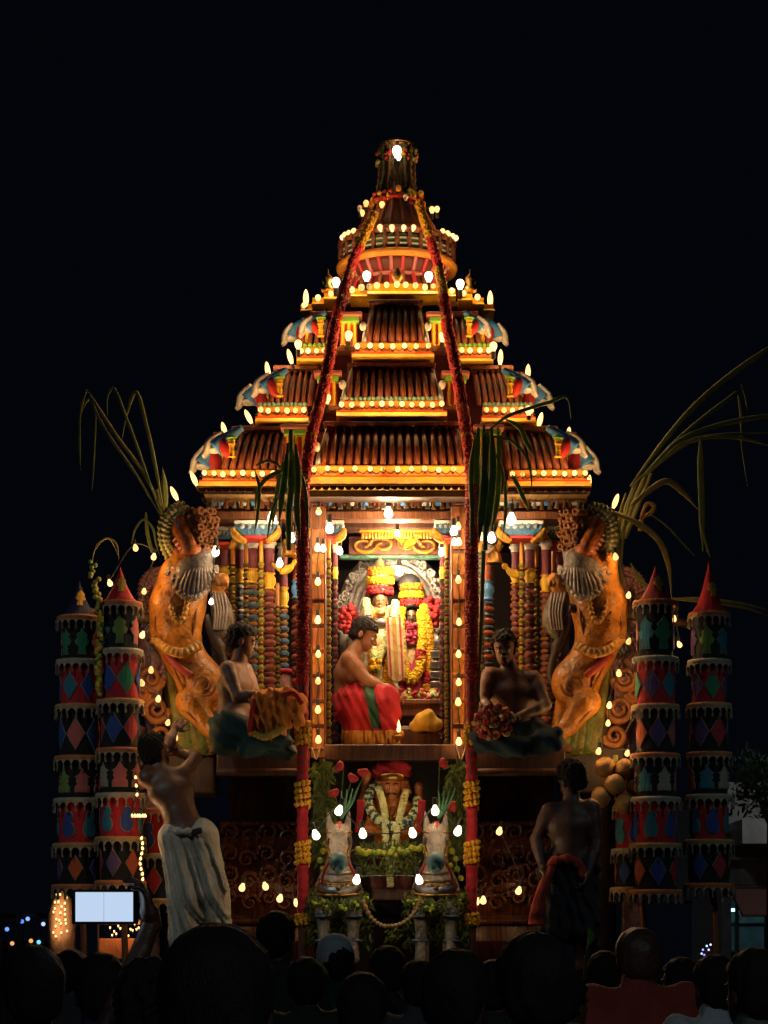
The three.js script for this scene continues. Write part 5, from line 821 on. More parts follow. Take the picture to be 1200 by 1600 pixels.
for (const [src, dx, label] of [[lionA, -0.36, 'dusky pink rear lion statue behind the hanging cloth tubes with the lemon string'], [lionB, 0.44, 'dusky pink rear lion statue behind the sugarcane leaves and coconuts']]) {
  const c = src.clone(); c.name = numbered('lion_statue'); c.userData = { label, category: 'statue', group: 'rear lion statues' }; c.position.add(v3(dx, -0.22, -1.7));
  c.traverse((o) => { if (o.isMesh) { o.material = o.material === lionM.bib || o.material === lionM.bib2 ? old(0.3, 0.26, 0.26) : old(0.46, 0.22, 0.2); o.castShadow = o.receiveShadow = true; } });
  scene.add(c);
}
// ================= hanging cloth tubes with applique =================
const VELVET = cloth(0.004, 0.0045, 0.007, { roughness: 0.95 }), REDC = cloth(0.46, 0.008, 0.02), NAVY = cloth(0.012, 0.02, 0.075), TRIM = cloth(0.5, 0.16, 0.05), FRINGE = cloth(0.36, 0.31, 0.22);
const hues = { green: cloth(0.02, 0.22, 0.1), lime: cloth(0.15, 0.27, 0.05), rose: cloth(0.5, 0.12, 0.1), blue: cloth(0.02, 0.06, 0.28), purple: cloth(0.11, 0.05, 0.17), teal: cloth(0.02, 0.18, 0.24), orange: cloth(0.5, 0.09, 0.025), red: cloth(0.42, 0.02, 0.03), cream: cloth(0.34, 0.3, 0.22) };
function shapeOf(kind, f = 1) {
  const s = new THREE.Shape(), q = (a) => a.map(([x, y], i) => (i ? s.lineTo(x * f, y * f) : s.moveTo(x * f, y * f)));
  if (kind === 'diamond') q([[0, 0.5], [0.3, 0], [0, -0.5], [-0.3, 0]]);
  if (kind === 'leaf') q([[0, 0.5], [0.1, 0.34], [0.22, 0.24], [0.18, 0.12], [0.28, 0.0], [0.22, -0.14], [0.12, -0.2], [0.16, -0.5], [-0.16, -0.5], [-0.12, -0.2], [-0.22, -0.14], [-0.28, 0], [-0.18, 0.12], [-0.22, 0.24], [-0.1, 0.34]]);
  if (kind === 'temple') q([[0, 0.5], [0.14, 0.26], [0.3, 0.16], [0.22, 0.08], [0.26, -0.04], [0.2, -0.12], [0.3, -0.24], [0.3, -0.46], [-0.3, -0.46], [-0.3, -0.24], [-0.2, -0.12], [-0.26, -0.04], [-0.22, 0.08], [-0.3, 0.16], [-0.14, 0.26]]);
  if (kind === 'paisley') { s.moveTo(-0.05 * f, 0.5 * f); s.bezierCurveTo(0.3 * f, 0.5 * f, 0.22 * f, 0.16 * f, 0.12 * f, 0.1 * f); s.bezierCurveTo(0.36 * f, -0.1 * f, 0.28 * f, -0.5 * f, 0, -0.5 * f); s.bezierCurveTo(-0.34 * f, -0.5 * f, -0.3 * f, 0, -0.18 * f, 0.2 * f); s.bezierCurveTo(-0.12 * f, 0.32 * f, -0.2 * f, 0.42 * f, -0.05 * f, 0.5 * f); }
  if (kind === 'arch') { s.moveTo(-0.42 * f, -0.5); s.absarc(0, -0.5, 0.42 * f, Math.PI, 0, true); s.lineTo(-0.42 * f, -0.5); }
  return s;
}
const bentCache = new Map();
function bent(kind, h, R, thick, f = 1) {                                     // an applique piece wrapped on a tube of radius R
  const key = [kind, h.toFixed(3), R.toFixed(3), thick, f].join();
  if (!bentCache.has(key)) {
    const g = new TessellateModifier(0.16, 4).modify(new THREE.ExtrudeGeometry(shapeOf(kind, f), { depth: 1, bevelEnabled: false, curveSegments: 7 }).scale(1, 1, 0.02)), p = g.attributes.position;
    for (let i = 0; i < p.count; i++) { const w = (p.getX(i) * h) / R, r = R + p.getZ(i) * 50 * thick; p.setXYZ(i, Math.sin(w) * r, p.getY(i) * h, Math.cos(w) * r); }
    g.computeVertexNormals(); bentCache.set(key, clean(g));
  }
  return bentCache.get(key);
}
const tasselG = clean(lathe([[0, 1], [0.16, 1], [0.12, 0.75], [0.16, 0.62], [0.3, 0.35], [0.42, 0.1], [0.3, 0], [0, 0.05]], 7));
function tube(px, z, r0, r1, ys, apex, label, o = {}) {
  const k = mpp(z), x = X(px, z), t = thing('cloth_tube', label, 'hanging', [x, Y(ys[ys.length - 1], z), z], 'hanging cloth tubes'), n = ys.length - 1, F = 0.9;
  const at = (y, i) => v3(x, Y(y, z), z), rad = (y) => lerp(r0, r1, (y - ys[0]) / (ys[n] - ys[0])) * k;
  if (apex) {
    mesh('cone', [place(lathe([[0, 0], [0.09, -0.14], [0.36, -0.52], [0.68, -0.82], [1.1, -1], [0.95, -1.02]].map(([a, b]) => [a * rad(ys[0]) * 1.05, b * (Y(apex, z) - Y(ys[0], z))]), 14), x, Y(apex, z), z)], o.cone ?? NAVY, t);
    const c = bent('leaf', 30 * k, rad(ys[0]) * 0.62, 0.004); const m = mesh('cone_applique', c, cloth(0.5, 0.3, 0.04), t, at(lerp(apex, ys[0], 0.62))); m.rotation.x = -0.5; m.position.z -= rad(ys[0]) * 0.1; m.rotation.y = 0.2;
  }
  const plan = [[VELVET, 'leaf', ['green', 'rose', 'teal', 'lime', 'rose', 'green', 'purple', 'lime']], [REDC, 'diamond', ['blue', 'green', 'purple', 'green', 'blue', 'teal', 'purple', 'green']], [VELVET, 'diamond', ['blue', 'orange', 'purple', 'red', 'blue', 'rose', 'purple', 'red']], [VELVET, 'temple', ['rose', 'teal', 'cream', 'rose', 'lime', 'rose', 'teal', 'cream']], [REDC, 'paisley', ['blue', 'teal', 'blue', 'teal', 'blue', 'teal', 'blue', 'teal']], [VELVET, 'diamond', ['orange', 'blue', 'red', 'purple', 'orange', 'blue', 'red', 'purple']]];
  for (let i = 0; i < n; i++) {
    const pl = plan[(i + (o.skip ?? 0)) % 6], ya = ys[i], yb = ys[i + 1], R = rad((ya + yb) / 2) * F * (1 + 0.03 * Math.sin(i * 2.3 + px)), h = Y(ya, z) - Y(yb, z);
    const wall = lathe(Array.from({ length: 6 }, (_, q) => [R, Y(yb, z) + (h * q) / 5]), 36); { const p = wall.attributes.position; for (let q = 0; q < p.count; q++) { const w = Math.atan2(p.getX(q), p.getZ(q)), f = 1 - 0.012 + 0.012 * Math.sin(w * 9 + i * 2 + px) - 0.01 * Math.sin(((p.getY(q) - Y(yb, z)) / h) * 3.14); p.setX(q, p.getX(q) * f); p.setZ(q, p.getZ(q) * f); } wall.computeVertexNormals(); }
    mesh('cloth_wall', [place(wall, x, 0, z)], pl[0], t);
    const ah = h * (pl[1] === 'diamond' ? 0.6 : 0.56), N = 6, spin = (o.turn ?? 0) + i * 0.35;
    for (let a = 0; a < N; a++) {
      const w = (a / N) * 6.2832 + spin, y = Y((ya + yb) / 2 + 3, z);
      const e = mesh('applique_edge', bent(pl[1], ah * 1.07, R + 0.002, 0.003, 1), hues.cream, t, v3(x, y, z)), m = mesh('applique', bent(pl[1], ah, R + 0.005, 0.005), hues[pl[2][(a + (o.hue ?? 0)) % 8]], t, v3(x, y, z)); e.rotation.y = m.rotation.y = w;
      if (pl[1] === 'diamond') { const r = mesh('half_round', bent('arch', ah * 0.5, R + 0.003, 0.004), pl[0] === REDC ? REDC : VELVET, t, v3(x, Y(yb, z) + ah * 0.26, z)); r.rotation.y = w + 0.5236; }
    }
  }
  for (let i = 0; i <= n; i++) {
    const R = rad(ys[i]) * 1.17, y = Y(ys[i], z), m = 18;
    mesh('trim_ring', [place(lathe([[R * 0.78, 0.016], [R * 0.98, 0.02], [R * 1.02, 0.004], [R * 1.0, -0.02], [R * 0.97, -0.02], [R * 0.78, -0.004]], 20), x, y, z)], i % 3 === 0 ? TRIM : i % 3 === 1 ? FRINGE : cloth(0.44, 0.26, 0.1), t);
    for (let a = 0; a < m; a++) { const w = ((a + 0.5 * (i % 2)) / m) * 6.283, c = mesh('tassel', tasselG, i % 2 ? FRINGE : cloth(0.46, 0.36, 0.26), t, v3(x + Math.sin(w) * R, y - 0.02 - 17 * k * 0.9, z + Math.cos(w) * R)); c.scale.set(0.022, 17 * k * rr(0.8, 1.15), 0.022); c.rotation.z = rr(-0.16, 0.16); }
    const val = []; for (let a = 0; a < m; a++) val.push(a);
    const sc = bentCache.get('sc' + R.toFixed(3)) ?? (() => { const s = new THREE.Shape(), w = (6.283 * R) / m; s.moveTo(-w / 2, 0); s.lineTo(w / 2, 0); s.lineTo(w / 2, -6 * k); s.absarc(0, -6 * k, w * 0.4, 0, Math.PI, false); s.lineTo(-w / 2, -6 * k); const g = new THREE.ExtrudeGeometry(s, { depth: 0.004, bevelEnabled: false, curveSegments: 5 }); return clean(g); })();
    for (const a of val) { const w = ((a + 0.5 * (i % 2) + 0.5) / m) * 6.283, c = mesh('valance', sc, i % 2 ? FRINGE : cloth(0.4, 0.3, 0.22), t, v3(x + Math.sin(w) * R * 0.99, y - 0.018, z + Math.cos(w) * R * 0.99)); c.rotation.y = w; }
  }
  return t;
}
tube(124, 0.1, 30, 37, [968, 1036, 1106, 1186, 1252, 1322, 1386], 906, 'outermost cloth tube with navy cone, beside the lemon string', { turn: 0.3 });
tube(188, 0.3, 30, 35, [946, 1020, 1098, 1174, 1244, 1312, 1380], 886, 'cloth tube with red cone in front of the pink rear lion, above the phone', { cone: REDC, turn: 0.1, hue: 3 });
tube(252, 0.0, 30, 32, [1268, 1338, 1408], 0, 'short cloth tube half hidden behind the white dhoti', { skip: 4, turn: 0.4, hue: 1 });
tube(1024, 0.3, 30, 36, [944, 1032, 1106, 1182, 1250, 1322, 1394], 884, 'cloth tube with dark red cone beside the coconuts', { cone: cloth(0.24, 0.006, 0.014), turn: 0.35, hue: 5 });
tube(1108, 0.15, 28, 34, [962, 1036, 1104, 1180, 1246, 1316, 1384], 876, 'cloth tube with tall bright red cone at the outer corner', { cone: REDC, turn: 0.75, hue: 2 });
tube(988, 0.05, 26, 30, [1262, 1330, 1390], 0, 'short cloth tube behind the one beside the coconuts', { skip: 4, turn: 0.1 });
// ================= horses =================
function horse(px, label) {
  const z = 0.55, p = (x, y, d = 0) => V(px + x, y, z + d), t = thing('horse_statue', label, 'statue', [X(px, z), Y(1480, z), z], 'pair of horse statues');
  const W = old(0.3, 0.27, 0.25, { roughness: 0.35 });
  const body = [ell(p(0, 1306, 0.16), [0.095, 0.1, 0.1], 0.02), cap(p(0, 1310, 0.22), p(0, 1346, 0.34), 0.078, 0.056, 0.03), ell(p(-9, 1318, 0.2), [0.04, 0.06, 0.06], 0.02), ell(p(9, 1318, 0.2), [0.04, 0.06, 0.06], 0.02), ell(p(0, 1350, 0.35), [0.064, 0.055, 0.055], 0.02), cap(p(0, 1306, 0.08), p(0, 1350, -0.1), 0.075, 0.085, 0.02), cap(p(0, 1350, -0.1), p(0, 1380, -0.12), 0.095, 0.13, 0.03), cap(p(0, 1385, -0.1), p(0, 1395, -0.75), 0.17, 0.18, 0.06), cap(p(-13, 1294, 0.12), p(-17, 1268, 0.12), 0.034, 0.009, 0.012), cap(p(13, 1294, 0.12), p(17, 1268, 0.12), 0.034, 0.009, 0.012)];
  for (const s of [-1, 1]) { body.push(cap(p(s * 20, 1392, -0.08), p(s * 24, 1428, 0.06), 0.085, 0.06, 0.04), cap(p(s * 24, 1428, 0.06), p(s * 23, 1466, 0.1), 0.055, 0.04, 0.03), cap(p(s * 23, 1466, 0.1), p(s * 23, 1500, 0.12), 0.04, 0.05, 0.02), cap(p(s * 18, 1400, -0.75), p(s * 20, 1450, -0.75), 0.1, 0.05, 0.04), cap(p(s * 20, 1450, -0.75), p(s * 20, 1500, -0.72), 0.05, 0.05, 0.03)); }
  mesh('body', [nets(body, 0.012)], W, t);
  mesh('muzzle', [nets([ell(p(0, 1347, 0.365), [0.072, 0.075, 0.055], 0.02), ell(p(-6, 1356, 0.4), [0.018, 0.02, 0.016], 0.01), ell(p(6, 1356, 0.4), [0.018, 0.02, 0.016], 0.01)], 0.008)], paint(0.05, 0.13, 0.15), t);
  for (const s of [-1, 1]) { mesh('eye', [place(sphere(1, 10, 8), p(s * 13, 1314, 0.24).x, p(s * 13, 1314, 0.24).y, p(s * 13, 1314, 0.245).z, 0, 0, s * 0.3, [0.024, 0.034, 0.024])], mk('plain', 0.012, 0.01, 0.01, { roughness: 0.15 }), t); mesh('cheek_plate', [place(sphere(1, 10, 8), p(s * 15, 1330, 0.2).x, p(s * 15, 1330, 0.2).y, p(s * 15, 1330, 0.2).z, 0, 0, 0, [0.02, 0.05, 0.045])], SILVER, t); }
  const ring = (y, d, a, b, r, m, name) => mesh(name, [place(new THREE.TorusGeometry(1, r / a, 7, 22).rotateX(Math.PI / 2 + 0.25), p(0, y, d).x, p(0, y, d).y, p(0, y, d).z, 0, 0, 0, [a, a * 0.6, b])], m, t);
  ring(1338, 0.29, 0.082, 0.082, 0.012, BRASS, 'noseband'); ring(1300, 0.16, 0.095, 0.11, 0.014, BRASS, 'browband'); ring(1362, -0.08, 0.125, 0.13, 0.022, SILVER, 'neck_collar'); ring(1374, -0.09, 0.15, 0.15, 0.022, metal(0.55, 0.4, 0.2), 'neck_collar'); ring(1394, -0.08, 0.2, 0.19, 0.02, GOLD, 'chest_band');
  for (const s of [-1, 1]) { mesh('cheek_strap', [sweep([p(s * 17, 1296, 0.14), p(s * 19, 1316, 0.2), p(s * 14, 1338, 0.3)], 0.011, 6, 10)], BRASS, t); mesh('eye_patch', [place(sphere(1, 10, 8), p(s * 13, 1312, 0.225).x, p(s * 13, 1312, 0.225).y, p(s * 13, 1312, 0.225).z, 0, 0, s * 0.3, [0.034, 0.05, 0.03])], old(0.1, 0.08, 0.07), t); mesh('rein', [sweep([p(s * 13, 1344, 0.32), p(s * 24, 1366, 0.15), p(s * 26, 1386, 0)], 0.01, 6, 10)], cloth(0.4, 0.015, 0.02), t); }
  mesh('forelock', [sweep([p(0, 1286, 0.16), p(1, 1298, 0.25), p(-1, 1312, 0.28)], (u) => [0.03 * (1 - 0.8 * u), 0.018], 8, 10)], old(0.4, 0.03, 0.03), t);
  mesh('breast_plate', [sweep([p(-30, 1382, 0.0), p(-14, 1392, 0.07), p(0, 1395, 0.09), p(14, 1392, 0.07), p(30, 1382, 0.0)], [0.05, 0.02], 8, 20)], metal(0.45, 0.42, 0.4, { roughness: 0.35 }), t);
  mesh('blaze', [sweep([p(0, 1296, 0.24), p(0, 1318, 0.29), p(0, 1338, 0.37)], (u) => [0.02, 0.01], 6, 8)], BRASS, t);
  for (const s of [-1, 1]) for (const y of [1432, 1470]) mesh('leg_cuff', [place(new THREE.TorusGeometry(0.056, 0.012, 6, 16).rotateX(Math.PI / 2), p(s * 24, y, 0.07).x, p(s * 24, y, 0.07).y, p(s * 24, y, 0.08).z)], paint(0.1, 0.2, 0.3), t);
  for (let i = 0; i < 7; i++) mesh('breast_bead', [place(sphere(0.022, 8, 6), p((i - 3) * 9, 1380 + 8 - Math.abs(i - 3) * 3, 0.1 - Math.abs(i - 3) * 0.03).x, p(0, 1380 + 8 - Math.abs(i - 3) * 3).y, p(0, 0, 0.1 - Math.abs(i - 3) * 0.03).z)], GOLD, t);
  for (let i = 0; i < 4; i++) mesh('plume', [sweep([p(4, 1278, 0.1), p(6 + i * 5, 1255, 0.08), p(4 + i * 9, 1236 - i * 2, 0.06)], (u) => [0.012 * (1 - 0.7 * u), 0.005], 6, 8)], leafm(0.08, 0.3, 0.25), t);
  return t;
}
horse(529, 'white horse statue with teal muzzle nearer the man in white dhoti'); horse(681, 'white horse statue with teal muzzle, twin on the side of the shadowed man');
// ================= the charioteer =================
{
  const z = 0.0, p = (x, y, d = 0) => V(612 + x, y, z + d), t = thing('charioteer_statue', 'orange-faced charioteer statue in red turban and blue striped garland between the horses', 'statue', [X(612), Y(1400), z]), O = old(0.75, 0.26, 0.06, { roughness: 0.3 });
  mesh('body', [join([nets([cap(p(-22, 1264), p(22, 1264), 0.06, 0.06, 0.04), cap(p(0, 1262), p(0, 1310), 0.13, 0.12, 0.06), cap(p(0, 1310), p(0, 1340), 0.13, 0.15, 0.06), cap(p(-26, 1266), p(-36, 1296, 0.06), 0.05, 0.042, 0.03), cap(p(-36, 1296, 0.06), p(-12, 1300, 0.2), 0.04, 0.034, 0.03), cap(p(28, 1266), p(38, 1296, 0.06), 0.05, 0.042, 0.03), cap(p(38, 1296, 0.06), p(12, 1302, 0.2), 0.04, 0.034, 0.03), cap(p(-26, 1266, -0.05), p(-44, 1250, -0.03), 0.045, 0.038, 0.03), cap(p(-44, 1250, -0.03), p(-40, 1222, 0), 0.036, 0.03, 0.02), ell(p(-39, 1212, 0.01), [0.04, 0.05, 0.03], 0.02), cap(p(28, 1266, -0.05), p(44, 1262, -0.02), 0.045, 0.036, 0.03), cap(p(44, 1262, -0.02), p(42, 1238, 0.01), 0.034, 0.028, 0.02), ell(p(42, 1230, 0.02), [0.035, 0.045, 0.028], 0.02), cap(p(-10, 1340), p(-14, 1392, 0.05), 0.09, 0.06, 0.04), cap(p(10, 1340), p(14, 1392, 0.05), 0.09, 0.06, 0.04), cap(p(0, 1244), p(0, 1262), 0.06, 0.07, 0.03)], 0.012), headGeo(p(0, 1230, 0.05), v3(0, -0.1, 1), v3(0, 1, 0), 1.05, 0.006), headGeo(p(-11, 1231, -0.01), v3(-0.85, -0.1, 0.5), v3(0, 1, 0), 1.0, 0.007), headGeo(p(11, 1231, -0.01), v3(0.85, -0.1, 0.5), v3(0, 1, 0), 1.0, 0.007)])], O, t);
  eyesFor(t, p(0, 1230, 0.05), v3(0, -0.1, 1), v3(0, 1, 0), 1.05);
  mesh('crown_band', [place(lathe([[0.1, 0], [0.125, 0.01], [0.13, 0.05], [0.115, 0.06]], 18), p(0, 0).x, Y(1222), z + 0.03)], GOLD, t);
  mesh('turban', [nets([cap(p(-18, 1203, 0.06), p(16, 1200, 0.06), 0.06, 0.075, 0.03), cap(p(6, 1196, 0.04), p(14, 1192, 0.02), 0.05, 0.04, 0.03), cap(p(-16, 1206, 0), p(16, 1206, 0), 0.07, 0.07, 0.03)], 0.011, folds(0.4, 0.8, 0.3, 0.01, 110))], cloth(0.5, 0.015, 0.025), t);
  mesh('moustache', [sweep([p(-8, 1241, 0.13), p(0, 1239, 0.16), p(8, 1241, 0.13)], 0.009, 6, 8)], mk('plain', 0.015, 0.012, 0.01), t);
  mesh('ear_pendant', [place(sphere(0.03, 10, 8), p(-16, 1246, 0.08).x, Y(1246), 0.08)], GOLD, t); mesh('ear_pendant', [place(sphere(0.03, 10, 8), p(16, 1246, 0.08).x, Y(1246), 0.08)], GOLD, t);
  mesh('necklace', [sweep([p(-14, 1256, 0.1), p(-6, 1274, 0.15), p(0, 1280, 0.16), p(6, 1274, 0.15), p(14, 1256, 0.1)], (u) => 0.018 + 0.006 * Math.sin(u * 70), 8, 40)], GOLD, t);
  mesh('skirt', [nets([cap(p(-10, 1332), p(-14, 1384, 0.06), 0.12, 0.1, 0.05), cap(p(10, 1332), p(14, 1384, 0.06), 0.12, 0.1, 0.05)], 0.012, folds(1, 0.1, 0.3, 0.012, 80))], cloth(0.2, 0.06, 0.05), t);
  mesh('seat', [pbox(580, 646, 1390, 1408, 0.2, 0.5, 0.02)], wood(0.1, 0.05, 0.03), t);
}
{
  const p = (x, y, d = 0) => V(612 + x, y, d), t = thing('striped_garland', 'blue and white striped garland round the charioteer neck', 'garland', [X(612), Y(1292), 0.18]);
  const c = new THREE.CatmullRomCurve3([p(-26, 1226, 0.02), p(-36, 1244, 0.1), p(-34, 1264, 0.17), p(-20, 1282, 0.22), p(2, 1291, 0.24), p(24, 1284, 0.22), p(38, 1266, 0.16), p(40, 1250, 0.08)]), N = 30;
  for (let i = 0; i < N; i++) { const a = c.getPointAt(i / N), b = c.getPointAt((i + 0.98) / N); mesh(i % 2 ? 'white_stripe' : 'blue_stripe', [...rope([a, b], 0.036, 0.012, 0.012)], i % 2 ? PETALS.white : petal(0.05, 0.1, 0.26), t); }
  const w = thing('white_garland', 'long white and orange flecked garland hanging down the charioteer front', 'garland', [X(612), Y(1382), 0.24]);
  mesh('strand', rope([p(-20, 1232, 0.1), p(-12, 1262, 0.22), p(-10, 1300, 0.26), p(-6, 1336, 0.26), p(-3, 1362, 0.26), p(-2, 1384, 0.26)], 0.024, 0.012, 0.014), PETALS.white, w);
  mesh('strand', rope([p(22, 1236, 0.1), p(16, 1262, 0.2), p(8, 1300, 0.26), p(2, 1336, 0.27), p(-1, 1362, 0.27)], 0.024, 0.012, 0.014), PETALS.white, w);
  mesh('orange_flecks', [...Array(40)].map((_, i) => { const u = i / 40; return bloom(u < 0.5 ? p(-18 + u * 28, 1240 + u * 230, 0.27 - Math.max(0, 0.3 - u) * 0.35) : p(20 - (u - 0.5) * 38, 1242 + (u - 0.5) * 220, 0.27 - Math.max(0, 0.8 - u) * 0.3), 0.01); }), PETALS.orange, w);
}
// ================= flower-wrapped ropes and poles =================
function mast(s, top, pole, label) {
  const t = thing('garlanded_pole', label, 'pole', [X(pole, 0.55), 0.0, 0.55], 'garlanded poles');
  const up = top.map(([x, y, z]) => V(x, y, z)), c = new THREE.CatmullRomCurve3(up, false, 'centripetal'), N = 9;
  for (let i = 0; i < N; i++) {
    const pts = [0, 0.33, 0.66, 1].map((f) => c.getPointAt((i + f * 0.98) / N)), yel = i === 0 || i === 2 && s > 0;
    mesh(yel ? 'marigold_section' : 'red_flower_section', rope(pts, 0.042 - 0.007 * (i < 3), 0.018, 0.03), yel ? PETALS.gold : petal(0.5, 0.014, 0.03), t);
    const m0 = c.getPointAt((i + 0.9) / N), m1 = c.getPointAt((i + 0.99) / N); if (!yel) mesh('marigold_band', rope([m0, m1], 0.04, 0.017, 0.024), i % 2 ? PETALS.gold : PETALS.orange, t);
  }
  const z = 0.55, wrap = (y0, y1) => sweep([V(pole, y0, z), V(pole + rr(-0.6, 0.6), (y0 + y1) / 2, z), V(pole, y1, z)], (u) => 0.044 + 0.003 * Math.sin(u * (y1 - y0) * 0.4), 10, 24);
  mesh('bare_pole', [sweep([V(pole + 2, 745, 0.5), V(pole, 900, z), V(pole, 1445, z), v3(X(pole, z), 0, z)], 0.036, 10, 20)], wood(0.16, 0.06, 0.04), t);
  for (const [y0, y1] of [[760, 925], [930, 1062]]) mesh('flower_sleeve', rope([V(pole + 1, y0, z), V(pole, (y0 + y1) / 2, z), V(pole, y1, z)], 0.048, 0.018, 0.03), petal(0.48, 0.016, 0.028), t);
  for (const [y0, y1] of [[1064, 1130], [1165, 1222], [1262, 1316], [1352, 1432]]) mesh('red_cloth_wrap', [wrap(y0, y1)], cloth(0.45, 0.008, 0.02), t);
  for (const [y0, y1] of [[1130, 1166], [1222, 1262], [1316, 1352], [1430, 1446]]) {
    mesh('red_core', [wrap(y0, y1)], cloth(0.3, 0.01, 0.015), t);
    const q = []; for (let i = 0; i <= 26; i++) { const w = i * 0.95; q.push(v3(X(pole, z) + Math.cos(w) * 0.044, Y(lerp(y0, y1, i / 26), z), z + Math.sin(w) * 0.044)); }
    mesh('marigold_coil', rope(q, 0.014, 0.015, 0.03), PETALS.gold, t);
  }
}
mast(-1, [[585, 335, -1.3], [568, 372, -1.2], [553, 405, -1.12], [538, 455, -0.85], [522, 515, -0.45], [511, 580, -0.1], [497, 640, 0.14], [484, 692, 0.42], [475, 752, 0.53]], 473, 'red and marigold wrapped pole whose rope climbs the roof, nearer the man in profile');
mast(1, [[655, 318, -1.3], [668, 360, -1.2], [682, 405, -1.12], [692, 455, -0.85], [700, 515, -0.45], [713, 580, -0.1], [723, 640, 0.14], [731, 692, 0.42], [738, 752, 0.53]], 737, 'red and marigold wrapped pole whose rope climbs the roof, nearer the man facing the camera');
// ================= sugarcane, banana and palm leaves =================
const LG = leafm(0.13, 0.16, 0.025), LG2 = leafm(0.08, 0.13, 0.03), LG3 = leafm(0.2, 0.17, 0.05), LD = leafm(0.11, 0.16, 0.035);
const blade = (pts, z, w, m, parent, dz = 0) => mesh('blade', [sweep(pts.map(([x, y], i) => V(x, y, z + dz * i)), (u) => [w * mpp(z) * Math.min(1, 0.35 + u * 3) * (u > 0.72 ? Math.max(0.04, (1 - u) / 0.28) : 1), 0.004], 6, 26)], m, parent);
{
  const t = thing('sugarcane', 'tall arching sugarcane leaves rising behind the lion beside the man in profile', 'plant', [X(250), Y(830), -0.2]);
  for (const [p, w, m] of [[[[262, 815], [225, 740], [185, 685], [150, 632], [136, 608]], 2.6, LG3], [[[136, 608], [126, 640], [124, 690], [126, 735]], 2.2, LG2], [[[255, 812], [215, 745], [170, 680], [148, 640], [140, 622], [128, 640], [124, 660]], 2.4, LG], [[[250, 800], [222, 720], [200, 660], [176, 606], [168, 620], [168, 656]], 2.3, LG2], [[[256, 800], [243, 730], [230, 670], [212, 612], [200, 640], [190, 690]], 3, LG], [[[258, 800], [258, 770], [254, 730]], 4.5, LG], [[[150, 648], [148, 690], [146, 730], [144, 765]], 1.4, LG2], [[[228, 800], [230, 830], [238, 860], [246, 872]], 3, LD]]) blade(p, -0.1, w, m, t, -0.03);
  mesh('stalk', [sweep([V(258, 860, -0.2), V(254, 800, -0.2), V(246, 765, -0.2)], (u) => 0.03 - 0.008 * u, 8, 10)], LG3, t);
  blade([[205, 850], [212, 826], [224, 812], [238, 824], [244, 850], [250, 870]], -0.15, 1.8, LD, t); blade([[144, 875], [152, 850], [168, 841], [182, 850], [186, 880]], -0.1, 1.4, LG3, t);
}
{
  const t = thing('sugarcane', 'dense spray of sugarcane leaves arching outward behind the lion above the shadowed man', 'plant', [X(985), Y(840), -0.25]);
  for (const [p, w, m] of [[[[985, 760], [1030, 700], [1080, 640], [1130, 595], [1200, 545], [1240, 520]], 4.6, LG], [[[988, 762], [1040, 705], [1090, 660], [1140, 622], [1153, 614], [1158, 640], [1160, 700], [1168, 760]], 3.4, LG2], [[[1005, 745], [1060, 690], [1120, 665], [1200, 650], [1260, 648]], 4, LG2], [[[1010, 742], [1070, 692], [1130, 680], [1200, 676]], 3.4, LD], [[[1010, 742], [1080, 690], [1150, 684], [1215, 700]], 3, LG3], [[[1095, 682], [1096, 740], [1098, 800], [1098, 862]], 6.5, LG2], [[[1095, 820], [1104, 850], [1110, 872]], 2.5, LG], [[[985, 790], [1010, 770], [1042, 752], [1068, 770], [1094, 800]], 5, LG3], [[[960, 800], [1000, 820], [1030, 845], [1044, 880], [1050, 940]], 5, LG3], [[[1010, 800], [1040, 820], [1068, 850], [1085, 868]], 1.2, LG2], [[[1158, 600], [1165, 620], [1168, 640]], 1.8, LG2], [[[985, 880], [1000, 905], [1015, 920], [1040, 950]], 3, LG], [[[1050, 935], [1100, 936], [1160, 944], [1210, 956]], 2.6, LG3], [[[1050, 936], [1110, 942], [1170, 952], [1210, 966]], 2, LG3], [[[978, 770], [970, 800], [966, 850], [972, 900], [965, 960]], 3, LG3], [[[985, 770], [975, 830], [968, 900], [960, 960]], 2.2, LG]]) blade(p, -0.1, w, m, t, -0.025);
  for (const [a, b] of [[960, 1000], [966, 1010], [975, 1018]]) mesh('stalk', [sweep([V(a, 840, -0.3), V((a + b) / 2, 790, -0.3), V(b, 740, -0.3)], (u) => 0.026 - 0.008 * u, 8, 10)], LG3, t);
  mesh('twisted_leaf', [sweep([V(1000, 810, -0.2), V(1018, 800, -0.2), V(1022, 790, -0.2), V(1012, 787, -0.2), V(1005, 800, -0.2), V(1000, 830, -0.2)], [0.018, 0.006], 6, 24)], leafm(0.3, 0.14, 0.04), t);
}
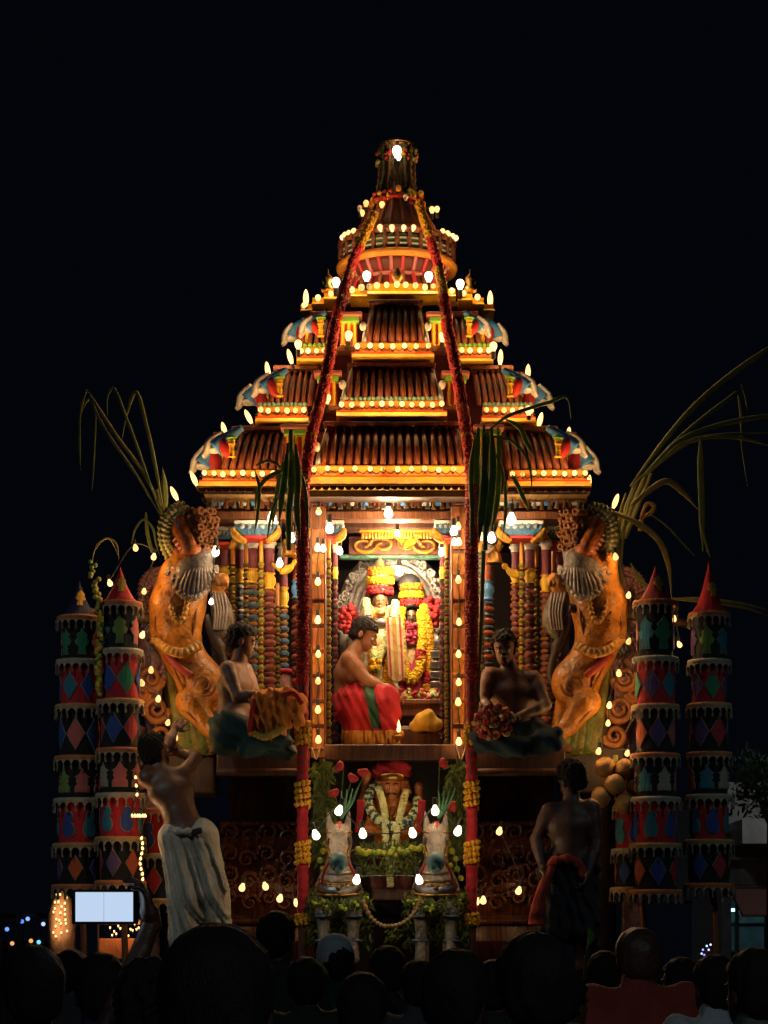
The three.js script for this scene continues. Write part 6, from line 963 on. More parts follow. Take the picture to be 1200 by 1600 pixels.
for (const [px, label, list] of [[455, 'drooping banana leaves tied to the pole beside the blue columns', [[[[456, 690], [458, 740], [452, 790], [447, 838]], 5], [[[450, 692], [446, 740], [440, 780], [436, 822]], 4.5], [[[462, 694], [466, 745], [464, 800], [470, 852]], 5], [[[456, 700], [440, 735], [430, 790], [424, 835]], 3.5], [[[450, 735], [425, 742], [405, 762], [397, 806]], 3.5], [[[398, 735], [405, 760], [403, 800], [396, 842]], 2.6], [[[398, 728], [420, 720], [446, 735]], 2.4], [[[462, 720], [476, 760], [480, 820], [476, 870]], 3], [[[446, 760], [428, 790], [416, 850]], 2.4]]], [762, 'drooping banana leaves tied to the pole beside the hanging gilt bell', [[[[748, 668], [744, 720], [746, 790], [742, 852]], 6], [[[756, 664], [757, 730], [752, 800], [748, 856]], 5.5], [[[768, 668], [770, 740], [764, 806], [756, 850]], 5.5], [[[778, 668], [780, 720], [776, 790], [766, 836]], 4.5], [[[742, 680], [736, 740], [738, 810], [734, 860]], 4], [[[755, 680], [790, 652], [830, 637], [860, 628], [885, 620], [893, 655]], 3], [[[790, 655], [812, 668], [822, 690], [836, 716]], 4], [[[800, 742], [812, 765], [828, 802]], 3.6], [[[760, 680], [800, 690], [825, 720], [832, 775]], 2.4], [[[770, 700], [786, 740], [790, 800], [784, 846]], 2.6]]]]) {
  const t = thing('banana_leaves', label, 'plant', [X(px, 0.6), Y(860, 0.6), 0.6]);
  list.forEach(([p, w], i) => blade(p, 0.6 + (i % 3) * 0.025, w, leafm(rr(0.1, 0.18), rr(0.15, 0.21), rr(0.03, 0.06)), t, rr(-0.02, 0.02)));
  mesh('stem', [sweep([V(px, 672, 0.6), V(px - 2, 760, 0.6), V(px - 4, 860, 0.58)], 0.02, 8, 12)], LD, t);
}
{
  const t = thing('palm_stalk', 'long green stalk leaning beside the man facing the camera', 'plant', [X(746, 0.5), Y(1110, 0.5), 0.5]);
  mesh('stalk', [sweep([V(756, 850, 0.55), V(752, 960, 0.5), V(748, 1050, 0.5), V(745, 1105, 0.5)], 0.017, 8, 14)], LG, t); blade([[750, 1040], [744, 1070], [752, 1104]], 0.56, 3, LG, t);
}
// leafy bunches in front of the recess and round the horses' feet
const leafG = (() => { const s = new THREE.Shape(); s.moveTo(0, 0); s.quadraticCurveTo(0.32, 0.4, 0, 1); s.quadraticCurveTo(-0.32, 0.4, 0, 0); const g = new THREE.ShapeGeometry(s, 3), p = g.attributes.position; for (let i = 0; i < p.count; i++) p.setZ(i, Math.abs(p.getX(i)) * 0.5 - p.getY(i) * p.getY(i) * 0.2); g.computeVertexNormals(); return g; })();
function leaves(n, fn, s0, s1, droop = 0) { const a = []; for (let i = 0; i < n; i++) { const p = fn(); const sc = rr(s0, s1); a.push(place(leafG, p.x, p.y, p.z, rr(-0.8, 0.8), rr(-1, 1), droop + rr(-1.2, 1.2), sc)); } return a; }
for (const [x0, x1, label] of [[486, 520, 'hanging bunch of green leaves beside the horse plume, pole side of the white dhoti'], [700, 732, 'hanging bunch of green leaves beside the other horse']]) {
  const z = 0.3, t = thing('leaf_bunch', label, 'plant', [X(x0, z), Y(1345, z), z]);
  mesh('leaves', leaves(350, () => V(rr(x0, x1), rr(1188, 1340), z + rr(-0.1, 0.1)), 0.05, 0.12, Math.PI), leafm(0.09, 0.12, 0.025), t);
  mesh('stem', [sweep([V((x0 + x1) / 2, 1186, z), V((x0 + x1) / 2 + 2, 1260, z), V((x0 + x1) / 2, 1345, z)], 0.02, 7, 10)], LD, t);
}
for (const [x0, x1, y0, y1, label] of [[478, 560, 1395, 1480, 'leafy garland heaped round the feet of the horse nearer the white dhoti'], [650, 738, 1395, 1480, 'leafy garland heaped round the feet of the twin horse'], [560, 655, 1320, 1372, 'leafy swag hung below the charioteer']]) {
  const z = y0 < 1350 ? 0.32 : 0.42, t = thing('leaf_garland', label, 'plant', [X((x0 + x1) / 2, z), Y(y1, z), z]);
  mesh('leaves', leaves(480, () => V(rr(x0, x1), rr(y0, y1), z + rr(-0.12, 0.13)), 0.032, 0.072, 0), leafm(0.09, 0.13, 0.02), t);
}
for (const [px, label] of [[529, 'green leaf chain across the chest of the horse nearer the white dhoti'], [681, 'green leaf chain across the chest of the twin horse']]) {
  const z = 0.72, t = thing('leaf_chain', label, 'plant', [X(px, z), Y(1425, z), z]), arcp = (u) => V(px + u * 46, 1404 + (1 - u * u) * 14, z - u * u * 0.14);
  mesh('leaves', leaves(190, () => arcp(rr(-1, 1)).add(v3(rr(-0.03, 0.03), rr(-0.05, 0.04), rr(-0.02, 0.05))), 0.03, 0.065, 0), leafm(0.1, 0.14, 0.025), t);
  mesh('hanging_leaves', leaves(140, () => { const s = rnd() < 0.5 ? -1 : 1; return V(px + s * rr(36, 52), rr(1400, 1480), z - 0.12 + rr(-0.05, 0.05)); }, 0.03, 0.07, Math.PI), leafm(0.08, 0.12, 0.02), t);
  const b = []; for (let i = 0; i < 16; i++) b.push(bloom(arcp(rr(-1, 1)).add(v3(0, rr(-0.04, 0.03), 0.05)), rr(0.012, 0.02))); mesh('yellow_buds', b, PETALS.lime, t);
}
{
  const z = 0.42, t = thing('lime_string', 'string of yellow green limes slung between the horses', 'garland', [X(610, z), Y(1330, z), z]), spots = [];
  for (let i = 0; i < 22; i++) { const u = i / 21; spots.push([lerp(558, 664, u) + rr(-2, 2), 1326 + Math.sin(u * 3.14) * 6 + rr(-5, 5)]); }
  for (const [a, b] of [[505, 1330], [500, 1344], [504, 1356], [508, 1318], [700, 1318], [706, 1330], [712, 1342], [704, 1352], [714, 1358], [720, 1372]]) spots.push([a, b]);
  const g = clean(lathe([[0, -1.1], [0.4, -0.95], [0.9, -0.4], [1, 0.1], [0.8, 0.65], [0.3, 1], [0, 1.15]], 10));
  for (const [x, y] of spots) { const m = mesh('lime', g, rnd() < 0.6 ? paint(0.42, 0.45, 0.03) : paint(0.22, 0.36, 0.03), t, V(x, y, z + rr(0, 0.05))); m.scale.setScalar(rr(0.021, 0.028)); m.rotation.set(rnd() * 3, rnd() * 3, rnd() * 3); }
  mesh('thread', [wire([V(500, 1316, z), V(530, 1340, z), V(558, 1326, z), V(612, 1334, z), V(664, 1326, z), V(700, 1318, z), V(718, 1370, z)], 0.005)], cloth(0.4, 0.35, 0.2), t);
}
{
  const z = 0.72, t = thing('rope_swag', 'cream rope swag hanging in a bow between the horses chests', 'garland', [X(612, z), Y(1452, z), z]);
  mesh('rope', [sweep([V(566, 1406, z), V(580, 1434, z), V(596, 1446, z), V(614, 1447, z), V(634, 1440, z), V(650, 1422, z), V(658, 1402, z)], (u) => 0.017 + 0.004 * Math.sin(u * 120), 8, 90)], cloth(0.36, 0.22, 0.09), t);
  mesh('tassel', [...leaves(40, () => V(612 + rr(-10, 10), rr(1448, 1470), z + rr(-0.03, 0.04)), 0.03, 0.06, Math.PI)], leafm(0.14, 0.16, 0.02), t);
}
{
  const z = 0.5, t = thing('red_blossoms', 'red paper blossoms on thin stems above the horses', 'flowers', [X(545, z), Y(1290, z), z]);
  const g = clean(lathe([[0, 0], [0.5, 0.15], [0.95, 0.6], [1, 1], [0.8, 1.25], [0.4, 1.15], [0, 1.05]], 9));
  for (const [x, y, a] of [[524, 1246, 0.3], [548, 1222, -0.5], [536, 1202, 0.9], [568, 1214, 0.1], [686, 1196, -1.1], [700, 1262, -1.3]]) { const m = mesh('blossom', g, PETALS.red, t, V(x, y, z)); m.scale.set(0.045, 0.05, 0.045); m.rotation.z = a; mesh('stem', [wire([V(x, y, z), V((x + (x < 612 ? 532 : 684)) / 2, (y + 1280) / 2, z), V(x < 612 ? 532 : 684, 1286, z + 0.02)], 0.005)], LG2, t); }
}
for (const [px, label] of [[562, 'red ribbon hanging beside the charioteer, nearer the white dhoti'], [657, 'red ribbon hanging beside the charioteer, nearer the shadowed man']]) {
  const z = 0.28, t = mesh('ribbon', [sweep([V(px + 2, 1250, z), V(px, 1276, z + 0.02), V(px - 5, 1300, z)], (u) => [0.035 * (1 - 0.5 * u), 0.01], 7, 12)], cloth(0.45, 0.012, 0.02), null); t.userData = { label, category: 'ribbon' };
}
{
  const t = thing('coconut_bunch', 'bunch of orange king coconuts beside the cloth tube', 'fruit', [X(955, 0.2), Y(1270, 0.2), 0.2]), g = clean(lathe([[0, -1.05], [0.5, -0.92], [0.95, -0.35], [1, 0.1], [0.78, 0.68], [0.3, 1.02], [0, 1.1]], 14));
  for (const [x, y, d] of [[945, 1199, 0], [976, 1202, 0.02], [960, 1226, 0.08], [939, 1246, 0.05], [976, 1256, 0.06], [992, 1228, -0.02]]) { const m = mesh('coconut', g, paint(0.46, 0.22, 0.045), t, V(x, y, 0.2 + d)); m.scale.setScalar(16 * mpp(0.2)); m.rotation.set(rr(-0.5, 0.5), 0, rr(-0.6, 0.6)); }
  mesh('stalk', [sweep([V(962, 1180, 0.15), V(960, 1210, 0.15), V(964, 1250, 0.15)], 0.02, 7, 8)], LG3, t);
}
{
  const z = 0.45, t = thing('lemon_string', 'string of yellow lemons hanging over the outermost cloth tube', 'garland', [X(152, z), Y(1085, z), z]), c = new THREE.CatmullRomCurve3([[144, 878], [148, 915], [154, 945], [156, 990], [152, 1040], [154, 1085]].map(([x, y]) => V(x, y, z)));
  for (let i = 0; i < 46; i++) { const u = i / 45, p = c.getPointAt(u), m = mesh('lemon', beadGeo, rnd() < 0.7 ? paint(0.5, 0.4, 0.03) : paint(0.3, 0.36, 0.04), t, p.add(v3(rr(-0.02, 0.02) * (u < 0.15 ? 2 : 1), 0, rr(-0.02, 0.02)))); m.scale.setScalar(rr(0.018, 0.024)); }
  mesh('thread', [wire([V(144, 878, z), V(148, 860, z - 0.1), V(170, 842, z - 0.3), V(186, 870, z - 0.4)], 0.004)], LG3, t);
}
// outriggers that carry the tubes
for (const [a, b, y] of [[110, 330, 952], [890, 1120, 950]]) mesh('outrigger_beam', [sweep([V(a, y, 0.05), V(b, y + 30, -0.25)], 0.035, 8, 4)], wood(0.07, 0.035, 0.02), car);
for (const [px, y] of [[1112, 1388], [1000, 1394], [124, 1388], [188, 1382]]) mesh('tube_prop', [sweep([V(px, y, 0.1), V(px + 6, y + 50, 0.1), v3(X(px + 8, 0.1), 0, 0.1)], 0.026, 8, 6)], wood(0.3, 0.12, 0.05), car);
// ================= strings of bulbs down both flanks =================
function bulbString(label, list, power, kind = 'warm', r = 4.4, group) {
  const b = list[list.length - 1], t = thing('light_string', label, 'lights', [X(b[0], b[2]), Y(b[1], b[2]), b[2]], group);
  mesh('cable', [wire(list.map(([x, y, z]) => V(x, y - 7, z - 0.02)), 0.005)], socketMat, t);
  for (const [x, y, z, f = 1] of list) bulb(t, V(x, y, z), r * mpp(z), power * f, kind, v3(rr(-0.4, 0.4), -1, 0.3));
}
bulbString('string of bulbs zigzagging down past the lion behind the profile man', [[172, 912, 0.15], [212, 857, 0.1], [240, 871, 0.15], [225, 925, 0.2], [222, 993, 0.3], [236, 1048, 0.25], [222, 1068, 0.25], [247, 1093, 0.25], [262, 1130, 0.25], [274, 1154, 0.25]], 0.09);
bulbString('string of bulbs down the flank of the lion above the coconuts', [[962, 871, 0.2], [982, 931, 0.2], [982, 1003, 0.2], [967, 1053, 0.2], [952, 1103, 0.2], [950, 1131, 0.2], [935, 1175, 0.25], [980, 1178, 0.25]], 0.09);
bulbString('short string of bulbs between the two tall cloth tubes on the coconut side', [[1053, 968, 0.2], [1062, 1008, 0.2]], 0.06, 'amber', 4);
bulbString('pair of small bulbs under the chin of the lion beside the man in profile', [[330, 941, 0.2], [336, 866, 0.2]], 0.07, 'white', 4);
bulbString('bright bulbs strung across both horse heads', [[494, 1306, 0.95], [529, 1268, 0.95], [567, 1304, 0.95], [645, 1303, 0.95], [680, 1268, 0.95], [715, 1300, 0.95]], 0.1, 'white', 6.2);
bulbString('bulbs at the horses chests', [[557, 1376, 0.98], [655, 1376, 0.98]], 0.04, 'white', 6);
bulbString('bulbs along the carved base on the profile man side', [[378, 1388, 0.28, 0.4], [415, 1386, 0.28, 0.5], [437, 1405, 0.32], [464, 1412, 0.3, 0.4]], 0.042, 'amber', 5);
bulbString('bulbs along the carved base under the man facing the camera', [[744, 1410, 0.3, 0.4], [755, 1408, 0.32], [810, 1393, 0.32], [780, 1300, 0.1, 0.4]], 0.042, 'amber', 5);
{
  const fairy = [[212, 1215], [213, 1228], [214, 1242]].map(([x, y]) => [x, y, 0.75]); for (let i = 0; i < 6; i++) fairy.push([207 + i * 4, 1275, 0.72]); for (let i = 0; i < 10; i++) fairy.push([221 + Math.sin(i) * 2, 1310 + i * 8, 0.72]);
  bulbString('tiny fairy lights hanging beside the back of the man in white dhoti', fairy, 0.008, 'amber', 2.2);
}
// ================= street beyond the car =================
{
  const t = thing('building', 'pale concrete house with cyan-lit ground floor shop beyond the cloth tubes', 'building', [X(1240, -10), 0, -12]), z = -10, x0 = X(1128, z), x1 = X(1600, z), C1 = paint(0.3, 0.29, 0.27, { roughness: 0.9 });
  mesh('upper_wall', [box(x0, x1, Y(1400, z), Y(1222, z), -16, z)], C1, t);
  for (let i = 0; i < 3; i++) mesh('wall_band', [box(x0 - 0.06, x1, Y(1300 + i * 44, z), Y(1296 + i * 44, z), z, z + 0.12)], paint(0.36, 0.33, 0.28), t);
  mesh('balcony', [box(X(1160, z + 1), x1, Y(1318, z + 1), Y(1280, z + 1), z, z + 1)], paint(0.34, 0.32, 0.28), t);
  mesh('awning', [place(new RoundedBoxGeometry(3.4, 0.06, 1.1, 1, 0.02), X(1150, z) + 1.6, Y(1408, z), z + 0.5, 0.35)], cloth(0.16, 0.06, 0.04), t);
  mesh('shop_back', [box(x0, x1, 0, Y(1400, z), z - 2.6, z - 2.5)], paint(0.4, 0.46, 0.46), t);
  mesh('shop_side', [box(x0, x0 + 0.12, 0, Y(1400, z), z - 2.5, z)], C1, t);
  mesh('shop_floor', [box(x0, x1, 0.004, 0.1, z - 2.5, z)], paint(0.3, 0.3, 0.3), t);
  for (const px of [1150, 1196]) mesh('shop_post', [box(X(px, z), X(px + 5, z), 0, Y(1400, z), z - 0.1, z)], paint(0.12, 0.13, 0.13), t);
  mesh('counter', [box(X(1160, z), X(1250, z), 0.1, 1.05, z - 1.0, z - 0.5)], wood(0.12, 0.1, 0.08), t);
  for (let i = 0; i < 4; i++) mesh('shelf', [box(x0 + 0.3, x1 - 1, 0.7 + i * 0.4, 0.73 + i * 0.4, z - 2.48, z - 2.2)], paint(0.3, 0.3, 0.28), t);
  const g = new THREE.MeshStandardMaterial({ color: C(0.9, 0.95, 1), emissive: C(0.35, 0.85, 1), emissiveIntensity: 4 });
  mesh('tube_light', [place(new THREE.CylinderGeometry(0.02, 0.02, 1.2, 10).rotateZ(Math.PI / 2), X(1190, z) + 0.4, Y(1420, z), z - 1.2)], g, t);
  const l = new THREE.PointLight(C(0.3, 0.8, 1), 4); l.position.set(X(1190, z) + 0.4, Y(1420, z), z - 1.2); l.castShadow = true; scene.add(l);
}
{
  const t = thing('tree', 'dark leafy tree beside the pale house', 'tree', [X(1215, -7), 0, -7]), z = -7;
  mesh('trunk', [sweep([v3(X(1215, z), 0, z), v3(X(1212, z), 2, z), V(1208, 1260, z)], (u) => 0.14 - 0.07 * u, 9, 12)], wood(0.06, 0.04, 0.03), t);
  for (const [x, y] of [[1180, 1225], [1195, 1240], [1230, 1215]]) mesh('limb', [sweep([V(1211, 1300, z), V(lerp(1211, x, 0.6), lerp(1300, y, 0.5), z), V(x, y, z + 0.2)], (u) => 0.05 * (1 - 0.7 * u), 7, 10)], wood(0.06, 0.04, 0.03), t);
  const a = []; for (let c = 0; c < 16; c++) { const q = V(rr(1165, 1260), rr(1196, 1258), z + rr(-0.5, 0.6)); for (let i = 0; i < 60; i++) a.push(place(leafG, q.x + rr(-0.25, 0.25), q.y + rr(-0.18, 0.18), q.z + rr(-0.25, 0.25), rr(-1, 1), rr(-3, 3), rr(-2, 2), rr(0.07, 0.14))); }
  mesh('crown', a, leafm(0.04, 0.09, 0.03), t);
}
// lit pillar and small stall far down the street
{
  const z = -5, t = thing('festival_pillar', 'far pillar wound with fairy lights, behind the raised phone', 'decoration', [X(95, z), 0, z]);
  t.userData.kind = 'thing';
  mesh('pillar', [place(lathe([[0.14, 0], [0.14, 1.6], [0.16, 1.9], [0.1, 2.1], [0, 2.2]], 12), X(95, z), 0, z - 0.1)], cloth(0.2, 0.1, 0.06), t);
  for (let i = 0; i < 22; i++) bulb(t, V(86 + (i % 3) * 8 + rr(-3, 3), 1400 + Math.floor(i / 3) * 9 + rr(-3, 3), z + 0.1), 1.5 * mpp(z), 0.02, 'amber');
}
{
  const z = -5, t = thing('market_stall', 'small stall with a red banner and swag of tiny lights, below the raised phone', 'stall', [X(190, z), 0, z]);
  mesh('stall_roof', [pbox(150, 230, 1436, 1444, z, 0.8, 0.02)], cloth(0.4, 0.12, 0.04), t); mesh('stall_post', [box(X(152, z), X(154, z), 0, Y(1440, z), z - 0.05, z)], DARK, t); mesh('stall_post', [box(X(226, z), X(228, z), 0, Y(1440, z), z - 0.05, z)], DARK, t);
  mesh('stall_counter', [pbox(154, 226, 1466, 1500, z - 0.1, 0.5, 0.02)], cloth(0.35, 0.1, 0.03), t);
  for (let i = 0; i < 16; i++) bulb(t, V(172 + i * 3.2, 1449 + Math.sin(i * 0.9) * 6 + (i % 2) * 7, z + 0.05), 1.4 * mpp(z), 0.012, 'amber');
  mesh('red_banner', [pbox(192, 198, 1455, 1482, z + 0.1, 0.02)], cloth(0.5, 0.02, 0.05), t);
  mesh('toy_lamp', [place(sphere(0.025, 8, 6), X(217, z), Y(1478, z), z + 0.2)], new THREE.MeshStandardMaterial({ color: C(0.1, 0.1, 0.5), emissive: C(0.1, 0.1, 1), emissiveIntensity: 2 }), t);
}
for (let i = 0; i < 4; i++) {
  const z = -12 - i * 0.25, x0 = -20 + i * 27, t = thing('market_stall', ['dim far stall cut by the picture edge, blue lamp above orange', 'dim far stall second from the picture edge, with one blue lamp', 'dim far stall under two close blue lamps', 'dim far stall nearest the fairy-lit pillar, with a cyan lamp'][i], 'stall', [X(x0 + 11, z), 0, z], 'dim stalls at the street end');
  mesh('canopy', [pbox(x0 - 2, x0 + 24, 1426 + (i % 2) * 8, 1434 + (i % 2) * 8, z + 0.2, 1.1, 0.03)], cloth(0.06, 0.06, 0.09), t);
  mesh('counter', [pbox(x0, x0 + 22, 1470, 1520, z, 0.8, 0.03)], cloth(0.05, 0.04, 0.05), t);
  for (const d of [1, 20]) mesh('post', [box(X(x0 + d, z), X(x0 + d + 1.2, z), 0, Y(1430 + (i % 2) * 8, z), z - 0.05, z)], DARK, t);
  for (const [dx, y, c] of [[[4, 1442, [0.1, 0.35, 1]], [14, 1468, [1, 0.45, 0.1]]], [[10, 1452, [0.2, 0.4, 1]], [18, 1474, [0.9, 0.4, 0.15]]], [[6, 1440, [0.1, 0.3, 1]], [15, 1436, [0.3, 0.5, 1]], [20, 1470, [1, 0.45, 0.1]]], [[5, 1472, [0.2, 0.8, 1]], [12, 1444, [0.5, 0.7, 1]]]][i]) mesh('stall_lamp', [place(sphere(0.03, 8, 6), X(x0 + dx, z), Y(y, z), z + 0.3)], new THREE.MeshStandardMaterial({ color: C(...c), emissive: C(...c), emissiveIntensity: 0.9 }), t);
}
// ================= street lamps out of frame =================
function streetLamp(x, y, z, tx, ty, tz, power, col, label, angle) {
  const t = thing('street_lamp', label, 'street lamp', [x, 0, z]), s = Math.sign(x);
  mesh('post', [sweep([v3(x, 0, z), v3(x, y, z)], (u) => 0.08 - 0.03 * u, 10, 4)], metal(0.25, 0.26, 0.27, { roughness: 0.5 }), t);
  mesh('arm', [sweep([v3(x, y, z), v3(x - s * 0.3, y + 0.25, z), v3(x - s * 0.8, y + 0.3, z)], 0.03, 8, 10)], metal(0.25, 0.26, 0.27, { roughness: 0.5 }), t);
  mesh('head', [place(new RoundedBoxGeometry(0.5, 0.1, 0.2, 2, 0.04), x - s * 1.0, y + 0.3, z)], paint(0.3, 0.3, 0.3), t);
  mesh('lens', [place(new RoundedBoxGeometry(0.4, 0.02, 0.16, 1, 0.008), x - s * 1.0, y + 0.238, z)], new THREE.MeshStandardMaterial({ color: C(0.9, 0.95, 1), emissive: col, emissiveIntensity: 3 }), t);
  const l = new THREE.SpotLight(col, power, 0, angle, 0.9, 2); l.position.set(x - s * 1.0, y + 0.22, z); l.target.position.set(tx, ty, tz); l.castShadow = true; l.shadow.radius = 8; scene.add(l, l.target);
}
streetLamp(-5.2, 5.6, 4.2, -2.3, 2.4, 0.2, 16, C(0.88, 0.96, 0.95), 'cool street lamp standing outside the picture beside the outermost cloth tube', 0.5);
streetLamp(5.6, 5.6, 3.6, 2.8, 2.4, 0.2, 8, C(0.7, 0.92, 1), 'cool street lamp standing outside the picture on the coconut side', 0.45);
streetLamp(5.5, 6.5, 21, 1.4, 0.8, 12, 60, C(0.8, 0.95, 1), 'street lamp standing behind the viewpoint', 0.36);
streetLamp(7.4, 5.6, -4.5, 5.4, 2.6, -10, 30, C(0.9, 0.95, 1), 'far street lamp standing outside the picture before the pale house', 0.6);
// ================= the crowd =================
const crowdGeo = (() => {
  const P = (x, y, z) => v3(x, y, z), mkj = (o = {}) => ({ hip: [P(-0.1, 0.9, 0), P(0.1, 0.9, 0)], sh: [P(-0.19, 1.4, 0), P(0.19, 1.4, 0)], neck: P(0, 1.47, 0), head: P(0, 1.585, -0.02), face: v3(0, 0, -1), up: v3(0, 1, 0), el: [P(-0.25, 1.12, 0.02), P(0.25, 1.12, 0.02)], wr: [P(-0.24, 0.87, -0.08), P(0.24, 0.87, -0.08)], hd: [[v3(0, -1, -0.1), v3(1, 0, 0)], [v3(0, -1, -0.1), v3(-1, 0, 0)]], kn: [P(-0.1, 0.5, -0.01), P(0.1, 0.5, -0.01)], an: [P(-0.1, 0.09, 0.03), P(0.1, 0.09, 0.03)], toe: [P(-0.11, 0.03, -0.12), P(0.11, 0.03, -0.12)], ...o });
  const j = mkj(), f = folds(0.6, 0.7, 0.4, 0.008, 40);
  const shirt = [cap(P(-0.1, 0.86, 0), P(0.1, 0.86, 0), 0.14, 0.14), cap(P(0, 0.9, 0), P(0, 1.25, 0), 0.15, 0.15, 0.06), cap(P(-0.1, 1.26, 0), P(0.1, 1.26, 0), 0.13, 0.13, 0.06), cap(P(-0.16, 1.4, 0), P(0.16, 1.4, 0), 0.072, 0.072, 0.05), cap(P(-0.19, 1.4, 0), P(-0.235, 1.18, 0.02), 0.078, 0.068, 0.03), cap(P(0.19, 1.4, 0), P(0.235, 1.18, 0.02), 0.078, 0.068, 0.03), cap(P(0, 1.4, 0), P(0, 1.475, 0), 0.075, 0.064, 0.04)];
  const pants = [cap(P(-0.08, 0.9, 0), P(0.08, 0.9, 0), 0.13, 0.13), cap(P(-0.1, 0.88, 0), P(-0.1, 0.5, 0), 0.105, 0.085, 0.04), cap(P(0.1, 0.88, 0), P(0.1, 0.5, 0), 0.105, 0.085, 0.04), cap(P(-0.1, 0.5, 0), P(-0.1, 0.08, 0.02), 0.085, 0.07, 0.03), cap(P(0.1, 0.5, 0), P(0.1, 0.08, 0.02), 0.085, 0.07, 0.03)];
  return { body: bodyGeo(j, 1, 0.022, 0.0095), hair: clean(hairGeo(j.head, j.face, j.up, 1, { grow: 0.013, nape: 0.0, cell: 0.0085, rough: 0.35 })), bushy: clean(hairGeo(j.head, j.face, j.up, 1, { grow: 0.02, nape: 0.01, cell: 0.009, rough: 0.5 })), shirt: clean(nets(shirt, 0.021, f)), pants: clean(nets(pants, 0.03, f)), j, shirtShapes: shirt, mkj, pantsG: pants };
})();
const SHIRTS = { black: cloth(0.012, 0.012, 0.014), navy: cloth(0.012, 0.016, 0.035), maroon: cloth(0.34, 0.05, 0.03), pale: cloth(0.3, 0.34, 0.33), grey: cloth(0.05, 0.055, 0.06), olive: cloth(0.12, 0.13, 0.09), white: cloth(0.45, 0.5, 0.52), teal: cloth(0.02, 0.06, 0.07) };
function bystander(px, top, width, shirt, label, o = {}) {
  const z = DIST - (0.185 * FOCAL) / width, h = Y(top, z), t = thing('person', label, 'person', [X(px, z), 0, z], 'onlookers in the crowd'), s = h / 1.72;
  const add = (n, g, m) => { const q = mesh(n, g, m, null); scene.remove(q); q.name = n; t.add(q); return q; };
  add('body', crowdGeo.body, SKIN3); add('hair', o.bushy ? crowdGeo.bushy : crowdGeo.hair, o.hair ?? HAIR); add('shirt', crowdGeo.shirt, SHIRTS[shirt]); add('trousers', crowdGeo.pants, SHIRTS[o.pants ?? 'black']);
  if (o.cap) { const c = add('cap_band', [place(lathe([[0.098, -0.03], [0.108, -0.01], [0.106, 0.035], [0.09, 0.09], [0.05, 0.125], [0, 0.135]], 20), 0, 1.62, -0.015, 0, 0, 0, [0.9, 1, 1.05])], SHIRTS.white); }
  t.scale.set(s * (o.wide ?? 1), s, s); t.rotation.y = o.turn ?? rr(-0.5, 0.5);
  return t;
}
[[338, 1446, 190, 'black', 'nearest onlooker, large dark head filling the bottom of the picture', { turn: -0.2 }],
  [998, 1450, 66, 'maroon', 'onlooker in maroon shirt with close-cropped hair', { turn: 0.1, wide: 1.12, hair: skinm(0.06, 0.03, 0.02) }],
  [526, 1468, 56, 'teal', 'onlooker with pale cap below the horses', { cap: true, turn: 0.6 }],
  [52, 1478, 105, 'black', 'dark onlooker in the bottom corner below the fairy-lit pillar', { turn: 0.3 }],
  [158, 1490, 92, 'navy', 'dark onlooker just below the glowing phone', {}],
  [432, 1424, 58, 'black', 'dark head rising before the carved base beside the marigold pole', { turn: -0.5 }],
  [606, 1478, 62, 'black', 'dark head before the leafy swag between the horses', {}],
  [712, 1488, 104, 'black', 'broad dark head below the twin horse', { bushy: true }],
  [836, 1462, 118, 'navy', 'tall dark onlooker between the carved base and the maroon shirt', { bushy: true, turn: 0.2 }],
  [886, 1524, 70, 'pale', 'onlooker in pale shirt beside the maroon shirt', { turn: -0.8 }],
  [1066, 1496, 62, 'black', 'small dark head beside the maroon shirt, under the cloth tube', { turn: 0.7 }],
  [1118, 1492, 74, 'white', 'onlooker in white shirt near the lit shop', { turn: 0.4 }],
  [1182, 1482, 96, 'olive', 'onlooker in olive shirt at the edge below the lit shop', { turn: 0.5 }],
  [566, 1520, 90, 'black', 'dark onlooker low between the pale cap and the leafy swag', {}],
  [655, 1500, 66, 'grey', 'dark head between the twin horse and the leafy swag', {}],
  [772, 1500, 70, 'black', 'dark head below the bulbs of the carved base, beside the tall onlooker', {}],
  [478, 1496, 66, 'black', 'dark onlooker beside the pale cap, nearer the marigold pole', {}],
  [944, 1486, 60, 'black', 'dark head just behind the maroon shirt, before the shadowed man', { turn: -0.4 }],
  [110, 1484, 58, 'grey', 'small dark head under the fairy-lit pillar', {}],
].forEach(([px, top, w, shirt, label, o]) => bystander(px, top, w, shirt, label, o));
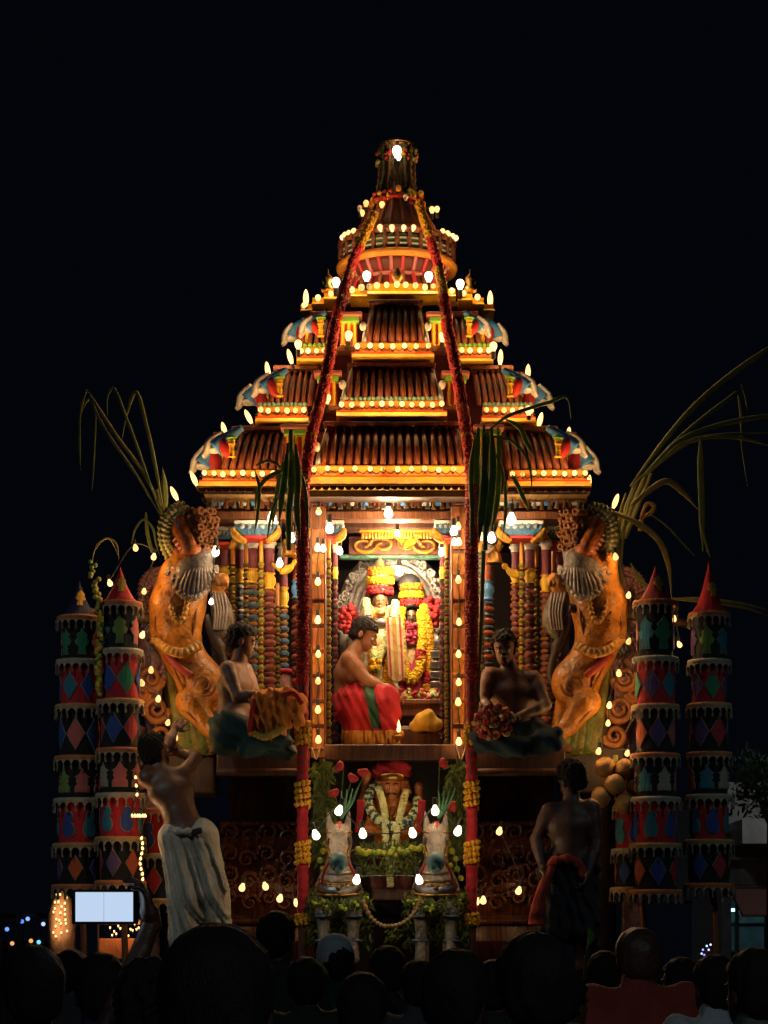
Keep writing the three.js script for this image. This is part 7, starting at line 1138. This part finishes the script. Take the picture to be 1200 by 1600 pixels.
// the one filming
{
  const z = 11.5, p = P3(z), x = X(232, z), t = thing('person', 'onlooker holding up the phone, mostly hidden by the nearest head', 'person', [x, 0, z]);
  const B = (a, b, c) => v3(x + a, b - 0.06, z + c), j = crowdGeo.mkj({ hip: [B(-0.1, 0.9, 0), B(0.1, 0.9, 0)], sh: [B(-0.19, 1.4, 0), B(0.19, 1.4, 0)], neck: B(0, 1.47, 0), head: B(0, 1.575, -0.02), el: [B(-0.2, 1.36, -0.3), B(0.25, 1.12, 0.02)], wr: [v3(X(214, z), Y(1440, z), z - 0.36), B(0.24, 0.87, -0.08)], hd: [[v3(-0.25, 1, 0.1), v3(-1, 0, 0.3)], [v3(0, -1, 0), v3(-1, 0, 0)]], kn: [B(-0.1, 0.5, 0), B(0.1, 0.5, 0)], an: [B(-0.1, 0.14, 0), B(0.1, 0.14, 0)], toe: [B(-0.1, 0.1, -0.12), B(0.1, 0.1, -0.12)] });
  mesh('body', bodyGeo(j, 0.95, 0.014), SKIN3, t); mesh('hair', [hairGeo(j.head, j.face, j.up, 0.95, { grow: 0.016 })], HAIR, t);
  const s = mesh('shirt', crowdGeo.shirt, SHIRTS.black, null); scene.remove(s); s.name = 'shirt'; s.position.set(0, -0.06, 0); t.add(s);
  const q = mesh('trousers', crowdGeo.pants, SHIRTS.black, null); scene.remove(q); q.name = 'trousers'; q.position.set(0, -0.06, 0); t.add(q);
  const pz = 11.12, ph = thing('smartphone', 'smartphone with bright white screen held up above the crowd', 'phone', [X(164, pz), Y(1442, pz), pz]);
  mesh('case', [box(X(112, pz), X(216, pz), Y(1444, pz), Y(1390, pz), pz - 0.009, pz, 0.004)], mk('plain', 0.01, 0.01, 0.012, { roughness: 0.3 }), ph);
  const scr = tex(128, (u, v) => { const l = Math.abs(u - 0.49) < 0.008 ? 0.86 : 1; return [0.8 * l, 0.89 * l, 1 * l]; }, 1); scr.repeat.set(1, 1);
  const g = new THREE.PlaneGeometry(90 * mpp(pz), 46 * mpp(pz)); const m = mesh('screen', g, new THREE.MeshStandardMaterial({ color: C(0.02, 0.02, 0.02), emissive: C(1, 1, 1), emissiveMap: scr, emissiveIntensity: 0.72 }), ph, v3(X(163, pz), Y(1417, pz), pz + 0.0015));
  const l = new THREE.RectAreaLight(C(0.75, 0.88, 1), 0.7, 90 * mpp(pz), 46 * mpp(pz)); l.position.set(X(163, pz), Y(1417, pz), pz + 0.004); l.lookAt(X(163, pz), Y(1417, pz), pz + 1); scene.add(l);
}
{
  const z = 3, t = thing('leaf_sprig', 'single bright green leaf held above the crowd', 'leaf', [X(918, z), Y(1490, z), z]);
  mesh('leaf', [sweep([V(919, 1478, z), V(924, 1464, z), V(920, 1450, z)], (u) => [0.022 * Math.sin(0.2 + u * 2.9), 0.004], 6, 12)], leafm(0.16, 0.4, 0.05), t); mesh('stem', [wire([V(919, 1478, z), V(914, 1500, z), V(912, 1530, z)], 0.006)], LG, t);
}
{
  const z = 2.5, t = thing('light_toy', 'toy wand of tiny blue and violet lights above the crowd near the shop', 'toy', [X(1104, z), Y(1500, z), z]);
  mesh('wand', [wire([V(1104, 1486, z), V(1102, 1520, z), v3(X(1102, z), 1.2, z)], 0.008)], cloth(0.3, 0.1, 0.05), t);
  for (const [x, y, c] of [[1098, 1484, [0.3, 0.3, 1]], [1104, 1478, [0.3, 0.8, 1]], [1110, 1476, [0.8, 0.5, 1]], [1100, 1492, [0.2, 0.2, 1]], [1107, 1484, [0.7, 0.4, 1]], [1096, 1490, [0.4, 0.6, 1]]]) mesh('led', [place(sphere(0.007, 7, 5), X(x, z), Y(y, z), z + 0.01)], new THREE.MeshStandardMaterial({ color: C(...c), emissive: C(...c), emissiveIntensity: 2 }), t);
}
renderer.render(scene, camera);
